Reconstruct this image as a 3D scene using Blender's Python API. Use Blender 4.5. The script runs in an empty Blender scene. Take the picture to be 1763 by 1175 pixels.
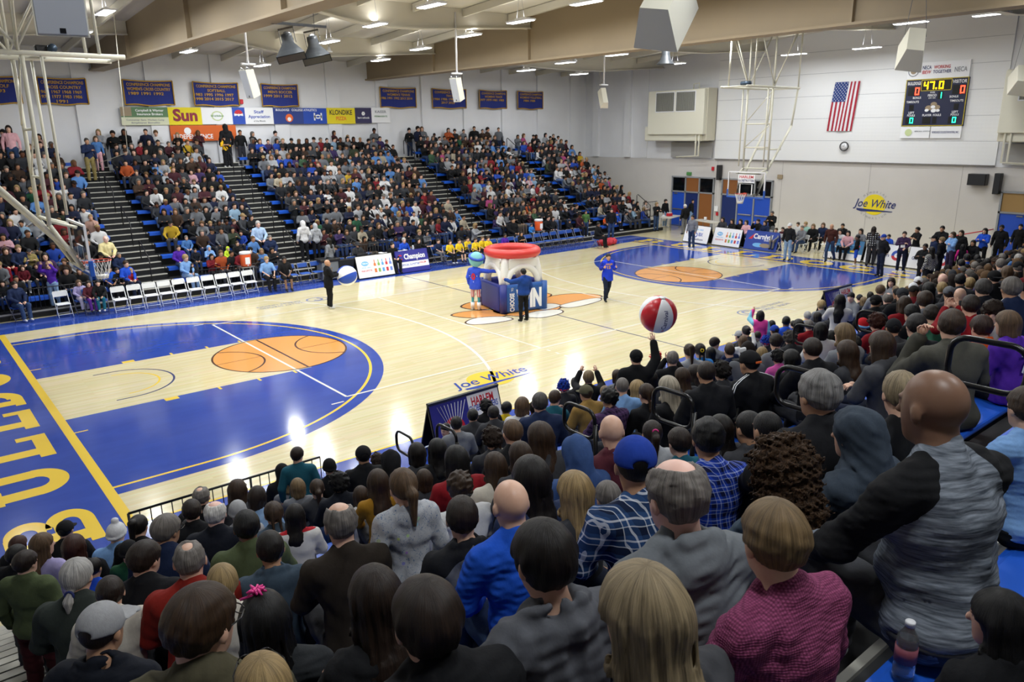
import bpy, bmesh, math, random
import numpy as np
from mathutils import Vector, Matrix, Euler

# ------------------------------------------------------------------ camera, world, exposure, lamps
SC = bpy.context.scene
cam_data = bpy.data.cameras.new('camera'); cam_data.sensor_width = 36; cam_data.lens = 1300.7 / 1763 * 36
cam = bpy.data.objects.new('camera', cam_data); SC.collection.objects.link(cam); SC.camera = cam
cam.location = (-16.466, -19.594, 5.862); cam.rotation_euler = (1.2985, 0.0118, -0.6914)
cam_data.clip_start = .05; cam_data.clip_end = 200
cam_data.dof.use_dof = True; cam_data.dof.focus_distance = 4.6; cam_data.dof.aperture_fstop = 8.0
SC.view_settings.view_transform = 'Standard'; SC.view_settings.look = 'None'; SC.view_settings.gamma = 1
SC.view_settings.use_curve_mapping = False; SC.view_settings.exposure = 1.05
SC.cycles.use_denoising = True; SC.cycles.max_bounces = 5; SC.cycles.diffuse_bounces = 3; SC.cycles.glossy_bounces = 3
SC.cycles.transmission_bounces = 4; SC.cycles.transparent_max_bounces = 6; SC.cycles.caustics_reflective = False; SC.cycles.caustics_refractive = False
SC.cycles.sample_clamp_indirect = 4
W = bpy.data.worlds.new('world'); SC.world = W; W.use_nodes = True
W.node_tree.nodes['Background'].inputs[0].default_value = (.75, .82, 1, 1); W.node_tree.nodes['Background'].inputs[1].default_value = .15

# high-bay lamps hang in rows along the hall: (x, y, z), the lens of each is an area light
LAMPS = [(-10.3, 9.9, 9.09), (-10.4, 6.3, 9.3), (-6.2, 12.4, 8.94), (-2.2, 15.1, 8.77), (-2.2, 12.05, 8.96), (-2.2, 8.5, 9.17), (2.05, 12, 8.96), (2.05, 8.7, 9.16),
         (2.05, 5.3, 9.36), (2.1, 2.3, 9.54), (2.05, -1, 9.74), (11.2, 12.6, 8.9), (11.3, 9.7, 9.08), (11.6, 6.5, 9.22), (11.8, 3.6, 9.33), (11.9, .7, 9.4),
         (15.5, 13, 8.88), (17.4, 7.7, 9.15), (18.6, 1.5, 9.2), (18.7, -2, 9.2), (14.9, -5.5, 9.6), (15.9, -7.9, 9.7),
         (-10.4, 2.7, 9.4), (-10.4, -.9, 9.6), (-10.4, -4.5, 9.6), (-6.2, 8.9, 9.15), (-6.2, 5.4, 9.35), (-6.2, 1.9, 9.55), (-6.2, -1.5, 9.7), (-6.2, -5, 9.6), (-2.2, 5, 9.4), (-2.2, 1.5, 9.6),
         (-2.2, -2, 9.7), (-2.2, -5.5, 9.6), (2.05, -4.5, 9.7), (2.05, -8, 9.6), (6.9, -1, 9.7), (6.9, -5, 9.6), (11.5, -9.5, 9.6), (-10.4, -8, 9.5), (-6.2, -9, 9.5),
         (-14.6, -12, 9.4), (-8.6, -15.5, 9.2), (-2.2, -13, 9.4), (4, -14, 9.3), (-15, -19, 9.2), (-10.5, -20, 9.2), (-14.6, 3, 9.4), (-14.6, 10, 9.1)]
LAMP_POWER = 54.0
for i, (x, y, z) in enumerate(LAMPS):
    ld = bpy.data.lights.new('lamp_light', 'AREA'); ld.shape = 'RECTANGLE'; ld.size = .30; ld.size_y = 1.15; ld.energy = LAMP_POWER * (1 if y > -9 else .85); ld.color = (.95, .98, 1.0)
    lo = bpy.data.objects.new('lamp_light', ld); lo.location = (x, y, z - .012); SC.collection.objects.link(lo)
    ud = bpy.data.lights.new('added_uplight', 'AREA'); ud.shape = 'RECTANGLE'; ud.size = .2; ud.size_y = 1.0; ud.energy = ld.energy * .10; ud.color = (1, .97, .92)  # upward fill light added above each lamp to brighten the ceiling
    uo = bpy.data.objects.new('added_uplight', ud); uo.location = (x, y, z + .16); uo.rotation_euler = (math.pi, 0, 0); SC.collection.objects.link(uo)

# ------------------------------------------------------------------ materials
MATS = {}
def lin(c):
    if isinstance(c, str):
        c = c.lstrip('#'); c = tuple(int(c[i:i + 2], 16) / 255 for i in (0, 2, 4))
    return tuple(((v + .055) / 1.055) ** 2.4 if v > .04045 else v / 12.92 for v in c[:3])
def mat(name, col, rough=.6, metal=0., spec=.5, coat=0., emit=None, es=1., alpha=1., trans=0.):
    if name in MATS: return MATS[name]
    m = bpy.data.materials.new(name); m.use_nodes = True; b = m.node_tree.nodes['Principled BSDF']
    b.inputs['Base Color'].default_value = (*lin(col), 1); b.inputs['Roughness'].default_value = rough; b.inputs['Metallic'].default_value = metal
    b.inputs['Specular IOR Level'].default_value = spec; b.inputs['Coat Weight'].default_value = coat; b.inputs['Coat Roughness'].default_value = .08
    b.inputs['Alpha'].default_value = alpha; b.inputs['Transmission Weight'].default_value = trans
    if emit: b.inputs['Emission Color'].default_value = (*lin(emit), 1); b.inputs['Emission Strength'].default_value = es
    MATS[name] = m; return m
def N(m, t, **kw):
    n = m.node_tree.nodes.new(t)
    for k, v in kw.items():
        if k in n.inputs: n.inputs[k].default_value = v
        else: setattr(n, k, v)
    return n
def L(m, a, b): m.node_tree.links.new(a, b)
def bsdf(m): return m.node_tree.nodes['Principled BSDF']
def vary(m, scale=(3, 3, 3), amt=.12, bump=0., bscale=None, detail=3., dist=.01, dark=None):
    """value variation and bump from object-space noise"""
    tc = N(m, 'ShaderNodeTexCoord'); mp = N(m, 'ShaderNodeMapping'); mp.inputs['Scale'].default_value = scale
    nz = N(m, 'ShaderNodeTexNoise', Scale=1., Detail=detail, Roughness=.6); L(m, tc.outputs['Object'], mp.inputs[0]); L(m, mp.outputs[0], nz.inputs[0])
    b = bsdf(m); c = b.inputs['Base Color'].default_value[:]
    rp = N(m, 'ShaderNodeValToRGB'); e = rp.color_ramp.elements
    e[0].position = .3; e[1].position = .7; lo = 1 - amt; hi = 1 + amt
    e[0].color = (*(dark or [v * lo for v in c[:3]]), 1); e[1].color = (*[min(v * hi, 1) for v in c[:3]], 1)
    L(m, nz.outputs['Fac'], rp.inputs[0]); L(m, rp.outputs[0], b.inputs['Base Color'])
    if bump:
        src = nz
        if bscale:
            mp2 = N(m, 'ShaderNodeMapping'); mp2.inputs['Scale'].default_value = bscale; src = N(m, 'ShaderNodeTexNoise', Scale=1., Detail=3.)
            L(m, tc.outputs['Object'], mp2.inputs[0]); L(m, mp2.outputs[0], src.inputs[0])
        bp = N(m, 'ShaderNodeBump', Strength=bump, Distance=dist); L(m, src.outputs['Fac'], bp.inputs['Height']); L(m, bp.outputs[0], b.inputs['Normal'])
    return m

# ------------------------------------------------------------------ mesh helpers
COL = SC.collection
class MB:
    """collects shapes into one mesh with one slot per material"""
    def __init__(s): s.v = []; s.f = []; s.m = []; s.mats = []; s.sm = []
    def mi(s, m):
        if m not in s.mats: s.mats.append(m)
        return s.mats.index(m)
    def add(s, V, F, m, smooth=False, M=None):
        o = len(s.v)
        if M is not None: V = [M @ Vector(p) for p in V]
        s.v += [tuple(p) for p in V]; i = s.mi(m)
        for f in F: s.f.append([o + k for k in f]); s.m.append(i); s.sm.append(smooth)
        return s
    def box(s, c, d, m, M=None, bev=0.):
        x, y, z = (k / 2 for k in d); cx, cy, cz = c
        if bev:
            b = min(bev, x, y, z); V = []; bm = bmesh.new(); bmesh.ops.create_cube(bm, size=1)
            for v in bm.verts: v.co = Vector((v.co.x * d[0] + cx, v.co.y * d[1] + cy, v.co.z * d[2] + cz))
            bmesh.ops.bevel(bm, geom=bm.edges[:], offset=b, segments=2, affect='EDGES', profile=.5)
            bm.verts.index_update(); s.add([v.co[:] for v in bm.verts], [[v.index for v in f.verts] for f in bm.faces], m, False, M); bm.free(); return s
        V = [(cx + i * x, cy + j * y, cz + k * z) for i in (-1, 1) for j in (-1, 1) for k in (-1, 1)]
        return s.add(V, [(0, 1, 3, 2), (4, 6, 7, 5), (0, 4, 5, 1), (2, 3, 7, 6), (0, 2, 6, 4), (1, 5, 7, 3)], m, False, M)
    def bar(s, a, b, w, h, m):   # rectangular bar from a to b
        a = Vector(a); b = Vector(b); d = b - a; q = d.to_track_quat('X', 'Z').to_matrix().to_4x4()
        return s.box((0, 0, 0), (d.length, w, h), m, Matrix.Translation((a + b) / 2) @ q)
    def tube(s, pts, r, m, n=10, closed=False, cap=True):
        pts = [Vector(p) for p in pts]; V = []; F = []; k = len(pts); rs = r if isinstance(r, (list, tuple)) else [r] * k; up = None
        for i, p in enumerate(pts):
            a = pts[(i - 1) % k] if (closed or i) else p; b = pts[(i + 1) % k] if (closed or i < k - 1) else p
            t = (b - a).normalized()
            if up is None: up = t.orthogonal().normalized()
            up = (up - t * up.dot(t)).normalized(); sd = t.cross(up)
            for j in range(n): an = 2 * math.pi * j / n; V.append(p + (up * math.cos(an) + sd * math.sin(an)) * rs[i])
        for i in range(k if closed else k - 1):
            for j in range(n): a = i * n + j; b = i * n + (j + 1) % n; c = ((i + 1) % k) * n; F.append((a, b, c + (j + 1) % n, c + j))
        if cap and not closed: F.append(list(range(n))[::-1]); F.append([(k - 1) * n + j for j in range(n)])
        return s.add(V, F, m, True)
    def lathe(s, prof, m, c=(0, 0, 0), n=24, M=None, smooth=True):
        V = []; F = []
        for r, z in prof:
            for j in range(n): a = 2 * math.pi * j / n; V.append((c[0] + r * math.cos(a), c[1] + r * math.sin(a), c[2] + z))
        for i in range(len(prof) - 1):
            for j in range(n): F.append((i * n + j, i * n + (j + 1) % n, (i + 1) * n + (j + 1) % n, (i + 1) * n + j))
        F.append(list(range(n))[::-1]); F.append([(len(prof) - 1) * n + j for j in range(n)])
        return s.add(V, F, m, smooth, M)
    def poly(s, pts, m, th=0., M=None):   # flat outline in xy, optional thickness in z
        n = len(pts)
        if not th: return s.add([(x, y, 0) for x, y in pts], [list(range(n))], m, False, M)
        V = [(x, y, 0) for x, y in pts] + [(x, y, th) for x, y in pts]
        return s.add(V, [list(range(n))[::-1], list(range(n, 2 * n))] + [(i, (i + 1) % n, n + (i + 1) % n, n + i) for i in range(n)], m, False, M)
    def ring(s, c, r0, r1, m, a0=0., a1=360., n=48, M=None, sy=1., z=0.):
        V = []; F = []
        for i in range(n + 1):
            a = math.radians(a0 + (a1 - a0) * i / n); V += [(c[0] + r0 * math.cos(a), c[1] + sy * r0 * math.sin(a), z), (c[0] + r1 * math.cos(a), c[1] + sy * r1 * math.sin(a), z)]
        for i in range(n): F.append((2 * i, 2 * i + 1, 2 * i + 3, 2 * i + 2))
        return s.add(V, F, m, False, M)
    def rect(s, x0, y0, x1, y1, m, M=None, z=0.): return s.add([(x0, y0, z), (x1, y0, z), (x1, y1, z), (x0, y1, z)], [(0, 1, 2, 3)], m, False, M)
    def text(s, t, x, y, h, m, M=None, w=None, align='CENTER', bold=0., shear=0., z=0.):
        V, F = text_geo(t, bold, shear); sc = h / .7; xs = [p[0] for p in V] or [0]; x0, x1 = min(xs), max(xs); sx = sc if w is None else w / max(x1 - x0, 1e-6)
        ox = x - (x0 + x1) / 2 * sx if align == 'CENTER' else x - x0 * sx
        return s.add([(ox + p[0] * sx, y + p[1] * sc, z) for p in V], F, m, False, M)
    def build(s, name, parent=None, loc=None):
        me = bpy.data.meshes.new(name); me.from_pydata(s.v, [], s.f)
        for m in s.mats: me.materials.append(m)
        me.polygons.foreach_set('material_index', s.m); me.polygons.foreach_set('use_smooth', s.sm); me.update()
        o = bpy.data.objects.new(name, me); COL.objects.link(o)
        if parent is not None: o.parent = parent
        if loc is not None: o.location = loc
        return o
TG = {}
def text_geo(t, bold=0., shear=0.):
    k = (t, bold, shear)
    if k not in TG:
        cu = bpy.data.curves.new('t', 'FONT'); cu.body = t; cu.size = 1.; cu.offset = bold; cu.shear = shear; cu.resolution_u = 3; cu.fill_mode = 'FRONT'
        ob = bpy.data.objects.new('t', cu); me = ob.to_mesh()
        TG[k] = ([v.co[:] for v in me.vertices], [list(p.vertices) for p in me.polygons]); ob.to_mesh_clear(); bpy.data.objects.remove(ob); bpy.data.curves.remove(cu)
    return TG[k]
def tag(o, label, cat, group=None, kind=None):
    o['label'] = label; o['category'] = cat
    if group: o['group'] = group
    if kind: o['kind'] = kind
    return o
def struct(o): o['kind'] = 'structure'; return o
def empty(name, loc=(0, 0, 0), rz=0., sc=1.):
    o = bpy.data.objects.new(name, None); COL.objects.link(o); o.location = loc; o.rotation_euler = (0, 0, rz); o.scale = (sc, sc, sc); o.empty_display_size = .1; return o
def kids(o): return [c for c in COL.objects if c.parent == o]
def dup(o, parent=None, loc=None, rz=None, deep=None):
    ch = o['_k'] if False else [c for c in TREE.get(o.name, [])]
    c = o.copy(); COL.objects.link(c); TREE[c.name] = []
    if parent is not None: c.parent = parent; TREE[parent.name].append(c)
    if loc is not None: c.location = loc
    if rz is not None: c.rotation_euler = (0, 0, rz)
    for k in ch: dup(k, c)
    return c
TREE = {}
def index_tree():
    TREE.clear()
    for o in COL.objects: TREE[o.name] = []
    for o in COL.objects:
        if o.parent: TREE[o.parent.name].append(o)
def frame(o, u, v):   # plane whose x runs along u, y along v
    u = Vector(u).normalized(); v = Vector(v); v = (v - u * v.dot(u)).normalized(); n = u.cross(v); M = Matrix((u, v, n)).transposed().to_4x4(); return Matrix.Translation(Vector(o)) @ M

white = mat('painted_white', '#e9eaec', .5); cream = mat('cream_metal', '#dedbc8', .45); black = mat('black_metal', '#141416', .35); blackm = mat('black_cloth', '#101113', .9)
blue_plastic = mat('blue_plastic', '#2a5cb8', .35); grey_metal = mat('grey_metal', '#8d9096', .35, .7); steel = mat('steel', '#b9bcc0', .3, .9)
yellowp = mat('yellow_print', '#f2d21f', .5); whitep = mat('white_print', '#f3f4f6', .5); navyp = mat('navy_print', '#1b2a6b', .55); redp = mat('red_print', '#c81e2e', .5); bluep = mat('blue_print', '#1f4bb5', .5)
orangep = mat('orange_print', '#ea6a2a', .55); goldp = mat('gold_print', '#e0a825', .6); greenp = mat('green_print', '#4f8a4a', .6); greyp = mat('grey_print', '#8b8f95', .6); skyp = mat('sky_print', '#6fb4e8', .5)
# ------------------------------------------------------------------ figures grown from distance fields
class Field:
    def __init__(s, lo, hi, h):
        s.lo = np.array(lo, float); s.h = h
        s.n = np.maximum(np.ceil((np.array(hi) - s.lo) / h).astype(int) + 1, 4)
        s.D = np.full(s.n, .5, np.float32)
        s.ax = [s.lo[i] + h * np.arange(s.n[i], dtype=np.float32) for i in range(3)]
    def sub(s, lo, hi):
        a = np.clip(np.floor((np.array(lo) - s.lo) / s.h).astype(int), 0, s.n)
        b = np.clip(np.ceil((np.array(hi) - s.lo) / s.h).astype(int) + 1, 0, s.n)
        if (b - a).min() <= 0: return None, None
        sl = tuple(slice(a[i], b[i]) for i in range(3))
        return sl, np.stack(np.meshgrid(*[s.ax[i][sl[i]] for i in range(3)], indexing='ij'), -1).astype(np.float32)
    def blend(s, sl, d, k, neg=False):
        D = s.D[sl]
        if neg:
            if k > 0:
                h = np.clip(.5 - .5 * (D + d) / k, 0, 1); s.D[sl] = D * (1 - h) - d * h + k * h * (1 - h)
            else: s.D[sl] = np.maximum(D, -d)
        elif k > 0:
            h = np.clip(.5 + .5 * (D - d) / k, 0, 1); s.D[sl] = D * (1 - h) + d * h - k * h * (1 - h)
        else: s.D[sl] = np.minimum(D, d)
    def rc(s, a, b, ra, rb, k=.02, neg=False, sq=None):
        a = np.array(a, np.float32); b = np.array(b, np.float32); m = max(ra, rb) + k + 2.5 * s.h
        sl, P = s.sub(np.minimum(a, b) - m, np.maximum(a, b) + m)
        if sl is None: return
        ba = b - a; pa = P - a
        t = np.clip((pa @ ba) / max(float(ba @ ba), 1e-9), 0, 1)
        q = pa - t[..., None] * ba
        if sq is not None: q = q * np.array(sq, np.float32)
        s.blend(sl, np.sqrt((q ** 2).sum(-1)) - (ra + (rb - ra) * t), k, neg)
    def ell(s, c, r, k=.02, R=None, neg=False):
        c = np.array(c, np.float32); r = np.array(r, np.float32)
        m = (r.max() if R is not None else r) + k + 2.5 * s.h
        sl, P = s.sub(c - m, c + m)
        if sl is None: return
        p = P - c
        if R is not None: p = p @ R
        k0 = np.sqrt(((p / r) ** 2).sum(-1)); k1 = np.sqrt(((p / (r * r)) ** 2).sum(-1)) + 1e-6
        s.blend(sl, k0 * (k0 - 1) / k1, k, neg)
    def cut(s, fn, k=0):
        sl, P = s.sub(s.lo, s.lo + s.h * s.n); s.D[sl] = np.maximum(s.D[sl], fn(P))
    def noise(s, amp, freq, seed=0, st=(1, 1, 1), fade=None):
        rs = np.random.RandomState(seed); sl, P = s.sub(s.lo, s.lo + s.h * s.n); v = 0
        for _ in range(7):
            d = rs.normal(size=3) * np.array(st) * freq * rs.uniform(.6, 1.5); v = v + np.sin(P @ d.astype(np.float32) + rs.uniform(0, 6.3))
        if fade is not None: v = v * np.clip((fade - P[..., 2]) / .07, .12, 1)
        s.D[sl] += (amp / 2.6) * v
    def mesh(s):
        D = s.D; D[0] = D[-1] = .1; D[:, 0] = D[:, -1] = .1; D[:, :, 0] = D[:, :, -1] = .1
        I = D < 0; n = np.array(D.shape)
        c = n - 1; cnt = np.zeros(c, np.int8); acc = np.zeros(tuple(c) + (3,), np.float32)
        offs = [(0, 0), (1, 0), (0, 1), (1, 1)]
        for ax in range(3):
            o = [i for i in range(3) if i != ax]
            for da, db in offs:
                s0 = [None] * 3; s1 = [None] * 3
                s0[o[0]] = slice(da, c[o[0]] + da); s0[o[1]] = slice(db, c[o[1]] + db)
                s1[o[0]] = s0[o[0]]; s1[o[1]] = s0[o[1]]; s0[ax] = slice(0, c[ax]); s1[ax] = slice(1, c[ax] + 1)
                A = D[tuple(s0)]; B = D[tuple(s1)]; x = I[tuple(s0)] != I[tuple(s1)]
                t = A[x] / (A[x] - B[x]); idx = np.nonzero(x); cnt[x] += 1
                acc[idx + (np.full(len(t), ax),)] += t
                if da: acc[idx + (np.full(len(t), o[0]),)] += 1
                if db: acc[idx + (np.full(len(t), o[1]),)] += 1
        m = cnt > 0; vid = np.full(c, -1, np.int64); vid[m] = np.arange(m.sum())
        V = (np.argwhere(m) + acc[m] / cnt[m][:, None]) * s.h + s.lo
        F = []
        for ax in range(3):
            o = [(ax + 1) % 3, (ax + 2) % 3]
            s0 = [slice(1, c[i]) for i in range(3)]; s0[ax] = slice(0, c[ax]); s1 = list(s0); s1[ax] = slice(1, c[ax] + 1)
            a = I[tuple(s0)]; b = I[tuple(s1)]; e = np.argwhere(a != b)
            if not len(e): continue
            fl = a[tuple(e.T)]; base = e.copy()
            for i in range(3):
                if i != ax: base[:, i] += 1
            def g(d0, d1):
                q = base.copy(); q[:, o[0]] -= d0; q[:, o[1]] -= d1; return vid[tuple(q.T)]
            quad = np.stack([g(1, 1), g(0, 1), g(0, 0), g(1, 0)], 1)
            quad[~fl] = quad[~fl][:, ::-1]; F.append(quad)
        if not F: return np.zeros((0, 3)), np.zeros((0, 4), int)
        return V, np.concatenate(F)

def to_mesh(name, V, F, mats=(), mi=None, smooth=True, paint=None):
    me = bpy.data.meshes.new(name); nf = len(F); k = F.shape[1]
    me.vertices.add(len(V)); me.vertices.foreach_set('co', np.asarray(V, np.float32).ravel())
    me.loops.add(nf * k); me.loops.foreach_set('vertex_index', F.astype(np.int32).ravel())
    me.polygons.add(nf); me.polygons.foreach_set('loop_start', np.arange(0, nf * k, k, dtype=np.int32))
    me.polygons.foreach_set('loop_total', np.full(nf, k, np.int32))
    if mi is not None: me.polygons.foreach_set('material_index', np.asarray(mi, np.int32))
    for m in mats: me.materials.append(m)
    if paint is not None:
        at = me.color_attributes.new('paint', 'FLOAT_COLOR', 'POINT'); at.data.foreach_set('color', np.asarray(paint, np.float32).ravel())
    me.update(calc_edges=True); me.validate()
    if smooth: me.polygons.foreach_set('use_smooth', np.ones(nf, bool))
    return me

def rotm(yaw=0, pitch=0, roll=0):   # degrees; yaw + turns the face to the figure's left, pitch + looks up
    y, p, r = (math.radians(a) for a in (yaw, pitch, roll))
    Z = np.array([[math.cos(y), -math.sin(y), 0], [math.sin(y), math.cos(y), 0], [0, 0, 1]])
    X = np.array([[1, 0, 0], [0, math.cos(p), -math.sin(p)], [0, math.sin(p), math.cos(p)]])
    Y = np.array([[math.cos(r), 0, math.sin(r)], [0, 1, 0], [-math.sin(r), 0, math.cos(r)]])
    return (Z @ X @ Y).astype(np.float32)

ARMS = {  # elbow, hand relative to the pelvis for the right side (x mirrored for the left)
    'lap': ((.245, .07, .235), (.10, .30, .12)), 'knees': ((.24, .16, .24), (.13, .42, .10)), 'down': ((.25, -.03, .20), (.25, .07, -.03)),
    'up': ((.29, .08, .61), (.27, .19, .85)), 'fwdup': ((.25, .24, .50), (.15, .34, .74)), 'chin': ((.20, .34, .24), (.085, .235, .56)),
    'cross': ((.23, .12, .24), (-.06, .22, .30)), 'hold': ((.24, .10, .24), (.13, .36, .26)), 'side': ((.42, .10, .40), (.66, .24, .38)),
    'clap': ((.23, .16, .28), (.02, .36, .42)), 'phone': ((.22, .26, .40), (.06, .34, .62)), 'run': ((.25, .02, .24), (.22, .27, .34)), 'back': ((.26, -.07, .22), (.06, -.17, .06)),
    'out': ((.33, .20, .36), (.40, .44, .40)), 'pocket': ((.27, -.02, .22), (.2, .12, .0))}
def skeleton(pose, arms=('lap', 'lap'), lean=0, yaw=0, pitch=0, hs=1., side=0, fat=0.):
    K = {}; seated = pose.startswith('sit'); H = .10 if seated else .93
    L = math.radians(lean); S = math.radians(side)
    def T(p):
        x, y, z = p; y, z = y * math.cos(L) + z * math.sin(L), -y * math.sin(L) + z * math.cos(L)
        x, z = x * math.cos(S) + z * math.sin(S), -x * math.sin(S) + z * math.cos(S)
        return np.array([x, y, z + H], np.float32)
    K['T'] = T; K['L'] = rotm(0, -lean, side); K['pel'] = T((0, 0, 0)); K['nb'] = T((0, -.005, .50)); K['H'] = H
    K['hc'] = T((0, -.0, .645 + .06 * (hs - 1))) + np.array([0, .02, 0], np.float32) * (1 if lean >= 0 else 0)
    K['R'] = rotm(yaw, pitch - lean * .35); K['hs'] = hs; K['pose'] = pose
    for s, nm, ar in ((1, 'r', arms[0]), (-1, 'l', arms[1])):
        e, w = ARMS[ar]; K['sh' + nm] = T(((.172 + fat * .6) * s, -.01, .435 - fat * .6)); K['el' + nm] = T((e[0] * s, e[1], e[2])); K['wr' + nm] = T((w[0] * s, w[1], w[2])); K['am' + nm] = ar
        hip = np.array([.09 * s, .01, H - .02])
        if seated:
            sp = .13 if 'wide' in pose else .1; kn = np.array([sp * s + .02 * s, .44, .10]); an = np.array([sp * s, .47, -.33])
        elif pose == 'walk':
            kn = np.array([.1 * s, .02 + .14 * s, .50]); an = np.array([.1 * s, -.12 + .26 * s - .02, .09 if s > 0 else .12])
        elif pose == 'kneel': kn = np.array([.1 * s, .05, .48]); an = np.array([.1 * s, 0, .08])
        else: kn = np.array([.105 * s, .02, .50]); an = np.array([.115 * s, -.01, .09])
        K['hip' + nm] = hip; K['kn' + nm] = kn; K['an' + nm] = an
    return K

def bounds(K, m=.2, low=None):
    P = np.array([v for k, v in K.items() if isinstance(v, np.ndarray) and v.shape == (3,)]); return P.min(0) - m, P.max(0) + m

def hand_mesh(w, d, n, h, curl=.5, mirror=1, sc=1.):
    d = d / np.linalg.norm(d); n = n - d * (n @ d); n = n / np.linalg.norm(n); s = np.cross(d, n) * mirror
    f = Field(w - .22 * sc, w + .22 * sc, h); q = lambda a, b, c: w + (d * a + s * b + n * c) * sc
    Rm = np.stack([s, d, n], 1).astype(np.float32)
    f.rc(q(-.05, 0, 0), q(.01, 0, 0), .027 * sc, .026 * sc, .01); f.ell(q(.048, 0, 0), np.array((.040, .050, .017)) * sc, .012, R=Rm)
    for i, (o, L) in enumerate(((-.030, .058), (-.010, .070), (.010, .075), (.029, .066))):
        c = curl * (1 + .12 * i); a = q(.080, o, 0); L1 = L * .5
        b = a + (d * math.cos(c * .6) + n * math.sin(c * .6) + s * o * 1.6) * L1 * sc
        e = b + (d * math.cos(c * 1.6) + n * math.sin(c * 1.6)) * L * .5 * sc
        f.rc(a, b, .0092 * sc, .0085 * sc, .004); f.rc(b, e, .0085 * sc, .007 * sc, .003)
    t0 = q(.022, .026, .004); t1 = q(.058, .058, .014); t2 = q(.088, .066, .02 + .02 * curl)
    f.rc(t0, t1, .013 * sc, .011 * sc, .008); f.rc(t1, t2, .011 * sc, .0085 * sc, .003)
    return f.mesh()

def torso(f, K, g, fat=0., k=.05):
    T, R = K['T'], K['L']
    f.ell(T((0, -.005, .0)), (.165 + g + fat, .118 + g + fat, .125 + g), k, R=R)
    f.ell(T((0, .008 + fat * .4, .15)), (.142 + g + fat, .108 + g + fat * 1.2, .17), k, R=R)
    f.ell(T((0, -.005, .33)), (.165 + g + fat * .6, .115 + g + fat * .6, .17), k, R=R)
    f.rc(T((-.135, -.015, .435)), T((.135, -.015, .435)), .066 + g, .066 + g, k)
    f.rc(T((-.09, -.02, .455)), T((0, -.015, .52)), .045 + g, .045 + g, .04); f.rc(T((.09, -.02, .455)), T((0, -.015, .52)), .045 + g, .045 + g, .04)
def arm(f, K, nm, g, upto=1., k=.03):
    a, b, c = K['sh' + nm], K['el' + nm], K['wr' + nm]; c2 = b + (c - b) * upto
    f.rc(a, b, .060 + g, .047 + g, k); f.rc(b, c2, .046 + g, (.046 - .016 * upto) + g * 1.1, .02)

def head(f, K, hi):
    c, R, s = K['hc'], K['R'], K['hs']
    q = lambda x, y, z: c + R @ (np.array([x, y, z], np.float32) * s)
    E = lambda p, r, k=.02, neg=False: f.ell(q(*p), np.array(r) * s, k, R=R, neg=neg)
    f.rc(K['nb'], q(0, -.025, -.075), .056, .054 * s, .03)
    E((0, -.012, .028), (.076, .096, .092)); E((0, .02, -.035), (.061, .074, .085), .03); E((0, .062, -.088), (.028, .026, .024), .03)
    E((0, .080, .030), (.048, .016, .010), .015)
    f.rc(q(0, .092, .012), q(0, .112, -.022), .009 * s, .0135 * s, .012)
    for sx in (1, -1): E((.079 * sx, -.008, -.006), (.011, .019, .032), .006)
    if hi:
        for sx in (1, -1):
            E((.031 * sx, .106, .008), (.017, .012, .011), .008, neg=True); E((.031 * sx, .079, .008), (.0125, .0125, .0115), .002)
        E((0, .090, -.056), (.024, .011, .008), .006)

def face_paint(V, K):
    q = ((V - K['hc']) @ K['R']) / K['hs']; x, y, z = q.T; ax = np.abs(x)
    P = np.ones((len(V), 4), np.float32)
    fr = y > .05
    P[fr & (ax < .025) & (np.abs(z + .056) < .0085) & (y > .082)] = (.72, .45, .42, 1)
    P[fr & (((ax - .031) / .015) ** 2 + ((z - .008) / .008) ** 2 < 1)] = (1.5, 1.7, 1.9, 1)
    P[fr & (((ax - .031) / .006) ** 2 + ((z - .008) / .007) ** 2 < 1)] = (.05, .04, .04, 1)
    P[fr & (ax > .012) & (ax < .052) & (np.abs(z - .030 + ax * .06) < .0055)] = (.25, .18, .14, 1)
    return P

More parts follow.
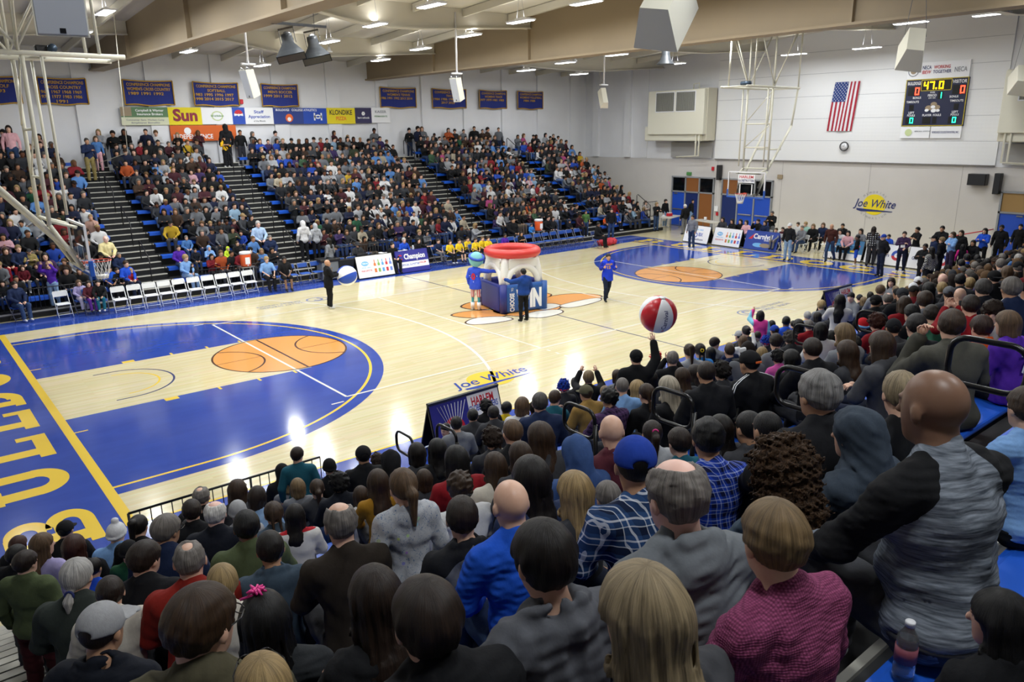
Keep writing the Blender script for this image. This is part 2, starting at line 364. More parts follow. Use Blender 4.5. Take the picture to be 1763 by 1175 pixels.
def grow(kind, K, h, opt=()):
    """kind: body / top / jacket / hoodie / tee / dress / trousers / shorts / shoes"""
    lo, hi = bounds(K)
    o = dict(opt); fat = o.get('fat', 0.)
    if kind == 'body':
        f = Field(lo, hi, h); torso(f, K, -.012, fat, .04)
        for nm in 'rl': arm(f, K, nm, -.016); f.ell(K['wr' + nm] + (K['wr' + nm] - K['el' + nm]) / np.linalg.norm(K['wr' + nm] - K['el' + nm]) * .045, (.034, .034, .034), .02)
        for nm in 'rl':
            f.rc(K['hip' + nm], K['kn' + nm], .070, .050, .04); f.rc(K['kn' + nm], K['an' + nm], .048, .036, .02)
        head(f, K, h < .011); V, F = f.mesh()
        if h < .025:
            for nm, s in (('r', 1), ('l', -1)):
                if h > .019 and K['am' + nm] not in ('up', 'fwdup', 'phone', 'clap'): continue
                d = K['wr' + nm] - K['el' + nm]; am = K['am' + nm]
                n = np.array([-s * 1., 0, 0]) if am in ('down', 'run', 'out', 'pocket', 'clap', 'hold') else (np.array([0, -1., .2]) if am in ('chin', 'phone') else (np.array([0, 1., 0]) if am in ('up', 'fwdup') else np.array([0, 0, -1.])))
                v2, f2 = hand_mesh(K['wr' + nm], d, n.astype(float), max(.0058, h * .55), {'up': .15, 'fwdup': .25, 'chin': 1.0, 'down': .45}.get(am, .6), s, .94)
                F = np.concatenate([F, f2 + len(V)]); V = np.concatenate([V, v2])
        return V, F, face_paint(V, K)
    f = Field(lo, hi, h)
    if kind in ('top', 'jacket', 'hoodie', 'hoodup', 'tee', 'dress', 'vest', 'jersey'):
        g = {'top': .010, 'tee': .010, 'jersey': .02, 'jacket': .02, 'hoodie': .017, 'hoodup': .017, 'dress': .01, 'vest': .028}[kind]
        torso(f, K, g, fat)
        for nm in 'rl': arm(f, K, nm, g, {'tee': -.01, 'vest': .94, 'jersey': .93}.get(kind, .92))
        if kind == 'tee':
            pass
        if kind in ('jersey', 'dress'):
            f.rc(K['pel'] + (0, 0, .05), K['pel'] + (0, .0, -.14 if kind == 'jersey' else -.35), .17 + g, .185 + g, .05, sq=(1, 1.35, 1))
        T = K['T']
        if kind in ('jacket', 'vest'):
            for i in range(12):
                a0, a1 = (2 * math.pi * j / 12 for j in (i, i + 1)); P = lambda a: T((.066 * math.sin(a), .066 * math.cos(a) - .008, .525 - .012 * math.cos(a)))
                f.rc(P(a0), P(a1), .017, .017, .012)
        elif kind in ('hoodie', 'hoodup'):
            f.ell(T((0, -.075, .475)), (.118, .062, .07), .03, R=K['L'])
            for i in range(12):
                a0, a1 = (2 * math.pi * j / 12 for j in (i, i + 1)); P = lambda a: T((.088 * math.sin(a), .072 * math.cos(a) - .012, .515 - .035 * math.cos(a)))
                f.rc(P(a0), P(a1), .024, .024, .015)
            if kind == 'hoodie': f.ell(T((0, -.05, .545)), (.058, .035, .04), .02, R=K['L'], neg=True)
        else:
            for i in range(12):
                a0, a1 = (2 * math.pi * j / 12 for j in (i, i + 1)); P = lambda a: T((.062 * math.sin(a), .058 * math.cos(a) - .008, .51 - .015 * math.cos(a)))
                f.rc(P(a0), P(a1), .010, .010, .012)
        if kind == 'hoodup':
            c, R, s = K['hc'], K['R'], K['hs']; q = lambda x, y, z: c + R @ (np.array([x, y, z], np.float32) * s)
            f.ell(q(0, -.02, .03), np.array((.104, .122, .118)) * s, .03, R=R); f.rc(q(0, -.06, -.03), K['nb'] + (0, -.05, -.02), .095, .10, .04)
            f.ell(q(0, .12, -.02), np.array((.07, .10, .10)) * s, .02, R=R, neg=True)
        if h < .010: f.noise(.0065, 30, seed=o.get('seed', 1), st=(1, 1, .75)); f.noise(.0035, 70, seed=3 + o.get('seed', 1), st=(.5, .7, 1.2))
        elif h < .02: f.noise(.005, 34, seed=o.get('seed', 1))
        if kind in ('top', 'tee', 'dress', 'jersey', 'jacket', 'hoodie', 'vest'):
            lowz = K['pel'][2] + (-.06 if not kind in ('jersey', 'dress') else (-.2 if kind == 'jersey' else -.45))
            if K['pose'].startswith('sit'): lowz = K['pel'][2] - .085
            f.cut(lambda P: lowz - P[..., 2])
    elif kind in ('trousers', 'shorts', 'skirt'):
        g = .012; z0 = K['pel'][2] + .005
        f.ell(K['pel'] + (0, -.005, 0), (.168 + g + fat, .12 + g + fat, .12), .04)
        for nm in 'rl':
            a, b, c = K['hip' + nm], K['kn' + nm], K['an' + nm]
            f.rc(a, b, .085 + g, .062 + g, .035)
            if kind == 'trousers': f.rc(b, c + (c - b) * -.04, .058 + g, .047 + g, .02)
        if h < .02: f.noise(.006, 32, seed=5)
        f.cut(lambda P: P[..., 2] - z0 - np.maximum(P[..., 1] - (.04 + fat), 0) * 4)
    elif kind == 'shoes':
        for nm in 'rl':
            a = K['an' + nm]; f.rc(a + (0, -.015, -.03), a + (0, .12, -.052), .040, .034, .02, sq=(1, 1, 1.05)); f.rc(a + (0, -.01, .02), a + (0, 0, -.03), .043, .042, .02)
        z = min(K['anl'][2], K['anr'][2]) - .088
        if K['pose'] != 'walk': f.cut(lambda P: z - P[..., 2])
    return f.mesh() + (None,)

def hair_field(t, h, z0=-.075, slope=.70, k=.01):
    f = Field((-.2, -.26, -.48), (.2, .2, .22), h)
    f.ell((0, -.014, .030), (.076 + t, .098 + t, .092 + t), 0)
    f.cut(lambda P: (z0 + (P[..., 1] + .09) * slope) + .006 * np.sin(P[..., 0] * 95 + 2 * np.sin(P[..., 1] * 60)) * np.cos(P[..., 1] * 88) - P[..., 2])
    return f
def grow_hair(kind, h):
    if kind in ('short', 'shortside'):
        f = hair_field(.012, h); f.noise(.004, 120, 2, (1, 1, .5), .11)
    elif kind == 'buzz': f = hair_field(.006, h, -.07)
    elif kind == 'slick': f = hair_field(.013, h, -.09); f.noise(.004, 110, 4, (1, .2, 1))
    elif kind == 'mop': f = hair_field(.018, h, -.098, .72); f.noise(.005, 110, 3, (1, 1, .3), .10)
    elif kind == 'bowl': f = hair_field(.024, h, -.11, .62); f.noise(.004, 100, 8, (1, 1, .3), .10)
    elif kind in ('ring', 'thin'):
        f = hair_field(.011 if kind == 'ring' else .007, h, -.08); f.noise(.004, 110, 5)
        if kind == 'ring': f.ell((0, .02, .135), (.060, .105, .085), .01, neg=True)
        else: f.ell((0, -.055, .135), (.038, .045, .04), .012, neg=True); f.ell((0, .085, .13), (.05, .06, .06), .012, neg=True)
    elif kind in ('long', 'wavy', 'xlong', 'bob', 'half'):
        f = hair_field(.019, h, -.06, .62); n = {'bob': 1, 'long': 3, 'half': 3, 'wavy': 3, 'xlong': 4}[kind]
        f.rc((0, -.045, .0), (0, -.055, -.09), .088, .078, .03, sq=(1, 1.15, 1))
        if n > 1: f.rc((0, -.055, -.09), (0, -.105, -.24), .078, .082, .03, sq=(.88, 1.5, 1))
        if n > 3: f.rc((0, -.105, -.24), (0, -.115, -.38), .08, .055, .03, sq=(.85, 1.6, 1))
        for s in (1, -1):
            f.rc((.062 * s, -.01, .03), (.074 * s, -.005, -.10), .032, .030, .03)
            if n > 1: f.rc((.074 * s, -.005, -.10), (.082 * s, -.03, -.21), .03, .022, .02)
        f.ell((0, .10, -.035), (.058, .088, .095), .02, neg=True); f.rc((0, .03, -.09), (0, .0, -.3), .055, .06, .02, neg=True)
        f.noise(.006, 110, 6, (1.3, 1.3, .10), .08)
    elif kind in ('pony', 'highpony', 'bun', 'braids', 'lowpony'):
        f = hair_field(.012, h, -.075, .68); f.noise(.003, 120, 7)
        if kind == 'pony': f.rc((0, -.105, .035), (0, -.145, 0), .022, .034, .02); f.rc((0, -.145, 0), (0, -.14, -.2), .036, .014, .02)
        if kind == 'highpony': f.rc((0, -.085, .10), (0, -.14, .09), .022, .035, .02); f.rc((0, -.14, .09), (0, -.155, -.22), .040, .014, .02)
        if kind == 'lowpony': f.rc((0, -.10, -.055), (0, -.135, -.10), .020, .024, .01); f.rc((0, -.135, -.10), (0, -.14, -.17), .028, .012, .02)
        if kind == 'bun': f.ell((0, -.11, .06), (.045, .038, .045), .012)
        if kind == 'braids':
            for s in (1, -1):
                for i in range(7): f.ell((.035 * s, -.105 - .003 * i, .02 - .033 * i), (.018, .018, .021), .006)
    elif kind == 'updo':
        f = hair_field(.02, h, -.08, .66); f.ell((0, -.10, .05), (.055, .05, .06), .03); f.noise(.01, 90, 3)
    elif kind == 'curly':
        f = hair_field(.030, h, -.09, .62); f.noise(.018, 105, 9)
    elif kind == 'bigcurl':
        f = hair_field(.05, h, -.12, .62); f.rc((0, -.05, 0), (0, -.10, -.20), .125, .12, .04); f.rc((0, -.08, -.2), (0, -.11, -.30), .125, .08, .04)
        for s in (1, -1): f.rc((.075 * s, -.01, .03), (.10 * s, -.02, -.15), .05, .055, .03)
        f.ell((0, .12, -.03), (.055, .09, .1), .02, neg=True); f.noise(.024, 120, 9); f.noise(.014, 240, 10)
    elif kind in ('cap', 'cap_back', 'cap_flat'):
        f = Field((-.15, -.28, -.12), (.15, .28, .2), min(h, .012)); f.ell((0, -.014, .038), (.091, .110, .100), 0)
        f.cut(lambda P: (.012 - (P[..., 1]) * .05) - P[..., 2])
        s = 1 if kind != 'cap_back' else -1
        f.rc((-.03, .095 * s, .026), (-.02, .165 * s, .018), .042, .046, .01, sq=(1, 1, 6.)); f.rc((.03, .095 * s, .026), (.02, .165 * s, .018), .042, .046, .01, sq=(1, 1, 6.))
        f.ell((0, -.014, .139), (.009, .009, .006), .002)
        if s > 0: f.ell((0, -.125, .035), (.04, .03, .022), .004, neg=True)
    elif kind in ('beanie', 'pombeanie', 'shaggyhat', 'headband'):
        f = Field((-.2, -.25, -.12), (.2, .25, .26), h); f.ell((0, -.014, .038), (.093, .112, .108), 0)
        f.cut(lambda P: (-.012 + (P[..., 1]) * .25) - P[..., 2])
        for i in range(16):
            a0, a1 = (2 * math.pi * j / 16 for j in (i, i + 1)); P = lambda a: (.088 * math.sin(a), .106 * math.cos(a) - .014, .012 + .026 * math.cos(a))
            f.rc(P(a0), P(a1), .016, .016, .006)
        if kind == 'pombeanie': f.ell((0, -.02, .165), (.04, .04, .036), .01)
        if kind == 'shaggyhat': f.noise(.03, 130, 3); f.noise(.012, 220, 5)
    return f.mesh()

CACHE = {}
def mesh_for(key, fn):
    if key not in CACHE: CACHE[key] = fn()
    return CACHE[key]
# ------------------------------------------------------------------ the hall
FW, EW, NW, LW = 18.5, 21.6, -26., -24.   # far wall y, end wall x, near wall y, left wall x
wall_m = mat('wall_white', '#e6e7ea', .75); vary(wall_m, (.6, .6, .6), .03)
wall_low = mat('wall_grey', '#cfcbc7', .7); vary(wall_low, (.5, .5, .5), .03)
panel_m = mat('wall_panel', '#eaebeb', .6)
tc = N(panel_m, 'ShaderNodeTexCoord'); vo = N(panel_m, 'ShaderNodeTexVoronoi', Scale=6.); vo.inputs['Randomness'].default_value = 0; bp = N(panel_m, 'ShaderNodeBump', Strength=.35, Distance=.01)
L(panel_m, tc.outputs['Object'], vo.inputs[0]); L(panel_m, vo.outputs['Distance'], bp.inputs['Height']); L(panel_m, bp.outputs[0], bsdf(panel_m).inputs['Normal'])
ceil_m = mat('ceiling_paint', '#d5d2c8', .8); beam_w = mat('white_beam', '#d9d5c6', .6); tan = mat('tan_girder', '#9c8b70', .6); vary(tan, (.4, .4, .4), .05)

wood = mat('court_maple', '#e6d5a6', .13, coat=.35)
tc = N(wood, 'ShaderNodeTexCoord'); mp = N(wood, 'ShaderNodeMapping'); br = N(wood, 'ShaderNodeTexBrick')
br.offset = .37; br.inputs['Scale'].default_value = 1.; br.inputs['Brick Width'].default_value = 1.6; br.inputs['Row Height'].default_value = .07; br.inputs['Mortar Size'].default_value = .001
br.inputs['Color1'].default_value = (*lin('#efe3ba'), 1); br.inputs['Color2'].default_value = (*lin('#e5d7a6'), 1); br.inputs['Mortar'].default_value = (*lin('#d3c193'), 1)
nz = N(wood, 'ShaderNodeTexNoise', Scale=1., Detail=4.); mp2 = N(wood, 'ShaderNodeMapping'); mp2.inputs['Scale'].default_value = (.8, 14, 1)
mx = N(wood, 'ShaderNodeMix', data_type='RGBA', blend_type='MULTIPLY'); mx.inputs[0].default_value = .22
L(wood, tc.outputs['Object'], br.inputs[0]); L(wood, tc.outputs['Object'], mp2.inputs[0]); L(wood, mp2.outputs[0], nz.inputs[0])
L(wood, br.outputs[0], mx.inputs[6]); L(wood, nz.outputs['Color'], mx.inputs[7]); L(wood, mx.outputs[2], bsdf(wood).inputs['Base Color'])
rr = N(wood, 'ShaderNodeTexNoise', Scale=2.2, Detail=4.); mr = N(wood, 'ShaderNodeMapRange'); mr.inputs['To Min'].default_value = .09; mr.inputs['To Max'].default_value = .2
L(wood, tc.outputs['Object'], rr.inputs[0]); L(wood, rr.outputs['Fac'], mr.inputs['Value']); L(wood, mr.outputs[0], bsdf(wood).inputs['Roughness'])
blue_court = mat('court_blue', '#314da8', .12, coat=.3); vary(blue_court, (.9, 2.5, 1), .09)
yel_court = mat('court_yellow', '#f3cf4a', .15, coat=.3); white_court = mat('court_white', '#f2efe2', .15, coat=.3); orange_court = mat('court_orange', '#eba357', .15, coat=.3)
brown_court = mat('court_brown', '#4a2c1c', .2, coat=.3); navy_court = mat('court_navy', '#2b3a74', .2, coat=.3)

b = MB(); b.box(((LW + EW) / 2, (NW + FW) / 2, -.1), (EW - LW + .4, FW - NW + .4, .2), wood); struct(b.build('floor'))
b = MB(); b.box(((LW + EW) / 2, FW + .1, 5.5), (EW - LW + .4, .2, 11), wall_m)
struct(b.build('wall_far'))
for x in [-20.6 + 2.93 * i for i in range(15)]: b = MB(); b.box((x, FW - .06, 5.3), (.75, .12, 10.6), wall_m); struct(b.build('trim_1'))
b = MB(); b.box((EW + .1, (NW + FW) / 2, 2.02), (.2, FW - NW, 4.05), wall_low)
for y in (7.6, 3.4, -1.4, -5.6): b.box((EW - .002, y, 2.02), (.004, .02, 4.05), mat('joint_grey', '#a5a1a0', .8))
struct(b.build('wall_end'))
b = MB(); b.box((EW + .1, (NW + FW) / 2, 7.6), (.2, FW - NW, 7.1), wall_m)
struct(b.build('wall_end'))
for y, w, d in ((14.6, .5, .2), (17.4, .5, .2), (13.2, .45, .06)): b = MB(); b.box((EW - d / 2, y, 7.4), (d, w, 6.6), wall_m); struct(b.build('trim_2'))
b = MB(); b.box((EW - .04, .45, 7.3), (.08, 14.7, 6.4), panel_m); b.box((EW - .09, .45, 4.1), (.03, 14.7, .05), mat('joint_dark', '#77736f', .8))
for z in (5.15, 6.25, 7.35, 8.45, 9.5): b.box((EW - .082, .45, z), (.004, 14.7, .012), greyp)
b.build('wall_end_panelling')['kind'] = 'structure'
b = MB(); b.box((LW - .1, (NW + FW) / 2, 5.5), (.2, FW - NW, 11), wall_m); struct(b.build('wall_left'))
b = MB(); b.box(((LW + EW) / 2, NW - .1, 5.5), (EW - LW + .4, .2, 11), wall_m); struct(b.build('wall_near'))
RZ = lambda y: 10.55 - .06 * y if y > -3.5 else 10.76 - .05 * (-3.5 - y)
b = MB()
for y0, y1 in ((NW - .2, -3.5), (-3.5, FW + .2)):
    z0, z1 = RZ(y0) , RZ(y1)
    b.add([(LW - .2, y0, z0), (EW + .2, y0, z0), (EW + .2, y1, z1), (LW - .2, y1, z1), (LW - .2, y0, z0 + .15), (EW + .2, y0, z0 + .15), (EW + .2, y1, z1 + .15), (LW - .2, y1, z1 + .15)],
          [(3, 2, 1, 0), (4, 5, 6, 7), (0, 1, 5, 4), (2, 3, 7, 6), (1, 2, 6, 5), (3, 0, 4, 7)], ceil_m)
struct(b.build('ceiling'))
# tan roof girders across the hall, deeper towards the ridge
def girder(x):
    b = MB(); ys = [NW, -15, -8.4, -3.5, 5.1, 12, FW]
    for i in range(len(ys) - 1):
        y0, y1 = ys[i], ys[i + 1]; w = .17
        V = [(x - w, y0, 8.58), (x + w, y0, 8.58), (x + w, y1, 8.58), (x - w, y1, 8.58), (x - w, y0, RZ(y0)), (x + w, y0, RZ(y0)), (x + w, y1, RZ(y1)), (x - w, y1, RZ(y1))]
        b.add(V, [(3, 2, 1, 0), (4, 5, 6, 7), (0, 1, 5, 4), (1, 2, 6, 5), (2, 3, 7, 6), (3, 0, 4, 7)], tan)
    b.box((x, (NW + FW) / 2, 8.56), (.62, FW - NW, .07), tan)
    for y in (12, 5.1, -1.7, -8.4, -15.2): b.box((x, y, (8.58 + RZ(y)) / 2), (.60, .05, RZ(y) - 8.6), tan)
    o = b.build('roof_girder'); tag(o, 'deep tan roof girder spanning the hall, %s' % {-21.6: 'the one nearest the left wall', -8.24: 'its far end above two blue banners and the green sponsor banner', 5.14: 'the long one passing behind the big white loudspeaker'}[x], 'beam', 'tan roof girders', 'structure')
for x in (-21.6, -8.24, 5.14): girder(x)
# white fish-bellied beams between the girders and light joists on top of them
b = MB()
for x0, x1 in ((-21.4, -8.45), (-8.02, 4.94), (5.35, EW)):
    for y in (12, 5.1, -1.7, -8.4, -15.2, -21.5):
        zt = RZ(y); xm = (x0 + x1) / 2; w = .06
        P = [(x0, zt - .42), (x0 + 3.2, zt - .45), (x0 + 5.2, zt - .78), (xm, zt - .86), (x1 - 5.2, zt - .82), (x1 - .3, zt - .46), (x1, zt - .46), (x1, zt), (x0, zt)]
        n = len(P); V = [(p[0], y - w, p[1]) for p in P] + [(p[0], y + w, p[1]) for p in P]
        b.add(V, [list(range(n)), list(range(2 * n - 1, n - 1, -1))] + [(i, n + i, n + (i + 1) % n, (i + 1) % n) for i in range(n)], beam_w)
        for i in range(6): a, c = P[i], P[i + 1]; b.bar((a[0], y, a[1]), (c[0], y, c[1]), .34, .03, beam_w)
struct(b.build('roof_beams'))
b = MB(); ys = [-21.5, -15.2, -8.4, -1.7, 5.1, 12, FW]
for x in np.arange(-22.6, 21, 2.2):
    if min(abs(x - g) for g in (-21.6, -8.24, 5.14)) < .4: continue
    for y0, y1 in zip(ys[:-1], ys[1:]): b.bar((x, y0 + .1, RZ(y0) - .15), (x, y1 - .1, RZ(y1) - .15), .09, .26, beam_w)
struct(b.build('roof_joists'))

# ------------------------------------------------------------------ painted court (children of the floor)
FL = bpy.data.objects['floor']; Z1, Z2, Z3, Z4 = .0010, .0022, .0034, .0046
b = MB()
for s in (-1, 1):
    b.rect(-16.2, min(7.62 * s, 9.36 * s), 16.2, max(7.62 * s, 9.36 * s), blue_court, z=Z1)
    b.rect(min(14.33 * s, 16.2 * s), -7.62, max(14.33 * s, 16.2 * s), 7.62, blue_court, z=Z1)
    cx = 12.75 * s; q = lambda x, y: (x * s, y)
    P = [(14.33, -6.35), (12.75, -6.35)]; P += [(12.75 - 6.35 * math.sin(a), -6.35 * math.cos(a)) for a in np.linspace(.03, math.pi - .03, 60)] + [(12.75, 6.35), (14.33, 6.35)]
    if s > 0: P = P[::-1]
    b.poly([(x * s, y) for x, y in P], blue_court, M=Matrix.Translation((0, 0, Z1)))
b.build('blue_paint', FL)
b = MB()
for s in (-1, 1): b.rect(min(14.31 * s, 8.6 * s), -1.83, max(14.31 * s, 8.6 * s), 1.83, wood, z=Z2)
b.build('lane_wood', FL)
b = MB()
for s in (-1, 1):
    b.rect(min(14.25 * s, 14.42 * s), -7.62, max(14.25 * s, 14.42 * s), 7.62, yel_court, z=Z3)
    for k in (-1, 1): b.rect(min(12.75 * s, 14.3 * s), 6.02 * k - .035, max(12.75 * s, 14.3 * s), 6.02 * k + .035, yel_court, z=Z2)
    b.ring((12.75 * s, 0), 5.985, 6.055, yel_court, 90 if s > 0 else -90, 270 if s > 0 else 90, 72, z=Z2)
    for k in (-1, 1):
        b.rect(min(14.3 * s, 14 * s), 2.78 * k - .025, max(14.3 * s, 14 * s), 2.78 * k + .025, yel_court, z=Z2)
        for x, w in ((12.1, .3), (11.0, .06), (10.03, .06), (9.1, .06)): b.rect((x - w / 2) * s if s > 0 else -(x + w / 2), min(1.83 * k, 2.03 * k), (x + w / 2) * s if s > 0 else -(x - w / 2), max(1.83 * k, 2.03 * k), yel_court, z=Z3)
    b.ring((12.75 * s, 0), .86, .91, yel_court, 90 if s > 0 else -90, 270 if s > 0 else 90, 30, z=Z3)
b.rect(-14.3, -7.66, 14.3, -7.60, yel_court, z=Z3)
b.build('yellow_lines', FL)
b = MB()
for s in (-1, 1):
    b.ring((12.75 * s, 0), 1.19, 1.24, navy_court, 90 if s > 0 else -90, 270 if s > 0 else 90, 36, z=Z3); b.rect(min(12.75 * s, 13.1 * s), -1.24, max(12.75 * s, 13.1 * s), -1.19, navy_court, z=Z3); b.rect(min(12.75 * s, 13.1 * s), 1.19, max(12.75 * s, 13.1 * s), 1.24, navy_court, z=Z3)
b.rect(-.025, -7.6, .025, 7.6, navy_court, z=Z2)
b.build('navy_lines', FL)
b = MB()
w = .03
for y in (-4.5, 4.5): b.rect(-9, y - w, 9, y + w, white_court, z=Z4)
for x in (-9, 9): b.rect(x - w, -4.5, x + w, 4.5, white_court, z=Z4)
for x in (-3, 3): b.rect(x - w, -4.5, x + w, 4.5, white_court, z=Z4)
for s in (-1, 1):
    for i in range(4): b.rect(-3 - w, s * (4.8 + i * .35) - .07, -3 + w, s * (4.8 + i * .35) + .07, white_court, z=Z4)
    b.ring((15.05 * s, .1), 11.02, 11.1, white_court, (90 + 52) if s > 0 else -38, (270 - 52) if s > 0 else 38, 60, z=Z3)
    for k in (-1, 1): b.rect(min(9.2 * s, 9.5 * s), 4.75 * k - .025, max(9.2 * s, 9.5 * s), 4.75 * k + .025, white_court, z=Z4)
b.build('white_lines', FL)
b = MB()
for s in (-1, 1):
    c = (8.66 * s, 0); T = Matrix.Translation((c[0], 0, Z3))
    b.poly([(1.75 * math.cos(a), 1.75 * math.sin(a)) for a in np.linspace(0, 2 * math.pi, 64, endpoint=False)], orange_court, M=T)
    b.ring(c, 1.75, 1.80, brown_court, n=64, z=Z4); b.rect(c[0] - .03, -1.75, c[0] + .03, 1.75, brown_court, z=Z4 - .0005)
    b.rect(c[0] - 1.75, -.012, c[0] - .55, .012, brown_court, z=Z4 - .0005); b.rect(c[0] + .55, -.012, c[0] + 1.75, .012, brown_court, z=Z4 - .0005)
    for k in (-1, 1): b.ring((c[0] + 1.75 * k, 0), 1.18, 1.23, brown_court, (180 if k > 0 else 0) - 70, (180 if k > 0 else 0) + 70, 40, z=Z4 - .0005)
b.build('painted_basketball', FL)
# block letters, reading along the baselines
def letter(b, ch, T, m):
    W_, H_, t = 1.35, 1.25, .36; cnt = [0]
    def R(x0, y0, x1, y1): cnt[0] += 1; b.rect(x0, y0, x1, y1, m, M=T, z=.00035 * cnt[0])
    if ch == 'L': R(.18, 0, .18 + t, H_); R(0, 0, W_, .26); R(0, H_ - .2, .75, H_); R(W_ - .24, 0, W_, .52)
    elif ch == 'U':
        R(.1, .5, .1 + t, H_); R(W_ - .1 - t + .05, .5, W_ - .05, H_); R(0, H_ - .2, .62, H_); R(W_ - .6, H_ - .2, W_ + .05, H_)
        b.ring((W_ / 2 + .03, .52), .25, .61, m, 180, 360, 24, M=T, sy=.84)
    elif ch == 'B':
        R(.12, 0, .12 + t, H_)
        R(0, 0, .14, .2); R(0, H_ - .2, .14, H_); R(.46, .56, .62, .68)
        b.ring((.85, .34), .2, .5, m, -90, 90, 24, M=T, sy=.68); b.ring((.8, .92), .18, .46, m, -90, 90, 24, M=T, sy=.70); R(.46, 0, .86, .2); R(.46, .50, .86, .58); R(.46, .68, .8, .76); R(.46, H_ - .2, .8, H_)
    elif ch == 'D': R(.12, 0, .12 + t, H_); R(0, 0, .6, .2); R(0, H_ - .2, .6, H_); b.ring((.62, H_ / 2), .38, .74, m, -90, 90, 28, M=T, sy=.845); R(.4, 0, .64, .24); R(.4, H_ - .24, .64, H_)
    elif ch == 'O': b.ring((.72, H_ / 2), .34, .72, m, 0, 360, 40, M=T, sy=.87)
    elif ch == 'G': b.ring((.72, H_ / 2), .34, .72, m, 35, 330, 40, M=T, sy=.87); R(.75, .42, 1.4, .66); R(1.12, .12, 1.4, .66)
    elif ch == 'S': b.ring((.7, .93), .14, .48, m, 20, 270, 28, M=T, sy=.68); b.ring((.7, .33), .14, .5, m, -160, 90, 28, M=T, sy=.68)
b = MB()
for i, ch in enumerate('BULLDOGS'):
    y = [-7.75, -5.6, -3.72, -1.87, -.1, 1.75, 3.6, 5.45][i]
    letter(b, ch, frame((-14.72, y, Z3), (0, 1, 0), (-1, 0, 0)), yel_court)
    letter(b, ch, frame((14.62, -y, Z3), (0, -1, 0), (1, 0, 0)), yel_court)
b.build('baseline_lettering', FL)
# sponsor and gym marks on the boards
b = MB()
def joe(b, M, s, blue, yel, z0=0., dz=.001, grey=greyp):
    b.poly([(.62 * s * math.cos(a), .5 * s + .55 * s * math.sin(a)) for a in np.linspace(0, 2 * math.pi, 40, endpoint=False)], yel, M=M @ Matrix.Translation((0, 0, z0)))
    b.text('Joe White', 0, .36 * s, .42 * s, blue, M=M, w=2.3 * s, bold=.012, shear=.35, z=z0 + dz)
    b.add([(-.95 * s, .17 * s, z0 + dz), (-.7 * s, .10 * s, z0 + dz), (1.0 * s, .16 * s, z0 + dz), (1.0 * s, .20 * s, z0 + dz), (-.95 * s, .27 * s, z0 + dz)], [(0, 1, 2, 3, 4)], blue, M=M)
    for word, a0, a1, r in (('MEMORIAL', 138, 42, .78), ('GYMNASIUM', 222, 318, .86)):
        for i, chx in enumerate(word):
            a = math.radians(a0 + (a1 - a0) * i / (len(word) - 1)); rot = a - math.pi / 2 if a0 < 180 else a + math.pi / 2
            b.text(chx, 0, -.05 * s, .11 * s, grey, M=M @ Matrix.Translation((r * s * math.cos(a), .5 * s + r * s * .85 * math.sin(a), z0)) @ Matrix.Rotation(rot, 4, 'Z'))
joe(b, frame((-5.7, -6.15, Z3), (1, 0, 0), (0, 1, 0)), 1.0, mat('court_script_blue', '#2f49a0', .2, coat=.3), yel_court, grey=mat('court_faint', '#c9bd94', .2))
for cx, cy, s in ((-5.85, 5.75, -1), (5.9, -5.9, 1)):
    M = frame((cx, cy, Z3), (s, 0, 0), (0, s, 0)); fb = mat('court_faint_blue', '#7c86b0', .2, coat=.3)
    b.ring((-1.05, 0), .36, .42, fb, n=40, M=M, sy=.8); b.ring((-1.05, 0), .12, .2, fb, 20, 250, n=24, M=M, sy=1.2); b.text('VALLEY STRONG', .35, .06, .17, fb, M=M, w=1.6); b.text('CREDIT UNION', .35, -.22, .17, fb, M=M, w=1.6)
b.build('court_logos', FL)
# plain orange and white emblem at midcourt
b = MB()
def blob(pts, m, z, grow=0.):
    n = len(pts); cx = sum(p[0] for p in pts) / n; cy = sum(p[1] for p in pts) / n; out = []
    for i in range(n):
        p0, p1, p2, p3 = (pts[(i + k) % n] for k in (-1, 0, 1, 2))
        for t in (0, .25, .5, .75):
            q = [.5 * (2 * p1[j] + (p2[j] - p0[j]) * t + (2 * p0[j] - 5 * p1[j] + 4 * p2[j] - p3[j]) * t * t + (-p0[j] + 3 * p1[j] - 3 * p2[j] + p3[j]) * t ** 3) for j in (0, 1)]
            d = math.hypot(q[0] - cx, q[1] - cy) or 1; out.append((q[0] + (q[0] - cx) / d * grow, q[1] + (q[1] - cy) / d * grow))
    b.poly(out, m, M=Matrix.Translation((0, 0, z)))
OR = [[(-2.6, .35), (-2.0, .5), (-1.2, .1), (-.9, -.5), (-1.5, -.85), (-2.3, -.35)], [(-1.3, -.2), (-.6, .3), (.6, -.2), (.9, -1.1), (-.2, -1.5), (-1.1, -1.1)], [(.7, -.5), (1.6, .3), (2.7, .1), (3.2, -.7), (2.6, -1.2), (1.3, -1.2)], [(-1.6, 1.2), (-.8, 1.5), (-.3, .9), (-.8, .3), (-1.5, .5)], [(.2, 1.3), (1.6, 1.5), (2.0, .6), (.9, .2)]]
WH = [[(-2.8, -.7), (-2.2, -.5), (-1.5, -.9), (-1.5, -1.4), (-2.2, -1.35), (-2.8, -1.1)], [(-.9, -1.3), (-.2, -1.1), (.5, -1.4), (.3, -1.8), (-.6, -1.85)], [(1.0, -1.0), (1.9, -.9), (2.8, -1.0), (2.6, -1.35), (1.6, -1.5), (1.0, -1.4)], [(.1, -.6), (.9, -.5), (1.0, -1.0), (.2, -1.1)]]
for P in OR: blob(P, brown_court, Z3, .07)
for P in OR: blob(P, orange_court, Z3 + .0008)
for P in WH: blob(P, brown_court, Z3 + .0016, .06)
for P in WH: blob(P, white_court, Z3 + .0024)
b.build('midcourt_emblem', FL)
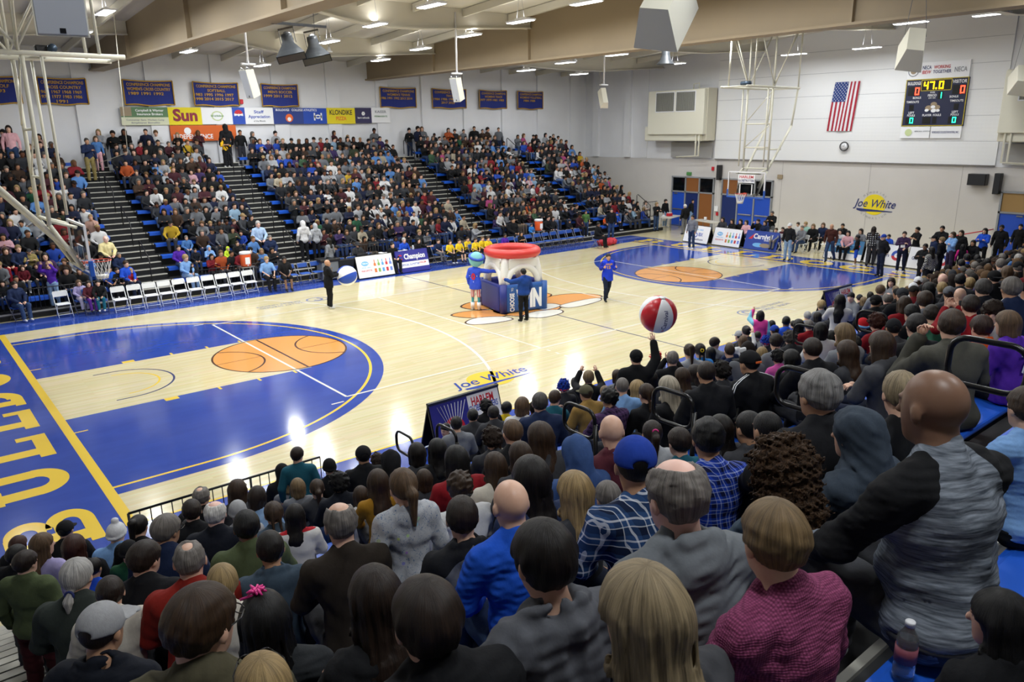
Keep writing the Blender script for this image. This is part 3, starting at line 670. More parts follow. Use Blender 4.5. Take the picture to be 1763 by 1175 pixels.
# ------------------------------------------------------------------ lamps, speakers, horns
lens = mat('lamp_lens', '#ffffff', .4, emit='#f6fbff', es=9.)
def lamp(x, y, z):
    e = empty('high_bay_lamp', (x, y, z)); b = MB(); b.box((0, 0, .035), (.36, 1.26, .06), white, bev=.015); b.box((0, 0, .10), (.12, .5, .07), white, bev=.01); b.build('housing', e)
    b = MB(); b.box((0, 0, 0), (.30, 1.18, .012), lens, bev=.005); b.build('lens', e)
    b = MB()
    for k in (-.2, .2): b.tube([(0, k, .12), (0, k * .3, RZ(y) - z)], .006, grey_metal, 5)
    b.build('hanger', e); return e
ORD = ['first', 'second', 'third', 'fourth', 'fifth', 'sixth', 'seventh', 'eighth', 'ninth', 'tenth', 'eleventh', 'twelfth']
rows_ = {}
for x, y, z in LAMPS: rows_.setdefault(min((-14.6, -10.4, -6.2, -2.2, 2.05, 6.9, 11.6, 15.2, 18.4), key=lambda g: abs(g - x)), []).append((x, y, z))
for ri, g in enumerate(sorted(rows_)):
    for li, (x, y, z) in enumerate(sorted(rows_[g], key=lambda t: -t[1])): tag(lamp(x, y, z), 'white high-bay lamp, %s from the far wall in the %s row from left' % (ORD[li], ORD[ri]), 'lamp', 'high-bay lamps under the roof')
spk_grille = mat('speaker_grille', '#b4b8bf', .7); spk_body = mat('speaker_cream', '#e6e3d2', .5)
def speaker(loc, rot, s, label, top, slim=1.):
    e = empty('loudspeaker', loc); e.rotation_euler = rot; e.scale = (s * slim, s * slim, s)
    b = MB(); w, h, dpt = .30, .46, .30   # trapezoid cabinet, grille faces +Y
    V = [(-w, .25, -h), (w, .25, -h), (w, .25, h), (-w, .25, h), (-w * .62, -.33, -h * .9), (w * .62, -.33, -h * .9), (w * .62, -.33, h * .9), (-w * .62, -.33, h * .9)]
    F = [(3, 2, 1, 0), (4, 5, 6, 7), (0, 1, 5, 4), (1, 2, 6, 5), (2, 3, 7, 6), (3, 0, 4, 7)]; b.add(V, F, spk_body); b.build('cabinet', e)
    b = MB(); b.box((0, .262, 0), (2 * w * .94, .03, 2 * h * .95), spk_grille, bev=.012); g = b.build('grille', e)
    b = MB(); b.box((0, .28, -h * .84), (.07, .01, .06), black); b.build('badge', g)
    b = MB()
    for sx in (-1, 1):
        p = e.matrix_basis.inverted() @ Vector((loc[0], loc[1], top)); b.tube([(sx * w * .8, -.1, h * .92), (p.x + .04 * sx, p.y, p.z)], .008, grey_metal, 5)
        b.tube([(sx * w * .8, .2, h * .95), (sx * w * .8, .1, h * 1.12), (sx * w * .8, -.05, h * .95)], .014, steel, 6)
    b.build('hanging_wire', e); bpy.context.view_layer.update(); return tag(e, label, 'speaker', 'loudspeakers hung from the roof')
R_ = math.radians
speaker((-14.35, -8.4, 7.5), (R_(-12), 0, R_(170)), .95, 'grey-fronted loudspeaker hanging at the top left, its round grille facing the camera', 9.8)
speaker((-8.87, -13.3, 7.2), (R_(-48), R_(8), R_(-66)), .90, 'largest cream loudspeaker, hung tilted in front of the tan girder', 9.9)
speaker((3.6, -10.7, 7.62), (R_(-48), R_(8), R_(-60)), 1.0, 'cream loudspeaker hung tilted just left of the scoreboard', 9.8)
speaker((19.2, -8.1, 7.5), (R_(-48), R_(8), R_(-60)), 1.15, 'cream loudspeaker at the right edge, half out of the picture', 9.8)
speaker((-6.8, 5., 7.38), (R_(-14), 0, R_(105)), .95, 'small cream loudspeaker on a white pole above the soft drink banner', 8.05, .62)
speaker((1.22, 5., 7.38), (R_(-14), 0, R_(100)), .95, 'small cream loudspeaker on a white pole by the second banner right of the girder', 8.05, .62)
speaker((9.2, 5., 7.2), (R_(-35), 0, R_(-30)), .95, 'small cream loudspeaker on a white pole left of the wall mounted air handler', 8.05, .62)
for (x, y, z0, z1), lb in (((-6.8, 5, 7.95, 10.1), 'above the soft drink banner'), ((1.22, 5, 7.95, 10.1), 'in front of the wall right of the girder end'), ((9.2, 5, 7.75, 10.1), 'left of the air handler')):
    b = MB(); b.tube([(x, y, z0), (x, y, z1)], .035, white, 8); b.box((x, y, z0), (.45, .12, .05), white, bev=.01); o = b.build('speaker_pole'); tag(o, 'white pole carrying a small loudspeaker, ' + lb, 'pole')
horn_m = mat('horn_grey', '#474b4f', .45)
def horn(loc, rot, label):
    e = empty('horn_speaker', loc); e.rotation_euler = rot; b = MB(); pr = [(.0, .13), (.12, .13), (.30, .15), (.42, .22), (.55, .34), (.62, .40)]; V = []; F = []
    secs = [(0, .13, .13), (.16, .14, .14), (.30, .16, .13), (.42, .17, .16), (.58, .13, .27), (.74, .12, .36)]
    for z, a, c in secs: V += [(-c, -a, -z), (c, -a, -z), (c, a, -z), (-c, a, -z)]
    for i in range(5):
        for j in range(4): F.append((4 * i + j, 4 * i + (j + 1) % 4, 4 * i + 4 + (j + 1) % 4, 4 * i + 4 + j))
    F.append((0, 1, 2, 3)); b.add(V, F, horn_m, True); b.tube([(0, 0, .12), (0, 0, -.1)], [.10, .15], horn_m, 14); b.build('bell', e)
    b = MB(); b.box((0, 0, -.735), (.68, .2, .01), black); b.build('mouth', e)
    b = MB(); b.bar((.19, 0, -.2), (.19, 0, .34), .05, .012, black); b.bar((-.19, 0, -.2), (-.19, 0, .34), .05, .012, black); b.bar((-.2, 0, .34), (.2, 0, .34), .05, .012, black); b.build('bracket', e)
    return tag(e, label, 'speaker', 'grey horn loudspeakers')
horn((-7.65, .05, 8.22), (R_(-42), R_(-12), R_(-30)), 'dark grey horn loudspeaker under the tan girder, left of the pair'); horn((-6.95, .05, 8.2), (R_(-42), R_(-12), R_(-30)), 'dark grey horn loudspeaker under the tan girder, right of the pair')
b = MB(); b.box((-7.3, .05, 8.55), (1.5, .08, .06), black); o = b.build('horn_mount'); tag(o, 'black mounting bar holding the two horn loudspeakers under the girder', 'bracket')
e = empty('bell_speaker', (7.0, -.24, 8.45)); b = MB(); b.lathe([(.12, .32), (.15, .30), (.15, .02), (.17, 0), (.22, -.16), (.33, -.28), (.34, -.30), (.30, -.29)], horn_m); b.build('bell', e); b = MB(); b.tube([(0, 0, .3), (0, 0, 2.1)], .02, white, 6); b.build('hanger', e)
tag(e, 'single round grey bell speaker hanging below the largest cream loudspeaker', 'speaker')
for x, y in ((-3.2, 7.6), (10.5, 8.2), (-1.2, 10.5)):
    e = empty('ceiling_fan_light', (x, y, 9.05)); b = MB(); b.lathe([(.05, .18), (.07, .05), (.13, 0), (.12, -.03)], white, n=14); b.tube([(0, 0, .15), (0, 0, RZ(y) - 9.05)], .012, grey_metal, 5); b.build('body', e)
    tag(e, 'small white round fitting on a thin rod, hanging %s' % {-3.2: 'right of the two horn speakers', 10.5: 'left of the bell speaker', -1.2: 'behind the horn speakers'}[x], 'fitting')

# ------------------------------------------------------------------ basketball goals hung from the roof
glass = mat('clear_glass', '#ffffff', .02, trans=1.); bsdf(glass).inputs['IOR'].default_value = 1.05
def goal(s, label):
    e = empty('basketball_goal', (12.75 * s, 0, 0)); q = lambda x, y, z: (x * s, y, z)   # local: +x towards the wall behind
    fx = .36
    b = MB(); b.box(q(fx + .02, 0, 3.42), (.02, 1.80, 1.05), glass); b.build('glass_board', e)
    b = MB()
    for a, c in (((0, -.915, 2.88), (0, .915, 2.88)), ((0, -.915, 3.96), (0, .915, 3.96)), ((0, -.915, 2.88), (0, -.915, 3.96)), ((0, .915, 2.88), (0, .915, 3.96))): b.bar(q(fx + .02 + a[0], a[1], a[2]), q(fx + .02 + c[0], c[1], c[2]), .05, .05, white)
    fr = b.build('board_frame', e)
    b = MB(); x0 = fx + .004
    for a, c in (((-.305, 3.0), (.305, 3.0)), ((-.305, 3.45), (.305, 3.45)), ((-.305, 3.0), (-.305, 3.45)), ((.305, 3.0), (.305, 3.45))): b.bar(q(x0, *a), q(x0, *c), .05, .006, white)
    M = frame(q(x0, 0, 3.5), (0, -s, 0), (0, 0, 1))
    b.add([(-.42, 0, 0), (.42, 0, 0), (.42, .36, 0), (-.42, .36, 0)], [(0, 1, 2, 3)], whitep, M=M); b.text('HARLEM', 0, .2, .12, redp, M=M, w=.7, bold=.02, z=.003); b.text('GLOBETROTTERS', 0, .05, .10, navyp, M=M, w=.8, bold=.02, z=.003); b.build('board_print', e)
    b = MB(); b.box(q(fx + .01, 0, 2.87), (.10, 1.86, .07), blue_plastic, bev=.02)
    for k in (-1, 1): b.box(q(fx + .01, .93 * k, 3.02), (.10, .06, .36), blue_plastic, bev=.02)
    b.build('edge_padding', e)
    b = MB(); rim = mat('rim_orange', '#d8492b', .4)
    b.tube([(.228 * math.cos(a), .228 * math.sin(a), 3.05) for a in np.linspace(0, 2 * math.pi, 28, endpoint=False)], .010, rim, 7, closed=True); b.box(q(.30, 0, 3.04), (.13, .15, .04), rim); b.box(q(.345, 0, 3.0), (.02, .16, .14), rim); b.build('rim', e)
    b = MB(); net = mat('net_white', '#ecebe6', .8)
    for k in range(12):
        for d in (1, -1): b.tube([((.225 - .11 * t) * math.cos(2 * math.pi * (k + d * t * 1.1) / 12), (.225 - .11 * t) * math.sin(2 * math.pi * (k + d * t * 1.1) / 12), 3.04 - .42 * t) for t in np.linspace(0, 1, 6)], .006, net, 4)
    b.lathe([(.115, 2.63), (.125, 2.70), (.12, 2.71)], net, n=16); b.build('net', e)
    b = MB(); P = lambda a, c, r=.035: b.tube([q(*a), q(*c)], r, cream, 8)
    for k in (-1, 1):
        y = .62 * k
        P((-1.0, y, 7.5), (3.0, y, 7.5), .05); P((.95, y, 7.45), (.98, y, 4.0), .045); P((.98, y, 4.0), (.45, y * .8, 2.95), .045); P((.60, y, 7.45), (.62, y, 4.2), .03); P((.45, y * .8, 3.9), (1.0, y, 4.1), .035)
        P((-.5, y, 7.5), (-.45, y, RZ(0) - .1)); P((1.0, y, 7.5), (.95, y, RZ(0) - .1)); P((2.9, y, 7.5), (2.9, y, RZ(0) - .1)); P((-.5, y, RZ(0) - .3), (1.0, y, 7.6), .025); P((2.9, y, RZ(0) - .3), (1.0, y, 7.6), .025)
        P((2.6, y, 5.9), (.55, y * .8, 3.3), .05); P((2.6, y, 5.9), (2.9, y, 7.45), .045)
    for x, z in ((.96, 6.), (.97, 5.0), (.98, 4.1), (-.95, 7.5), (2.9, 7.5), (.5, 3.0), (.5, 3.9), (1.9, 4.9)): P((x, -.62, z), (x, .62, z), .03)
    P((1., -.62, 7.4), (1., .62, 6.1), .02); P((.98, -.62, 6), (.98, .62, 5), .02); P((1, -.62, 7.5), (1, -1.8, RZ(0) - .2), .02); P((1, .62, 7.5), (1, 1.8, RZ(0) - .2), .02)
    b.build('hanging_frame', e)
    b = MB(); b.box(q(.4, .3, 7.66), (.32, .2, .18), black, bev=.03); b.tube([q(.25, .05, 7.68), q(.25, .5, 7.68)], .09, mat('winch', '#3b4a5a', .4, .5), 12); b.build('winch', e)
    return tag(e, label, 'basketball goal')
goal(-1, 'ceiling-hung basketball goal with glass board and orange rim at the left end'); goal(1, 'ceiling-hung basketball goal with glass board at the right end, before blue doors')
b = MB(); b.tube([(-9.5, 9, RZ(9) - .2), (-8.7, 13.2, 5.2), (-9.5, 14.5, 4.8)], .012, cream, 5); o = b.build('lift_cable'); tag(o, 'thin pale cable slanting down across the far left aisle', 'cable')

# ------------------------------------------------------------------ end wall: doors, air handlers, flag, clock, scoreboard
door_blue = mat('door_blue', '#1f4fc0', .45); frame_grey = mat('door_frame_grey', '#8f9296', .5); dark_glass = mat('dark_glass', '#0d1013', .08); amber = mat('lit_lobby', '#63401f', .5, emit='#b06a34', es=.10); tin = mat('tinted_board', '#a5834f', .6)
def doorset(y0, y1, n, kinds, nm):
    X = EW - .05; w = (y0 - y1) / n; e = empty(nm, (0, 0, 0)); e['kind'] = 'structure'
    b = MB()
    for i in range(n + 1): b.box((X, y0 - i * w, 1.5), (.14, .08, 3.0), frame_grey)
    for z in (3.0, 2.12): b.box((X, (y0 + y1) / 2, z), (.14, y0 - y1 + .08, .08), frame_grey)
    b.build('door_frame', e)
    for i in range(n):
        y = y0 - (i + .5) * w; t, d = kinds[i]
        b = MB(); b.box((X + .0, y, 2.56), (.02, w - .1, .8), t); b.build('transom', e)
        b = MB(); b.box((X - .0, y, 1.05), (.05, w - .1, 2.05), d)
        lf = b.build('door_leaf', e)
        if d is door_blue: b = MB(); b.box((X - .06, y, 1.05), (.05, w - .25, .07), steel, bev=.01); b.box((X - .05, y + .2, 2.0), (.05, .25, .06), grey_metal); b.build('push_bar', lf)
    return e
doorset(10.8, 7.75, 3, [(dark_glass, door_blue), (amber, mat('door_dark_blue', '#142a66', .5)), (dark_glass, amber)], 'door_1')
doorset(7.15, 3.9, 3, [(amber, mat('door_dark_blue', '#142a66', .5)), (dark_glass, door_blue), (dark_glass, door_blue)], 'door_2')
doorset(-7.35, -9.4, 1, [(tin, door_blue)], 'door_3')
def air_handler(y0, s, label):   # y0 = edge towards the centre panel, s = side it grows to
    e = empty('air_handler', (EW - .10, y0, 0)); beige = mat('beige_metal', '#cfcab6', .5)
    b = MB(); b.box((-.55, s * 2.1, 6.75), (1.1, 4.1, 2.5), cream, bev=.03); b.box((-.4, s * .35, 6.6), (.85, .7, 2.9), beige, bev=.02); b.box((-.45, s * 2.4, 5.55), (1.0, 4.2, .85), cream, bev=.06); b.build('casing', e)
    gr = mat('louvre_grey', '#83837a', .6); dk = mat('louvre_dark', '#55544f', .6)
    b = MB()
    for k in (0, 1):
        b.box((-1.11, s * (1.35 + k * 1.5), 7.35), (.02, 1.42, 1.15), white); b.box((-1.115, s * (1.35 + k * 1.5), 7.35), (.03, 1.32, 1.05), gr)
        for j in range(12): b.box((-1.135, s * (.75 + k * 1.5 + j * .11), 7.35), (.015, .012, 1.0), dk)
    b.build('upper_louvre', e); b = MB()
    for k in (0, 1): b.box((-.96, s * (1.7 + k * 1.6), 5.85), (.02, 1.5, .58), white); b.box((-.97, s * (1.7 + k * 1.6), 5.85), (.03, 1.4, .5), dk)
    b.build('lower_louvre', e); b = MB()
    for k in (0, .22): b.tube([(-.75, s * (.35 + k), 7.0), (-1.0, s * (.35 + k), 6.5), (-1.0, s * (.35 + k), 4.3), (-.9, s * 2., 4.2)], .05, cream, 8)
    b.tube([(-.5, s * .9, 8.0), (-.5, s * .9, 8.35), (-.5, s * 1.3, 8.3), (-.5, s * 1.3, 8.0)], .03, cream, 6); b.build('pipes', e)
    b = MB(); b.box((-.03, s * 1.6, 4.6), (.06, 3.0, .9), mat('recess_grey', '#a9a8a6', .8)); b.build('recess_panel', e)
    return tag(e, label, 'air conditioner')
air_handler(7.85, 1, 'cream wall-mounted air handler with louvres above the left blue doors'); air_handler(-7.1, -1, 'cream wall-mounted air handler with louvres at the right picture edge')
e = empty('national_flag', (EW - .10, .25, 6.8)); b = MB(); H, Wd = 2.35, 1.28; fr = mat('flag_red', '#a51f33', .8); fb = mat('flag_blue', '#27407f', .8); fw = mat('flag_white', '#e2e3e6', .8)
wv = lambda t: -.05 - .03 * math.sin(t * 9)
for i in range(13):
    for j in range(10):
        u0, u1 = i / 13, (i + 1) / 13; t0, t1 = j / 10, (j + 1) / 10; sk = lambda u, t: (wv(u + t * .3), (.5 - u) * Wd + .22 * t - .1, H / 2 - t * H)
        b.add([sk(u0, t0), sk(u1, t0), sk(u1, t1), sk(u0, t1)], [(3, 2, 1, 0)], fr if i % 2 == 0 else fw)
b.build('stripes', e); b = MB(); q = lambda u, t: (wv(u + t * .3) - .012, (.5 - u) * Wd + .22 * t - .1, H / 2 - t * H)
for i in range(7):
    for j in range(4): b.add([q(i / 13, j / 10), q((i + 1) / 13, j / 10), q((i + 1) / 13, (j + 1) / 10), q(i / 13, (j + 1) / 10)], [(3, 2, 1, 0)], fb)
for i in range(9):
    for j in range(11):
        if (i + j) % 2 == 0:
            c = q((.5 + i * .75) / 13, .025 + j * .035); b.poly([(.034 * (1 if k % 2 == 0 else .42) * math.sin(k * math.pi / 5), .034 * (1 if k % 2 == 0 else .42) * math.cos(k * math.pi / 5)) for k in range(10)][::-1], fw, M=frame((c[0] - .006, c[1], c[2]), (0, -1, 0), (0, 0, 1)))
b.build('star_field', e); tag(e, 'large red, white and blue flag hanging vertically on the white end wall', 'flag')
e = empty('wall_clock', (EW - .13, .0, 4.88)); e.rotation_euler = (0, -math.pi / 2, 0); b = MB(); b.lathe([(.20, 0), (.23, .02), (.23, .06), (.20, .065), (.19, .04)], black, n=32); b.build('rim', e)
b = MB(); b.lathe([(.195, .03), (.195, .042)], whitep, n=32); f = b.build('clock_face', e); b = MB(); b.box((.05, 0, .05), (.13, .014, .006), black); b.box((.02, .05, .052), (.012, .12, .006), black)
for k in range(12): b.box((.165 * math.cos(k * math.pi / 6), .165 * math.sin(k * math.pi / 6), .046), (.02, .02, .004), black)
b.build('hands', f); tag(e, 'round wall clock with black rim below the flag', 'clock')
# scoreboard
e = empty('scoreboard', (EW - .12, -4.05, 6.9)); b = MB(); sb_blue = mat('scoreboard_navy', '#1a2142', .5)
b.box((0, 0, -.05), (.12, 2.7, 2.08), sb_blue); b.build('cabinet', e)
b = MB(); b.box((0, .02, -1.36), (.10, 2.66, .52), whitep); b.build('lower_sponsor_panel', e); b = MB(); b.box((0, .02, 1.36), (.10, 2.66, .72), whitep); pn = b.build('upper_sponsor_panel', e)
M = frame((-.066, 0, 0), (0, -1, 0), (0, 0, 1)); b = MB(); P = lambda x0, y0, x1, y1, m, z=.002: b.rect(x0, y0, x1, y1, m, M=M, z=z)
yb = mat('board_yellow', '#c9b51e', .5)
for a in ((-1.34, .97, 1.34, 1.0), (-1.34, -1.08, 1.34, -1.05), (-1.34, -1.08, -1.31, 1.0), (1.31, -1.08, 1.34, 1.0), (-.66, .93, .66, .955), (-.66, .47, .66, .495), (-.66, .47, -.635, .955), (.635, .47, .66, .955)): P(*a, yb)
for a, s_ in (((-1.34, 1.0, 1.34, 1.02)), 0), : pass
dk = mat('led_window', '#0c0c0e', .3)
for a in ((-.62, .50, .62, .92), (-1.22, .28, -.68, .68), (.72, .28, 1.26, .68), (.12, .10, .34, .42), (-1.08, -.38, -.88, -.12), (.86, -.38, 1.06, -.12), (-1.18, -.98, -.82, -.68), (-.42, -.98, -.06, -.68), (.02, -.98, .2, -.68), (.7, -.98, 1.06, -.68)): P(*a, dk, .004)
tx = lambda t, x, y, h, m, w=None: b.text(t, x, y, h, m, M=M, w=w, bold=.015, z=.005)
tx('BULLDOGS', -.97, .76, .13, whitep, .58); tx('VISITOR', .98, .76, .14, whitep, .6)
for x in (-.78, .82): tx('BONUS', x, .14, .09, whitep, .36)
tx('POSS', -.12, .37, .06, whitep, .2); tx('PERIOD', -.12, .22, .10, whitep, .38); tx('QTR  INN', -.12, .13, .05, whitep, .3)
for x in (-.95, .95): tx('TIMEOUTS', x, -.04, .09, whitep, .56); tx('LEFT', x, -.52, .09, whitep, .26); tx('FOULS', x, -.64, .09, whitep, .34)
tx('PLAYER', -.24, -.64, .09, whitep, .4); tx('FOULS', .2, -.64, .09, whitep, .34)
for px, py, r, m in ((-.2, -.28, .16, tan), (0, -.12, .14, tan), (.14, -.26, .15, tan), (-.02, -.24, .10, whitep), (-.28, -.38, .09, whitep), (.02, -.4, .12, whitep), (.2, -.4, .09, whitep)): b.poly([(px + r * math.cos(a), py + r * .7 * math.sin(a)) for a in np.linspace(0, 6.28, 16, endpoint=False)], m, M=M @ Matrix.Translation((0, 0, .006 if m is tan else .008)))
b.build('lettering', e)
def seg(b, d, x, y, w, h, m):
    S = {'0': 'abcdef', '1': 'bc', '4': 'fgbc', '7': 'abc'}[d]; t = w * .24
    R = {'a': (0, h - t, w, h), 'd': (0, 0, w, t), 'g': (0, h / 2 - t / 2, w, h / 2 + t / 2), 'f': (0, h / 2, t, h), 'e': (0, 0, t, h / 2), 'b': (w - t, h / 2, w, h), 'c': (w - t, 0, w, h / 2)}
    for k in S: r = R[k]; b.rect(x + r[0], y + r[1], x + r[2], y + r[3], m, M=M, z=.009)
ly = mat('led_amber', '#ffb000', emit='#ffc400', es=3.2); lr = mat('led_red', '#ff3030', emit='#ff3a22', es=3.2); lg = mat('led_green', '#20e0a0', emit='#22e6a0', es=2.2)
b = MB(); seg(b, '4', -.54, .54, .2, .33, ly); seg(b, '7', -.28, .54, .2, .33, ly); b.rect(-.02, .54, .04, .60, ly, M=M, z=.009); seg(b, '0', .12, .54, .2, .33, ly); b.build('clock_digits', e)
b = MB(); seg(b, '0', -.9, .31, .19, .33, lr); seg(b, '0', 1.04, .31, .19, .33, lr); b.build('score_digits', e)
b = MB(); seg(b, '1', .14, .13, .15, .26, lg); b.build('period_digit', e); b = MB(); seg(b, '0', -.99, -.95, .16, .25, lg); b.build('foul_digit', e); b = MB(); seg(b, '0', .87, -.95, .16, .25, lg); b.build('foul_digit', e)
b = MB(); T2 = M @ Matrix.Translation((0, 0, -.006)); tt = lambda t, x, y, h, m, w=None: b.text(t, x, y, h, m, M=M, w=w, bold=.012, z=.0)
tt('NECA', -.5, 1.42, .15, navyp, .38); tt('IBEW', -.5, 1.22, .15, redp, .38); tt('WORKING', .15, 1.42, .14, redp, .7); tt('TOGETHER', .17, 1.22, .14, navyp, .78); tt('NECA', .95, 1.24, .2, greyp, .52)
b.ring((-1.08, 1.36), .2, .24, greyp, n=24, M=M); b.ring((-1.08, 1.36), .0, .13, tan, n=20, M=M); b.ring((-.98, -1.36), .0, .16, mat('pale_green', '#c9d7a0'), n=24, M=M)
tt('RENEGADE COLLEGE BOOSTERS, INC.', .65, -1.4, .09, navyp, 1.15); tt('MEMORIAL HOSPITAL', -.35, -1.34, .06, greyp, .7); b.rect(-.02, -1.62, 0, -1.1, black, M=M)
b.build('sponsor_print', pn); tag(e, 'electronic scoreboard reading 47.0 and 0 to 0 on the end wall', 'scoreboard')
b = MB(); joe(b, frame((EW - .012, -1.78, 1.62), (0, -1, 0), (0, 0, 1)), .92, mat('script_navy', '#26336f', .5), mat('logo_yellow', '#eed71c', .5)); o = b.build('wall_logo'); tag(o, 'painted wall emblem with navy script over a yellow circle', 'sign')
for (y, z, w, h, d, lb) in ((7.35, 3.35, .22, .85, .28, 'tall black wall speaker between the two left door sets'), (-7.15, 3.35, .26, .9, .3, 'tall black wall speaker right of the wall emblem, near the right doors'), (-6.35, 3.5, .75, .5, .35, 'wide black wall speaker right of the wall emblem')):
    e = empty('wall_speaker', (EW - .02 - d / 2, y, z)); b = MB(); b.box((0, 0, 0), (d, w, h), black, bev=.02); b.build('cabinet', e); b = MB(); b.box((-d / 2 - .006, 0, 0), (.012, w * .9, h * .92), mat('black_grille', '#26272a', .8)); b.build('grille', e); tag(e, lb, 'speaker')
for (y, z, m, w, h, nm, lb) in ((7.9, 3.55, redp, .16, .22, 'fire_alarm', 'small red fire alarm on the wall between the left doors'), (9.6, 3.2, greenp, .35, .2, 'exit_sign', 'small green exit sign above the far left doors'), (7.5, 1.25, whitep, .25, .3, 'wall_notice', 'white notice on the wall between the two left door sets'), (7.42, .95, redp, .14, .2, 'fire_pull', 'small red pull box below the white notice'), (3.5, 3.25, tan, .3, .22, 'exit_sign', 'small yellowish sign right of the basketball board')):
    b = MB(); b.box((EW - .04, y, z), (.07, w, h), m, bev=.01); o = b.build(nm); tag(o, lb, 'sign')
b = MB(); b.tube([(EW - 1., -5.7, .95), (EW - .8, -6.8, 1.25), (EW - .3, -7.2, 1.35), (EW - .01, -7.2, 1.35)], .025, redp, 6); o = b.build('barrier_rope'); tag(o, 'red rope strung near the wall before the right-hand doors', 'rope')

# ------------------------------------------------------------------ banners on the far wall
ban_blue = mat('banner_blue', '#22307f', .8); gold_b = mat('banner_gold', '#c79a3a', .8)
def champ(x0, x1, lines, lb):
    e = empty('championship_banner', ((x0 + x1) / 2, FW - .19, 7.68)); w = (x1 - x0) / 2; h = .53; n = 12
    sag = lambda t, k: (-.05 * (1 - (2 * t - 1) ** 2) if k > 0 else .03 * math.sin(t * 9))
    b = MB()
    for i in range(n):
        t0, t1 = i / n, (i + 1) / n; q = lambda t, k: ((2 * t - 1) * w, -.02 * math.sin(t * 11), h * k + sag(t, k))
        b.add([q(t0, -1), q(t1, -1), q(t1, 1), q(t0, 1)], [(0, 1, 2, 3)], ban_blue)
    b.build('cloth', e); b = MB()
    for k in (-1, 1): b.tube([((2 * i / n - 1) * w, -.02 * math.sin(i / n * 11) - .01, h * k + sag(i / n, k)) for i in range(n + 1)], .028, gold_b, 6); b.tube([(k * w, -.01, -h), (k * w, -.01, h)], .028, gold_b, 6)
    b.build('fringe', e); b = MB()
    for k in (-1, 1): b.box((k * w * .85, .08, h - .01), (.03, .22, .03), gold_b)
    b.build('hanging_bracket', e); b = MB(); M = frame((0, -.055, 0), (1, 0, 0), (0, 0, 1))
    for j, t in enumerate(lines): b.text(t, 0 if j < 2 else -.12 * w, h - .25 - .19 * j, .12, gold_b, M=M, w=min(1.75 * w, len(t) * .105), bold=.02)
    b.build('lettering', e); tag(e, lb, 'banner', 'blue championship banners')
champ(-13.0, -11.2, ['CONFERENCE CHAMPIONS', "MEN'S GOLF", '1985 1993'], 'blue championship banner cut off by the left picture edge')
champ(-10.55, -8.75, ['CONFERENCE CHAMPIONS', 'CROSS COUNTRY', '1966  1967 1968 1969', '1973  1977 1983 1986', '1991'], 'blue championship banner behind the left goal frame, headed cross country')
champ(-7.3, -5.2, ['CONFERENCE CHAMPIONS', "WOMEN'S CROSS COUNTRY", '1989 1991 1992'], 'blue championship banner above the green and white sponsor banner')
champ(-4.3, -2.2, ['CONFERENCE CHAMPIONS', 'SOFTBALL', '1983 1995 1996 1997', '1998 2014 2015 2017'], 'blue championship banner headed softball')
champ(-1.05, .85, ['CONFERENCE CHAMPIONS', "MEN'S SOCCER", '1999 2011 2012'], 'blue championship banner with three dates, headed soccer')
champ(5.6, 7.9, ['CONFERENCE CHAMPIONS', "WOMEN'S TENNIS", '1986 1991 1992 2013 2014'], 'first blue championship banner right of the girder end')
champ(9.0, 11.4, ['CONFERENCE CHAMPIONS', 'TRACK', '1984 1986 1987 1991', '2017 2022'], 'second blue banner right of the girder end, behind a small speaker')
champ(12.4, 14.5, ['CONFERENCE CHAMPIONS', "WOMEN'S TRACK", '1977 1979 1981 1983'], 'third blue championship banner right of the girder end')
champ(15.4, 17.5, ['CONFERENCE CHAMPIONS', "WOMEN'S VOLLEYBALL", '1984 1988'], 'rightmost blue championship banner, nearest the corner')
def spons(x0, x1, z0, z1, m, draw, lb, nm='sponsor_banner'):
    e = empty(nm, ((x0 + x1) / 2, FW - .18, (z0 + z1) / 2)); w = (x1 - x0) / 2; h = (z1 - z0) / 2; b = MB(); b.box((0, 0, 0), (2 * w, .02, 2 * h), m); b.build('sheet', e)
    b = MB(); draw(b, frame((0, -.014, 0), (1, 0, 0), (0, 0, 1)), w, h); b.build('print', e); tag(e, lb, 'banner', 'sponsor banners on the far wall')
T_ = lambda b, M, t, x, y, h, m, w=None, bold=.02: b.text(t, x, y, h, m, M=M, w=w, bold=bold, z=.002)
spons(-7.55, -5.55, 6.28, 7.06, mat('banner_cream', '#d9dcc0', .8), lambda b, M, w, h: (b.rect(-w, -.05, w, h, mat('dull_green', '#5b7f57'), M=M), b.rect(-w, 0, -w + .45, h, tan, M=M, z=.001), T_(b, M, 'Campbell & Wagner', .22, .2, .1, whitep, 1.2), T_(b, M, 'Insurance Brokers', .22, .04, .1, whitep, 1.1), T_(b, M, 'Commercial  Farm  Workers Comp', 0, -.2, .07, greyp, 1.6), T_(b, M, 'Employee Benefits', 0, -.32, .07, greyp, 1.2)), 'green and cream sponsor banner, first in the row under the blue banners')
spons(-5.55, -4.05, 6.28, 7.06, mat('banner_yellow', '#ecd92c', .8), lambda b, M, w, h: T_(b, M, 'Sun', 0, -.2, .5, mat('deep_red', '#8e1f3a'), 1.1, .04), 'yellow banner with the word Sun in dark red')
spons(-4.05, -2.6, 6.3, 7.06, whitep, lambda b, M, w, h: (b.ring((0, 0), .22, .28, mat('pale_green', '#c9d7a0'), n=24, M=M, sy=.8), T_(b, M, 'hall ambulance', 0, -.03, .09, greenp, .6)), 'white banner with a pale green oval emblem')
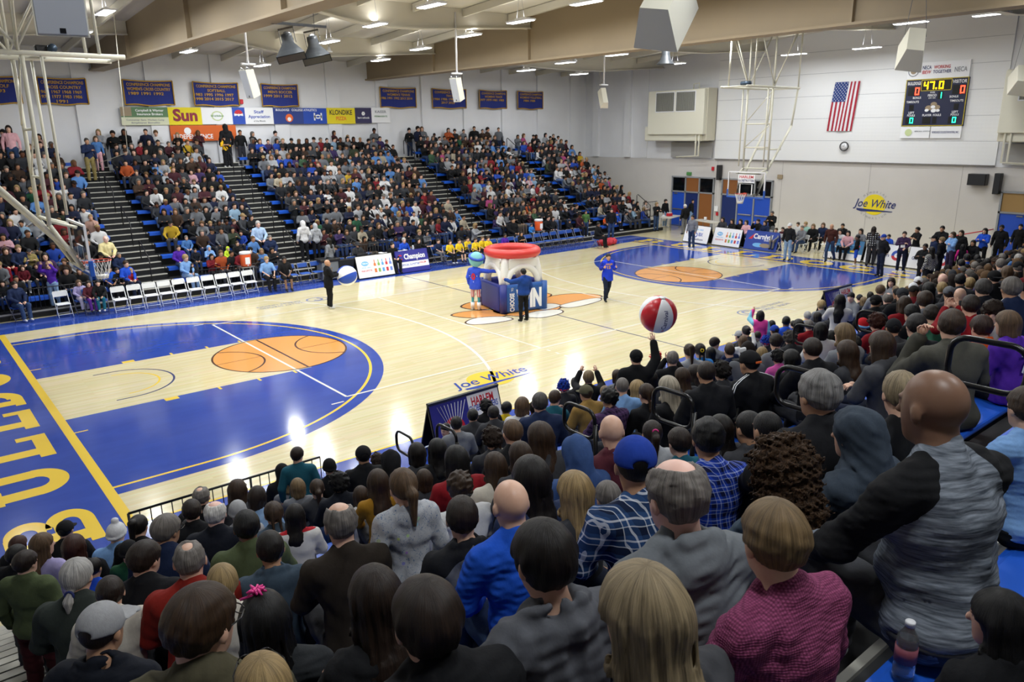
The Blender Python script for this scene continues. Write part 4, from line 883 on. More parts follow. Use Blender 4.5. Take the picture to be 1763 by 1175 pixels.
spons(-2.6, -.55, 6.3, 7.08, whitep, lambda b, M, w, h: (b.rect(-w, -h, -w + .62, h, bluep, M=M, z=.001), b.ring((-w + .31, .05), 0, .22, whitep, n=24, M=M, z=.002), b.ring((-w + .31, .07), .03, .21, redp, 10, 170, n=16, M=M, z=.003), b.ring((-w + .31, .03), .05, .21, bluep, 190, 350, n=16, M=M, z=.003), T_(b, M, 'Staff', .3, .12, .14, bluep, .5), T_(b, M, 'Appreciation', .3, -.1, .14, bluep, 1.1), T_(b, M, 'of the Month', .3, -.28, .08, greyp, .6)), 'white banner with a round red, white and blue drink emblem on a blue field')
spons(-.55, 2.35, 6.3, 7.08, mat('banner_navyblue', '#33458a', .8), lambda b, M, w, h: (b.rect(.15, -h, w, h, bluep, M=M, z=.001), T_(b, M, 'BULLDOGS   COLLEGE ATHLETICS', -.2, .24, .1, whitep, 2.2), b.ring((-.62, -.1), 0, .2, orangep, n=20, M=M, z=.002), b.ring((-.62, -.16), 0, .1, whitep, n=20, M=M, z=.003), b.ring((.95, .09), .17, .23, whitep, 200, 340, n=20, M=M, z=.002), b.ring((.95, -.16), .17, .23, whitep, 20, 160, n=20, M=M, z=.002), b.rect(.72, -.22, .8, .15, whitep, M=M, z=.002), b.rect(1.1, -.22, 1.18, .15, whitep, M=M, z=.002)), 'blue sponsor banner with white interlocked emblem and orange figure')
spons(2.35, 4.0, 6.3, 7.1, mat('banner_yellow', '#ecd92c', .8), lambda b, M, w, h: (T_(b, M, 'KLONDIKE', 0, .06, .24, black, 1.3), T_(b, M, 'PIZZA', 0, -.22, .18, orangep, .6)), 'yellow banner with black and orange pizza lettering')
spons(4.0, 5.0, 6.32, 7.12, mat('banner_plum', '#3e3a5e', .8), lambda b, M, w, h: (b.ring((0, .1), .02, .11, whitep, n=6, M=M, z=.002), T_(b, M, 'kern schools', 0, -.16, .1, whitep, .7)), 'dark plum sponsor banner near the end of the row')
spons(5.0, 6.15, 6.34, 7.14, whitep, lambda b, M, w, h: (T_(b, M, 'KAISER', 0, .12, .13, greyp, .7), T_(b, M, 'PERMANENTE', 0, -.1, .08, greenp, .8)), 'last white sponsor banner in the row, nearest the girder end')
spons(-5.55, -2.5, 5.55, 6.26, mat('banner_orange', '#d8672c', .8), lambda b, M, w, h: (T_(b, M, 'INDEPENDENCE', -.5, -.25, .2, whitep, 1.8), b.ring((-.75, .1), 0, .16, whitep, n=16, M=M, z=.002)), 'orange banner partly hidden behind people at the top of the far stand')
b = MB(); b.box((-2.05, FW - .1, 7.35), (.16, .1, .22), redp, bev=.02); o = b.build('fire_alarm'); tag(o, 'small red fire alarm on the far wall below the cream loudspeaker', 'alarm')

# ------------------------------------------------------------------ stands
deck_m = mat('bleacher_deck', '#343538', .6); nose_m = mat('bleacher_nosing', '#b9b7ac', .5); riser_m = mat('bleacher_riser', '#17181a', .8); bench_m = mat('bench_blue', '#1e58c4', .38); vary(bench_m, (2, 2, 2), .06)
FY = lambda k: 9.55 + .68 * k; FZ = lambda k: .21 + .375 * k      # far stand: front of row k, deck height
NY = lambda k: -9.62 - .68 * k; NZ = lambda k: .17 + .272 * k     # near stand
def stand(side, x0, x1, rows, lb, bench=True):
    s = 1 if side == 'far' else -1; Y = FY if s > 0 else NY; Z = FZ if s > 0 else NZ; nm = 'bleacher_section'
    e = empty(nm, ((x0 + x1) / 2, Y(0), 0)); ox, oy = (x0 + x1) / 2, Y(0); Wd = x1 - x0; dz = Z(1) - Z(0)
    b = MB(); nb = MB()
    for k in range(rows):
        y = Y(k) - oy; b.box((0, y + s * .34, Z(k) - .03), (Wd, .68, .06), deck_m); b.box((0, y + s * .02, Z(k) - dz / 2 - .03), (Wd, .03, dz - .02), riser_m); nb.box((0, y - s * .005, Z(k) + .0), (Wd, .04, .045), nose_m)
    b.box((0, Y(rows) - oy - s * .06, Z(rows - 1) / 2), (Wd, .06, Z(rows - 1)), riser_m)
    for sx in (-1, 1):
        P = [(0, 0)]
        for k in range(rows): P += [(Y(k) - oy, Z(k)), (Y(k + 1) - oy, Z(k))]
        P += [(Y(rows) - oy, 0)]; n = len(P); V = [(sx * Wd / 2 - .03, p[0], p[1]) for p in P] + [(sx * Wd / 2 + .03, p[0], p[1]) for p in P]
        b.add(V, [list(range(n)), list(range(2 * n - 1, n - 1, -1))] + [(i, n + i, n + (i + 1) % n, (i + 1) % n) for i in range(n)], riser_m)
    b.build('deck', e); nb.build('nosing', e)
    if bench:
        for k in range(rows):
            b = MB(); y = Y(k) - oy + s * .42; n = max(int(Wd / .457), 1); w = Wd / n
            b.box((0, y, Z(k) + .345), (Wd, .20, .09), riser_m)
            b.box((0, y, Z(k) + .405), (Wd - .02, .29, .05), bench_m, bev=.02)
            b.box((0, y - s * .145, Z(k) + .36), (Wd - .02, .025, .12), bench_m)
            b.build('bench_seat', e)
    tag(e, lb, 'bleachers'); return e
AISLES = [(-9.9, -8.5), (-4.2, -2.85), (5.75, 7.05), (13.2, 14.3)]
secs = [(-20, -9.9, 'far stand section left of the leftmost visible stairs, behind the left goal'), (-8.5, -4.2, 'far stand section between the two leftmost stairways, behind the white folding chairs'), (-2.85, 5.75, 'wide far stand section behind the scorer table'), (7.05, 13.2, 'far stand section behind the right orange drinks cooler'), (14.3, 18.4, 'rightmost far stand section next to the blue doors')]
for x0, x1, lb in secs: stand('far', x0, x1, 12, lb)
NAIS = [(-12.0, -11.2), (-17.2, -16.05), (-6.4, -5.6), (3.2, 4.2)]
nsecs = [(-16.05, -12.0, 14, 'near stand section under the closest spectators'), (-11.2, -6.4, 14, 'near stand section right of the black looped aisle rails'), (-5.6, 3.2, 14, 'long near stand section beyond the second row of aisle rails'), (4.2, 18, 12, 'farthest near stand section towards the end wall'), (-21.5, -17.2, 14, 'near stand section beyond the left picture edge')]
for x0, x1, r, lb in nsecs: stand('near', x0, x1, r, lb)
def stairs(side, x0, x1, rows, lb):
    s = 1 if side == 'far' else -1; Y = FY if s > 0 else NY; Z = FZ if s > 0 else NZ; e = empty('aisle_stairs', ((x0 + x1) / 2, Y(0), 0)); oy = Y(0); Wd = x1 - x0 - .08; dz = Z(1) - Z(0)
    b = MB(); nb = MB()
    for k in range(-1, rows):
        for h in (0, 1):
            y = Y(k) - oy + s * .34 * h; z = Z(k) + dz / 2 * h
            if z < .1: continue
            b.box((0, y + s * .19, z / 2), (Wd, .38, z - .02), riser_m); b.box((0, y + s * .17, z - .01), (Wd, .34, .02), deck_m); nb.box((0, y + s * .03, z), (Wd, .10, .03), nose_m)
    b.build('steps', e); nb.build('step_nosing', e)
    if side == 'far':
        for k in range(1, rows, 3):
            b = MB(); y = Y(k) - oy; z = Z(k); b.tube([(0, y, z), (0, y, z + .85), (0, y + .1, z + .92), (0, y + 1.0, z + 1.45), (0, y + 1.08, z + 1.4), (0, y + 1.08, z + .7)], .022, black, 7); b.build('handrail', e)
    tag(e, lb, 'stairs'); return e
for (x0, x1), lb in zip(AISLES, ('empty bleacher stairs in the far stand, leftmost flight with full view', 'empty bleacher stairs in the far stand left of the scorer table', 'bleacher stairs in the far stand above the yellow shirted children', 'short flight of far stand stairs behind the row of blue chairs')): stairs('far', x0, x1, 12, lb)
stairs('far', 18.4, 19.3, 2, 'low end steps of the far stand beside the standing adults')
for (x0, x1), lb in zip(NAIS, ('near stand stairs carrying the black looped rails', 'near stand stairs at the bottom left corner', 'second flight of near stand stairs, beyond the black looped rails', 'near stand stairs far to the right')): stairs('near', x0, x1, 13 if x0 < 3 else 11, lb)
b = MB(); b.box((-.8, FY(12) + .38, FZ(11) / 2), (38.4, .74, FZ(11)), deck_m); o = b.build('walkway'); tag(o, 'dark walkway along the top of the far stand', 'walkway', kind='structure')
b = MB(); b.box((-2, (NY(14) + NW) / 2, NZ(14) / 2), (40, NY(14) - NW - .1, NZ(14)), deck_m); o = b.build('walkway'); tag(o, 'dark walkway behind the top of the near stand', 'walkway', kind='structure')
# looped aisle rails of the near stand
rail_m = mat('rail_black', '#0c0c0d', .28)
def loop_rail(x, y, z, lb, rz=0.):
    e = empty('aisle_rail', (x, y, z), rz); b = MB(); P = []; w, h, r = .11, .045, .10
    for cx, cz, a0 in ((w, h, 0), (-w, h, 90), (-w, -h, 180), (w, -h, 270)):
        for k in range(6): a = math.radians(a0 + 18 * k); yy = cx + r * math.cos(a); P.append((0, yy, .93 + cz + r * math.sin(a)))
    b.tube(P, .019, rail_m, 10, closed=True); b.build('loop', e); b = MB(); b.tube([(0, -.225, .02), (0, -.225, .95)], .022, rail_m, 10); b.box((0, -.225, .01), (.12, .12, .02), rail_m); b.build('post', e); tag(e, lb, 'handrail', 'black looped aisle rails')
for (x, y, lb) in ((-11.6, -18.09, 'black looped rail at the right edge, before the purple and orange tops'), (-11.6, -16.96, 'black looped rail beside the silver-haired man in a dark coat'), (-11.6, -15.81, 'black looped rail before the woman with platinum hair'), (-11.6, -14.69, 'black looped rail around the man in the tan jacket'), (-11.6, -12.38, 'black looped rail at the boy in the grey hood'), (-11.6, -11.37, 'lowest black looped rail beside the court'),
                  (-6.0, -14.85, 'black looped rail right of the standing woman in white'), (-6.0, -13.9, 'black looped rail above the grey-haired man in red')):
    loop_rail(x, y, .17 + .4 * (-9.62 - y), lb)
# front guard fence, far and near
def fence(x0, x1, y, z, lb, h=.95):
    e = empty('guard_fence', ((x0 + x1) / 2, y, z)); w = (x1 - x0) / 2; b = MB()
    for zz in (.08, h): b.tube([(-w, 0, zz), (w, 0, zz)], .018, black, 6)
    n = int(2 * w / .13)
    for i in range(n + 1): b.tube([(-w + 2 * w * i / n, 0, .08), (-w + 2 * w * i / n, 0, h)], .008 if i % 12 else .018, black, 5)
    b.build('railing', e); tag(e, lb, 'fence')
fence(-2.6, 3.6, 9.42, .2, 'black guard fence before the far stand behind the scorer table', 1.0); fence(-7.9, -4.4, 9.42, .2, 'black guard fence before the far stand under the left orange cooler', .75); fence(-14.5, -10.2, 9.42, .2, 'black guard fence before the far stand behind the lone white chair', .8)
fence(-14.7, -12.0, -9.52, .15, 'black guard fence at the foot of the near stand, lower left', .95); fence(17.0, 18.2, 9.2, .9, 'short black fence at the right end of the far stand', .9)

# ------------------------------------------------------------------ chairs
chair_w = mat('chair_white', '#eef0f0', .4); chair_b = mat('chair_blue', '#2c58ad', .4)
def folding(name, m, fm):
    e = empty(name); b = MB(); b.box((0, 0, .44), (.40, .38, .03), m, bev=.012); b.build('seat', e)
    b = MB(); V = [];  b.box((0, -.235, .74), (.41, .02, .17), m, Matrix.Rotation(0, 4, 'X'), bev=.008); b.build('backrest', e)
    for s in (-1, 1):
        b = MB(); b.tube([(s * .215, .20, .012), (s * .215, -.10, .5), (s * .215, -.245, .80), (s * .19, -.25, .84)], .012, fm, 6); b.build('front_leg', e)
        b = MB(); b.tube([(s * .195, -.22, .012), (s * .195, .12, .43)], .011, fm, 6); b.build('rear_leg', e)
    for P in (((-.215, .15, .1), (.215, .15, .1)), ((-.195, -.17, .1), (.195, -.17, .1)), ((-.19, -.25, .84), (.19, -.25, .84))): b = MB(); b.tube(P, .0105, fm, 6); b.build('crossbar', e)
    return e
cw = folding('folding_chair', chair_w, chair_w); cb = folding('padded_folding_chair', chair_b, grey_metal)
index_tree()
def put(proto, used, x, y, rz, lb, grp, cat='chair', z=0.):
    o = proto if not used else dup(proto)
    o.location = (x, y, z); o.rotation_euler = (0, 0, rz); tag(o, lb, cat, grp); used.append(o); return o
uw, ub = [], []
wch = ['leftmost of the long row', 'second from the left', 'third from the left', 'fourth from the left', 'fifth from the left', 'sixth from the left', 'seventh from the left', 'third from the right', 'second from the right', 'rightmost, beside the blue padded chairs']
for i in range(10): put(cw, uw, -10.72 + .505 * i, 8.5, math.pi + .04 * math.sin(i * 5), 'empty white folding chair beside the far sideline, ' + wch[i] + (' of the row' if 0 < i < 9 else ''), 'row of white folding chairs')
put(cw, uw, -12.35, 9.05, math.pi + .05, 'lone empty white folding chair left of the seated children', 'row of white folding chairs')
end_w = [(18.0, 1.7), (18.05, 1.15), (17.9, -.2), (18.0, -.8), (18.0, -1.4), (17.95, -2.0), (18.0, -2.6), (18.0, -4.4), (18.0, -5.0)]
for i, (x, y) in enumerate(end_w): put(cw, uw, x, y, math.pi / 2, 'empty white folding chair at the right end of the court, ' + ('%s from the corner doors' % ['first', 'second', 'third', 'fourth', 'fifth', 'sixth', 'seventh', 'eighth', 'ninth'][i]), 'white folding chairs at the end wall')
for i in range(12): put(cb, ub, 5.35 + .56 * i, 8.75, math.pi, 'empty blue padded chair in the row right of midcourt, ' + ('%s from the left' % ['first', 'second', 'third', 'fourth', 'fifth', 'sixth', 'seventh', 'eighth', 'ninth', 'tenth', 'eleventh', 'twelfth'][i]), 'row of blue padded chairs')
for i in range(9): put(cb, ub, -5.5 + .55 * i, 8.75, math.pi, 'blue padded chair left of the scorer table, ' + ('%s from the left' % ['first', 'second', 'third', 'fourth', 'fifth', 'sixth', 'seventh', 'eighth', 'ninth'][i]), 'blue padded chairs left of the table')
# bleacher-front bench seat left of stairs etc are part of the stand; drinks coolers
def cooler(loc, lb):
    e = empty('drinks_cooler', loc); b = MB(); b.lathe([(.17, 0), (.19, .02), (.205, .46), (.20, .48)], mat('cooler_orange', '#e8602a', .4)); b.build('tub', e)
    b = MB(); b.lathe([(.215, .47), (.218, .53), (.20, .56), (.05, .57)], white); b.tube([(.22, 0, .44), (.26, 0, .52), (.22, 0, .6)], .012, white, 6); b.build('lid', e)
    b = MB(); b.add([(-.09, -.205, .1), (.09, -.205, .1), (.09, -.215, .36), (-.09, -.215, .36)], [(0, 1, 2, 3)], whitep); b.box((0, -.2, .06), (.04, .06, .04), white); b.build('spout_and_label', e)
    b = MB(); b.box((0, 0, -.02), (.5, .42, .03), steel)
    for sx in (-1, 1):
        for sy in (-1, 1): b.tube([(sx * .2, sy * .17, -.02), (sx * .22, sy * .19, -loc[2])], .012, steel, 6)
    b.build('stand', e); tag(e, lb, 'cooler', 'orange drinks coolers')
cooler((-6.05, 9.1, .95), 'orange drinks cooler with white lid behind the row of white chairs'); cooler((9.05, 9.2, .95), 'orange drinks cooler with white lid behind the row of blue chairs')
# scorer table, cart and A-frame signs
e = empty('scorer_table', (-.25, 9.0, 0)); b = MB(); b.box((0, 0, .76), (4.3, .6, .05), black, bev=.01); b.build('table_top', e); b = MB(); b.box((0, -.29, .40), (4.3, .02, .70), mat('table_skirt', '#15171c', .9)); b.build('skirt', e); b = MB()
for x in (-2, 0, 2): b.tube([(x, 0, 0), (x, 0, .74)], .025, grey_metal, 7)
b.build('legs', e); tag(e, 'long black scorer table behind the two sideline signs', 'table')
def desk_thing(nm, x, dx, dy, dz, m, lb, cat): b = MB(); b.box((0, 0, dz / 2), (dx, dy, dz), m, bev=.02); b.box((0, -.0, dz + .004), (dx * .8, dy * .7, .008), black); o = b.build(nm, loc=(x, 9.0, .785)); tag(o, lb, cat)
desk_thing('mixer_case', -1.2, .5, .35, .14, black, 'black equipment case on the left half of the scorer table', 'case'); desk_thing('scoring_console', .4, 1.3, .32, .06, whitep, 'long black and white scoring console on the scorer table', 'console'); desk_thing('water_box', 1.55, .25, .2, .2, white, 'white box at the right end of the scorer table', 'box')
e = empty('rolling_cart', (-2.75, 8.95, 0)); b = MB(); b.box((0, 0, .42), (.75, .5, .72), mat('cart_grey', '#7d8285', .5, .3), bev=.02); b.build('body', e); b = MB(); b.box((0, 0, .84), (.9, .6, .14), black, bev=.04); b.build('cover', e); b = MB()
for sx in (-1, 1): b.tube([(sx * .3, -.2, .05), (sx * .3, .2, .05)], .05, black, 10)
b.build('caster', e); tag(e, 'grey rolling cart with black padded top left of the scorer table', 'cart')
BOT = [('#d9763b'), ('#7fae5a'), ('#5aa2dc'), ('#c92f3a'), ('#6d86d8')]
def p_bottles(b, M, w, h):
    b.rect(-w, -h, w, h, whitep, M=M)
    b.ring((-w * .55, h * .3), 0, .17, skyp, n=24, M=M, sy=.6, z=.001); T_(b, M, 'Valley Ice', -w * .55, h * .24, .08, whitep, .25); T_(b, M, 'HARLEM GLOBETROTTERS', -w * .52, -h * .45, .07, redp, .5); T_(b, M, 'official water', -w * .52, -h * .12, .05, skyp, .45)
    for i, c in enumerate(BOT):
        x = -.02 + i * w * .22; m = mat('bottle_print_%d' % i, c); b.rect(x - .055, -h * .62, x + .055, h * .25, m, M=M, z=.001); b.rect(x - .022, h * .25, x + .022, h * .58, m, M=M, z=.001); b.rect(x - .055, -h * .25, x + .055, -h * .02, whitep, M=M, z=.002)
def p_champ(b, M, w, h):
    b.rect(-w, -h, w, h, mat('sign_indigo', '#2b2c8c', .5), M=M); b.rect(-w, -h * .62, w, -h * .05, whitep, M=M, z=.001); T_(b, M, 'Champion', .12, h * .22, .22, whitep, w * 1.35, .03)
    b.ring((-w * .76, h * .42), .07, .12, redp, 40, 320, n=20, M=M, z=.003); T_(b, M, 'OFFICIAL OUTFITTER', -.15, -h * .42, .08, bluep, .9); T_(b, M, 'HARLEM', w * .6, -h * .35, .08, redp, .35)
def p_carn(b, M, w, h):
    b.rect(-w, -h, w, h, mat('sign_blue', '#1d3f9c', .5), M=M); T_(b, M, 'Carnival', .06, h * .2, .24, whitep, w * 1.2, .03); b.add([(-w * .85, h * .1, .002), (-w * .6, h * .1, .002), (-w * .45, h * .8, .002)], [(0, 1, 2)], redp, M=M); T_(b, M, 'CRUISE LINE', w * .4, h * .0, .07, whitep, .4)
    b.ring((-w * .15, -h * .5), 0, .3, skyp, n=24, M=M, sy=.35, z=.001); b.ring((w * .3, -h * .5), 0, .3, tan, n=24, M=M, sy=.35, z=.002)
def p_vs(b, M, w, h): b.rect(-w, -h, w, h, whitep, M=M); T_(b, M, 'ONE SPORT CHILD', 0, h * .45, .08, skyp, .8); b.ring((-.05, -.05), .08, .13, bluep, n=20, M=M, z=.002); T_(b, M, 'IBX', .28, -h * .2, .18, bluep, .3); T_(b, M, 'UnitedHealthcare', 0, -h * .7, .1, navyp, 1.)
def p_lt(b, M, w, h): b.rect(-w, -h, w, h, whitep, M=M); b.rect(-w, -h * .35, w, h, mat('sign_teal', '#2d6f9e', .5), M=M, z=.001); T_(b, M, 'Your Team. Your Town.', -.1, h * .45, .09, skyp, w * 1.3); T_(b, M, 'ticketstoday', -.1, h * .15, .09, whitep, w * .9); b.rect(w * .35, -h * .2, w * .6, -.0, yellowp, M=M, z=.002); b.add([(w * .6, 0, .003), (w * .85, h * .5, .003), (w * .7, h * .6, .003)], [(0, 1, 2)], redp, M=M)
def p_wht(b, M, w, h): b.rect(-w, -h, w, h, whitep, M=M); T_(b, M, 'OFFICIAL', -w * .3, h * .2, .12, redp, .6); T_(b, M, 'Globetrotters', -w * .3, -h * .2, .14, navyp, .9); b.ring((w * .6, 0), .1, .22, bluep, 10, 190, n=20, M=M, z=.002); b.ring((w * .6, 0), .1, .22, redp, 190, 370, n=20, M=M, z=.002)
def p_gt(b, M, w, h):
    b.rect(-w, -h, w, h, whitep, M=M); b.rect(-w, -h, .05, h, mat('sign_indigo', '#2b2c8c', .5), M=M, z=.001); b.ring((-w * .42, -h * .25), .16, .24, redp, n=28, M=M, z=.002); b.ring((-w * .42, -h * .25), 0, .16, whitep, n=28, M=M, z=.0025)
    for i in range(9): b.bar(M @ Vector((-w * .8 + i * w * .1, h * .8, .004)), M @ Vector((-w * .42 + (i - 4) * .035, -h * .1, .004)), .012, .003, whitep)
    T_(b, M, 'HARLEM', w * .5, h * .45, .16, redp, .55, .03); T_(b, M, 'GLOBETROTTERS', w * .5, h * .2, .12, bluep, .72); T_(b, M, 'THE ORIGINAL', w * .5, -.12, .1, redp, .6); T_(b, M, 'HARLEMGLOBETROTTERS.COM', w * .5, -.3, .07, navyp, .8)
def aframe(x, y, rz, w, h, draw, lb, border=black):
    e = empty('court_sign', (x, y, 0), rz); b = MB(); t = math.radians(17)
    for s in (1, -1):
        M = Matrix.Rotation(0 if s > 0 else math.pi, 4, 'Z') @ Matrix.Translation((0, -.27, .02)) @ Matrix.Rotation(-t, 4, 'X')
        b.box((0, 0, h / 2), (w, .03, h), border, M, bev=.006)
    b.build('frame_panels', e)
    b = MB(); M = Matrix.Translation((0, -.27, .02)) @ Matrix.Rotation(-t, 4, 'X') @ frame((0, -.019, h / 2), (1, 0, 0), (0, 0, 1)); draw(b, M, w / 2 - .03, h / 2 - .03); b.build('sign_print', e)
    b = MB(); M = Matrix.Rotation(math.pi, 4, 'Z') @ M; draw(b, M, w / 2 - .03, h / 2 - .03); b.build('rear_print', e); tag(e, lb, 'sign', 'courtside A-frame signs')
aframe(-1.0, 8.28, 0, 1.75, .95, p_bottles, 'white sign with coloured bottles before the scorer table, left of the indigo sign'); aframe(.85, 8.3, 0, 1.62, .95, p_champ, 'indigo sign with white cursive brand lettering before the scorer table', mat('sign_indigo', '#2b2c8c', .5))
PH = -math.pi / 2
aframe(16.5, 4.9, PH - .1, 1.75, .95, p_vs, 'white end-line sign nearest the corner, behind the man in grey hoodie'); aframe(16.6, 3.1, PH - .05, 1.75, .95, p_bottles, 'white sign with coloured bottles on the right end line'); aframe(16.7, 1.2, PH, 1.8, .95, p_carn, 'blue cruise line sign on the right end line', mat('sign_blue', '#1d3f9c', .5))
aframe(16.9, -2.9, PH, 1.8, .95, p_lt, 'teal and white sign behind the walking man in brown'); aframe(16.9, -4.75, PH, 1.75, .95, p_wht, 'white sign with red and blue print behind the standing teenagers'); aframe(16.9, -6.6, PH, 1.75, .95, p_wht, 'white sign with round emblem, last before the crowd on the right')
aframe(-8.45, -8.35, math.pi + .03, 1.72, 1.0, p_gt, 'white and indigo sign with a net picture at the near sideline, closer one'); aframe(6.3, -8.1, math.pi, 1.72, 1.0, p_gt, 'white and indigo sign with a net picture at the near sideline, farther one')
# folding tables by the doors
def ftable(x, y, rz, lb):
    e = empty('folding_table', (x, y, 0), rz); b = MB(); b.box((0, 0, .74), (1.8, .75, .04), mat('table_pale', '#cfcbc0', .5), bev=.01); b.build('table_top', e); b = MB()
    for s in (-1, 1): b.tube([(s * .7, -.3, 0), (s * .7, -.3, .72)], .015, grey_metal, 6); b.tube([(s * .7, .3, 0), (s * .7, .3, .72)], .015, grey_metal, 6); b.tube([(s * .7, -.3, .2), (s * .7, .3, .2)], .012, grey_metal, 6)
    b.build('legs', e); tag(e, lb, 'table')
ftable(20.0, 9.6, .3, 'folding table with red goods by the left blue doors'); ftable(19.6, 6.7, 1.3, 'folding table with a white pitcher before the open door')
b = MB(); b.box((0, 0, .09), (.3, .25, .18), redp, bev=.02); b.box((0, 0, .2), (.22, .2, .03), whitep); o = b.build('red_box', loc=(20.0, 9.7, .765)); tag(o, 'small red and white box on the folding table by the doors', 'box')
b = MB(); b.lathe([(.07, 0), (.08, .15), (.075, .2)], white, n=14); b.tube([(.08, 0, .05), (.13, 0, .08), (.13, 0, .13), (.08, 0, .16)], .01, white, 6); o = b.build('pitcher', loc=(19.6, 6.8, .765)); tag(o, 'white pitcher on the folding table before the open door', 'pitcher')

# ------------------------------------------------------------------ inflatable booth and beach balls
inf_r = mat('inflatable_red', '#d23b35', .35); inf_w = mat('inflatable_white', '#e8e6e0', .4); inf_b = mat('inflatable_blue', '#23569e', .45); inf_n = mat('inflatable_navy', '#26307e', .45)
e = empty('inflatable_booth', (-.28, .02, 0), R_(-12), .80)
b = MB(); b.tube([(1.02 * math.cos(a), 1.02 * math.sin(a), 2.42) for a in np.linspace(0, 2 * math.pi, 40, endpoint=False)], .19, inf_r, 14, closed=True); b.build('rim_ring', e)
b = MB()
for k in range(4):
    a = math.pi / 4 + k * math.pi / 2; ca, sa = math.cos(a), math.sin(a)
    b.tube([(1.15 * ca, 1.15 * sa, 1.0), (1.12 * ca, 1.12 * sa, 1.6), (1.02 * ca, 1.02 * sa, 2.05), (.9 * ca, .9 * sa, 2.32)], .17, inf_w, 12)
for k in range(4):
    a = math.pi / 2 * k; M = Matrix.Rotation(a, 4, 'Z'); b.tube([M @ Vector((.62 * math.cos(t) * 1.2, -.88, 1.12 + .78 * math.sin(t))) for t in np.linspace(0, math.pi, 14)], .13, inf_w, 10)
b.build('arches', e)
b = MB()
for k in range(4):
    a = math.pi / 2 * k + math.pi / 2; M = Matrix.Rotation(a, 4, 'Z'); b.box((0, -.93, 2.03), (1.3, .03, .35), inf_w, M)
b.build('valance', e)
b = MB(); b.tube([(-.95, -.98, .0), (-.95, -.98, 1.2)], .16, inf_n, 14); b.tube([(-.95, .98, .0), (-.95, .98, 1.2)], .16, inf_n, 14); b.tube([(.95, .98, 0), (.95, .98, 1.2)], .16, inf_n, 14); b.tube([(.95, -.98, 0), (.95, -.98, 1.2)], .16, inf_b, 14)
for k in (1, 2, 3): M = Matrix.Rotation(math.pi / 2 * k, 4, 'Z'); b.box((0, -1.0, .6), (1.7, .22, 1.16), inf_n, M, bev=.09)
b.box((0, -1.0, .6), (1.75, .24, 1.18), inf_b, bev=.10); b.build('walls', e)
M = frame((0, -1.125, .1), (1, 0, 0), (0, 0, 1)); b = MB(); b.text('WIN', .18, .12, .72, whitep, M=M, w=1.2, bold=.06); b.text('CHOOSE', 0, 0, .2, whitep, M=M @ Matrix.Translation((-.52, .36, 0)) @ Matrix.Rotation(math.pi / 2, 4, 'Z'), w=.78, bold=.03); b.text('TO', 0, 0, .1, whitep, M=M @ Matrix.Translation((-.55, .9, 0)) @ Matrix.Rotation(math.pi / 2, 4, 'Z'), w=.14)
b.build('lettering', e); tag(e, 'inflatable booth with red ring top and the words CHOOSE TO WIN at midcourt', 'inflatable')
def ball(loc, r, cols, rot, lb, word=None):
    e = empty('beach_ball', loc); e.rotation_euler = rot; V, F = [], []; n = 8; 
    for g in range(6):
        b_ = MB() if g == 0 else b_; m = cols[g % len(cols)]
        V = []; F = []
        for i in range(17):
            th = math.pi * i / 16
            for j in range(n + 1):
                ph = 2 * math.pi * (g + j / n) / 6; rr = r * (1 - .018 * (1 if j in (0, n) else 0)); V.append((rr * math.sin(th) * math.cos(ph), rr * math.sin(th) * math.sin(ph), rr * math.cos(th)))
        for i in range(16):
            for j in range(n): F.append((i * (n + 1) + j, (i + 1) * (n + 1) + j, (i + 1) * (n + 1) + j + 1, i * (n + 1) + j + 1))
        b_.add(V, F, m, True)
    b_.build('panels', e)
    if word:
        b = MB(); V, F = text_geo(word, .01); P = []
        for x, y, z in V: th = math.pi / 2 - .12 - (x - 1.6) * .33; ph = 2 * math.pi * 3.5 / 6 - (y - .3) * .36; P.append((1.006 * r * math.sin(th) * math.cos(ph), 1.006 * r * math.sin(th) * math.sin(ph), 1.006 * r * math.cos(th)))
        b.add(P, F, navyp); b.add([(P_[0], P_[1], P_[2]) for P_ in [(1.01 * r * math.sin(th) * math.cos(ph), 1.01 * r * math.sin(th) * math.sin(ph), 1.01 * r * math.cos(th)) for th, ph in ((2.16, 3.58), (2.16, 3.76), (2.0, 3.74))]], [(0, 1, 2)], redp); b.build('ball_print', e)
    b = MB(); b.lathe([(.05, r * .99), (.06, r * 1.0), (.02, r * 1.01)], whitep, n=16); b.build('valve_disc', e); tag(e, lb, 'beach ball', 'beach balls')
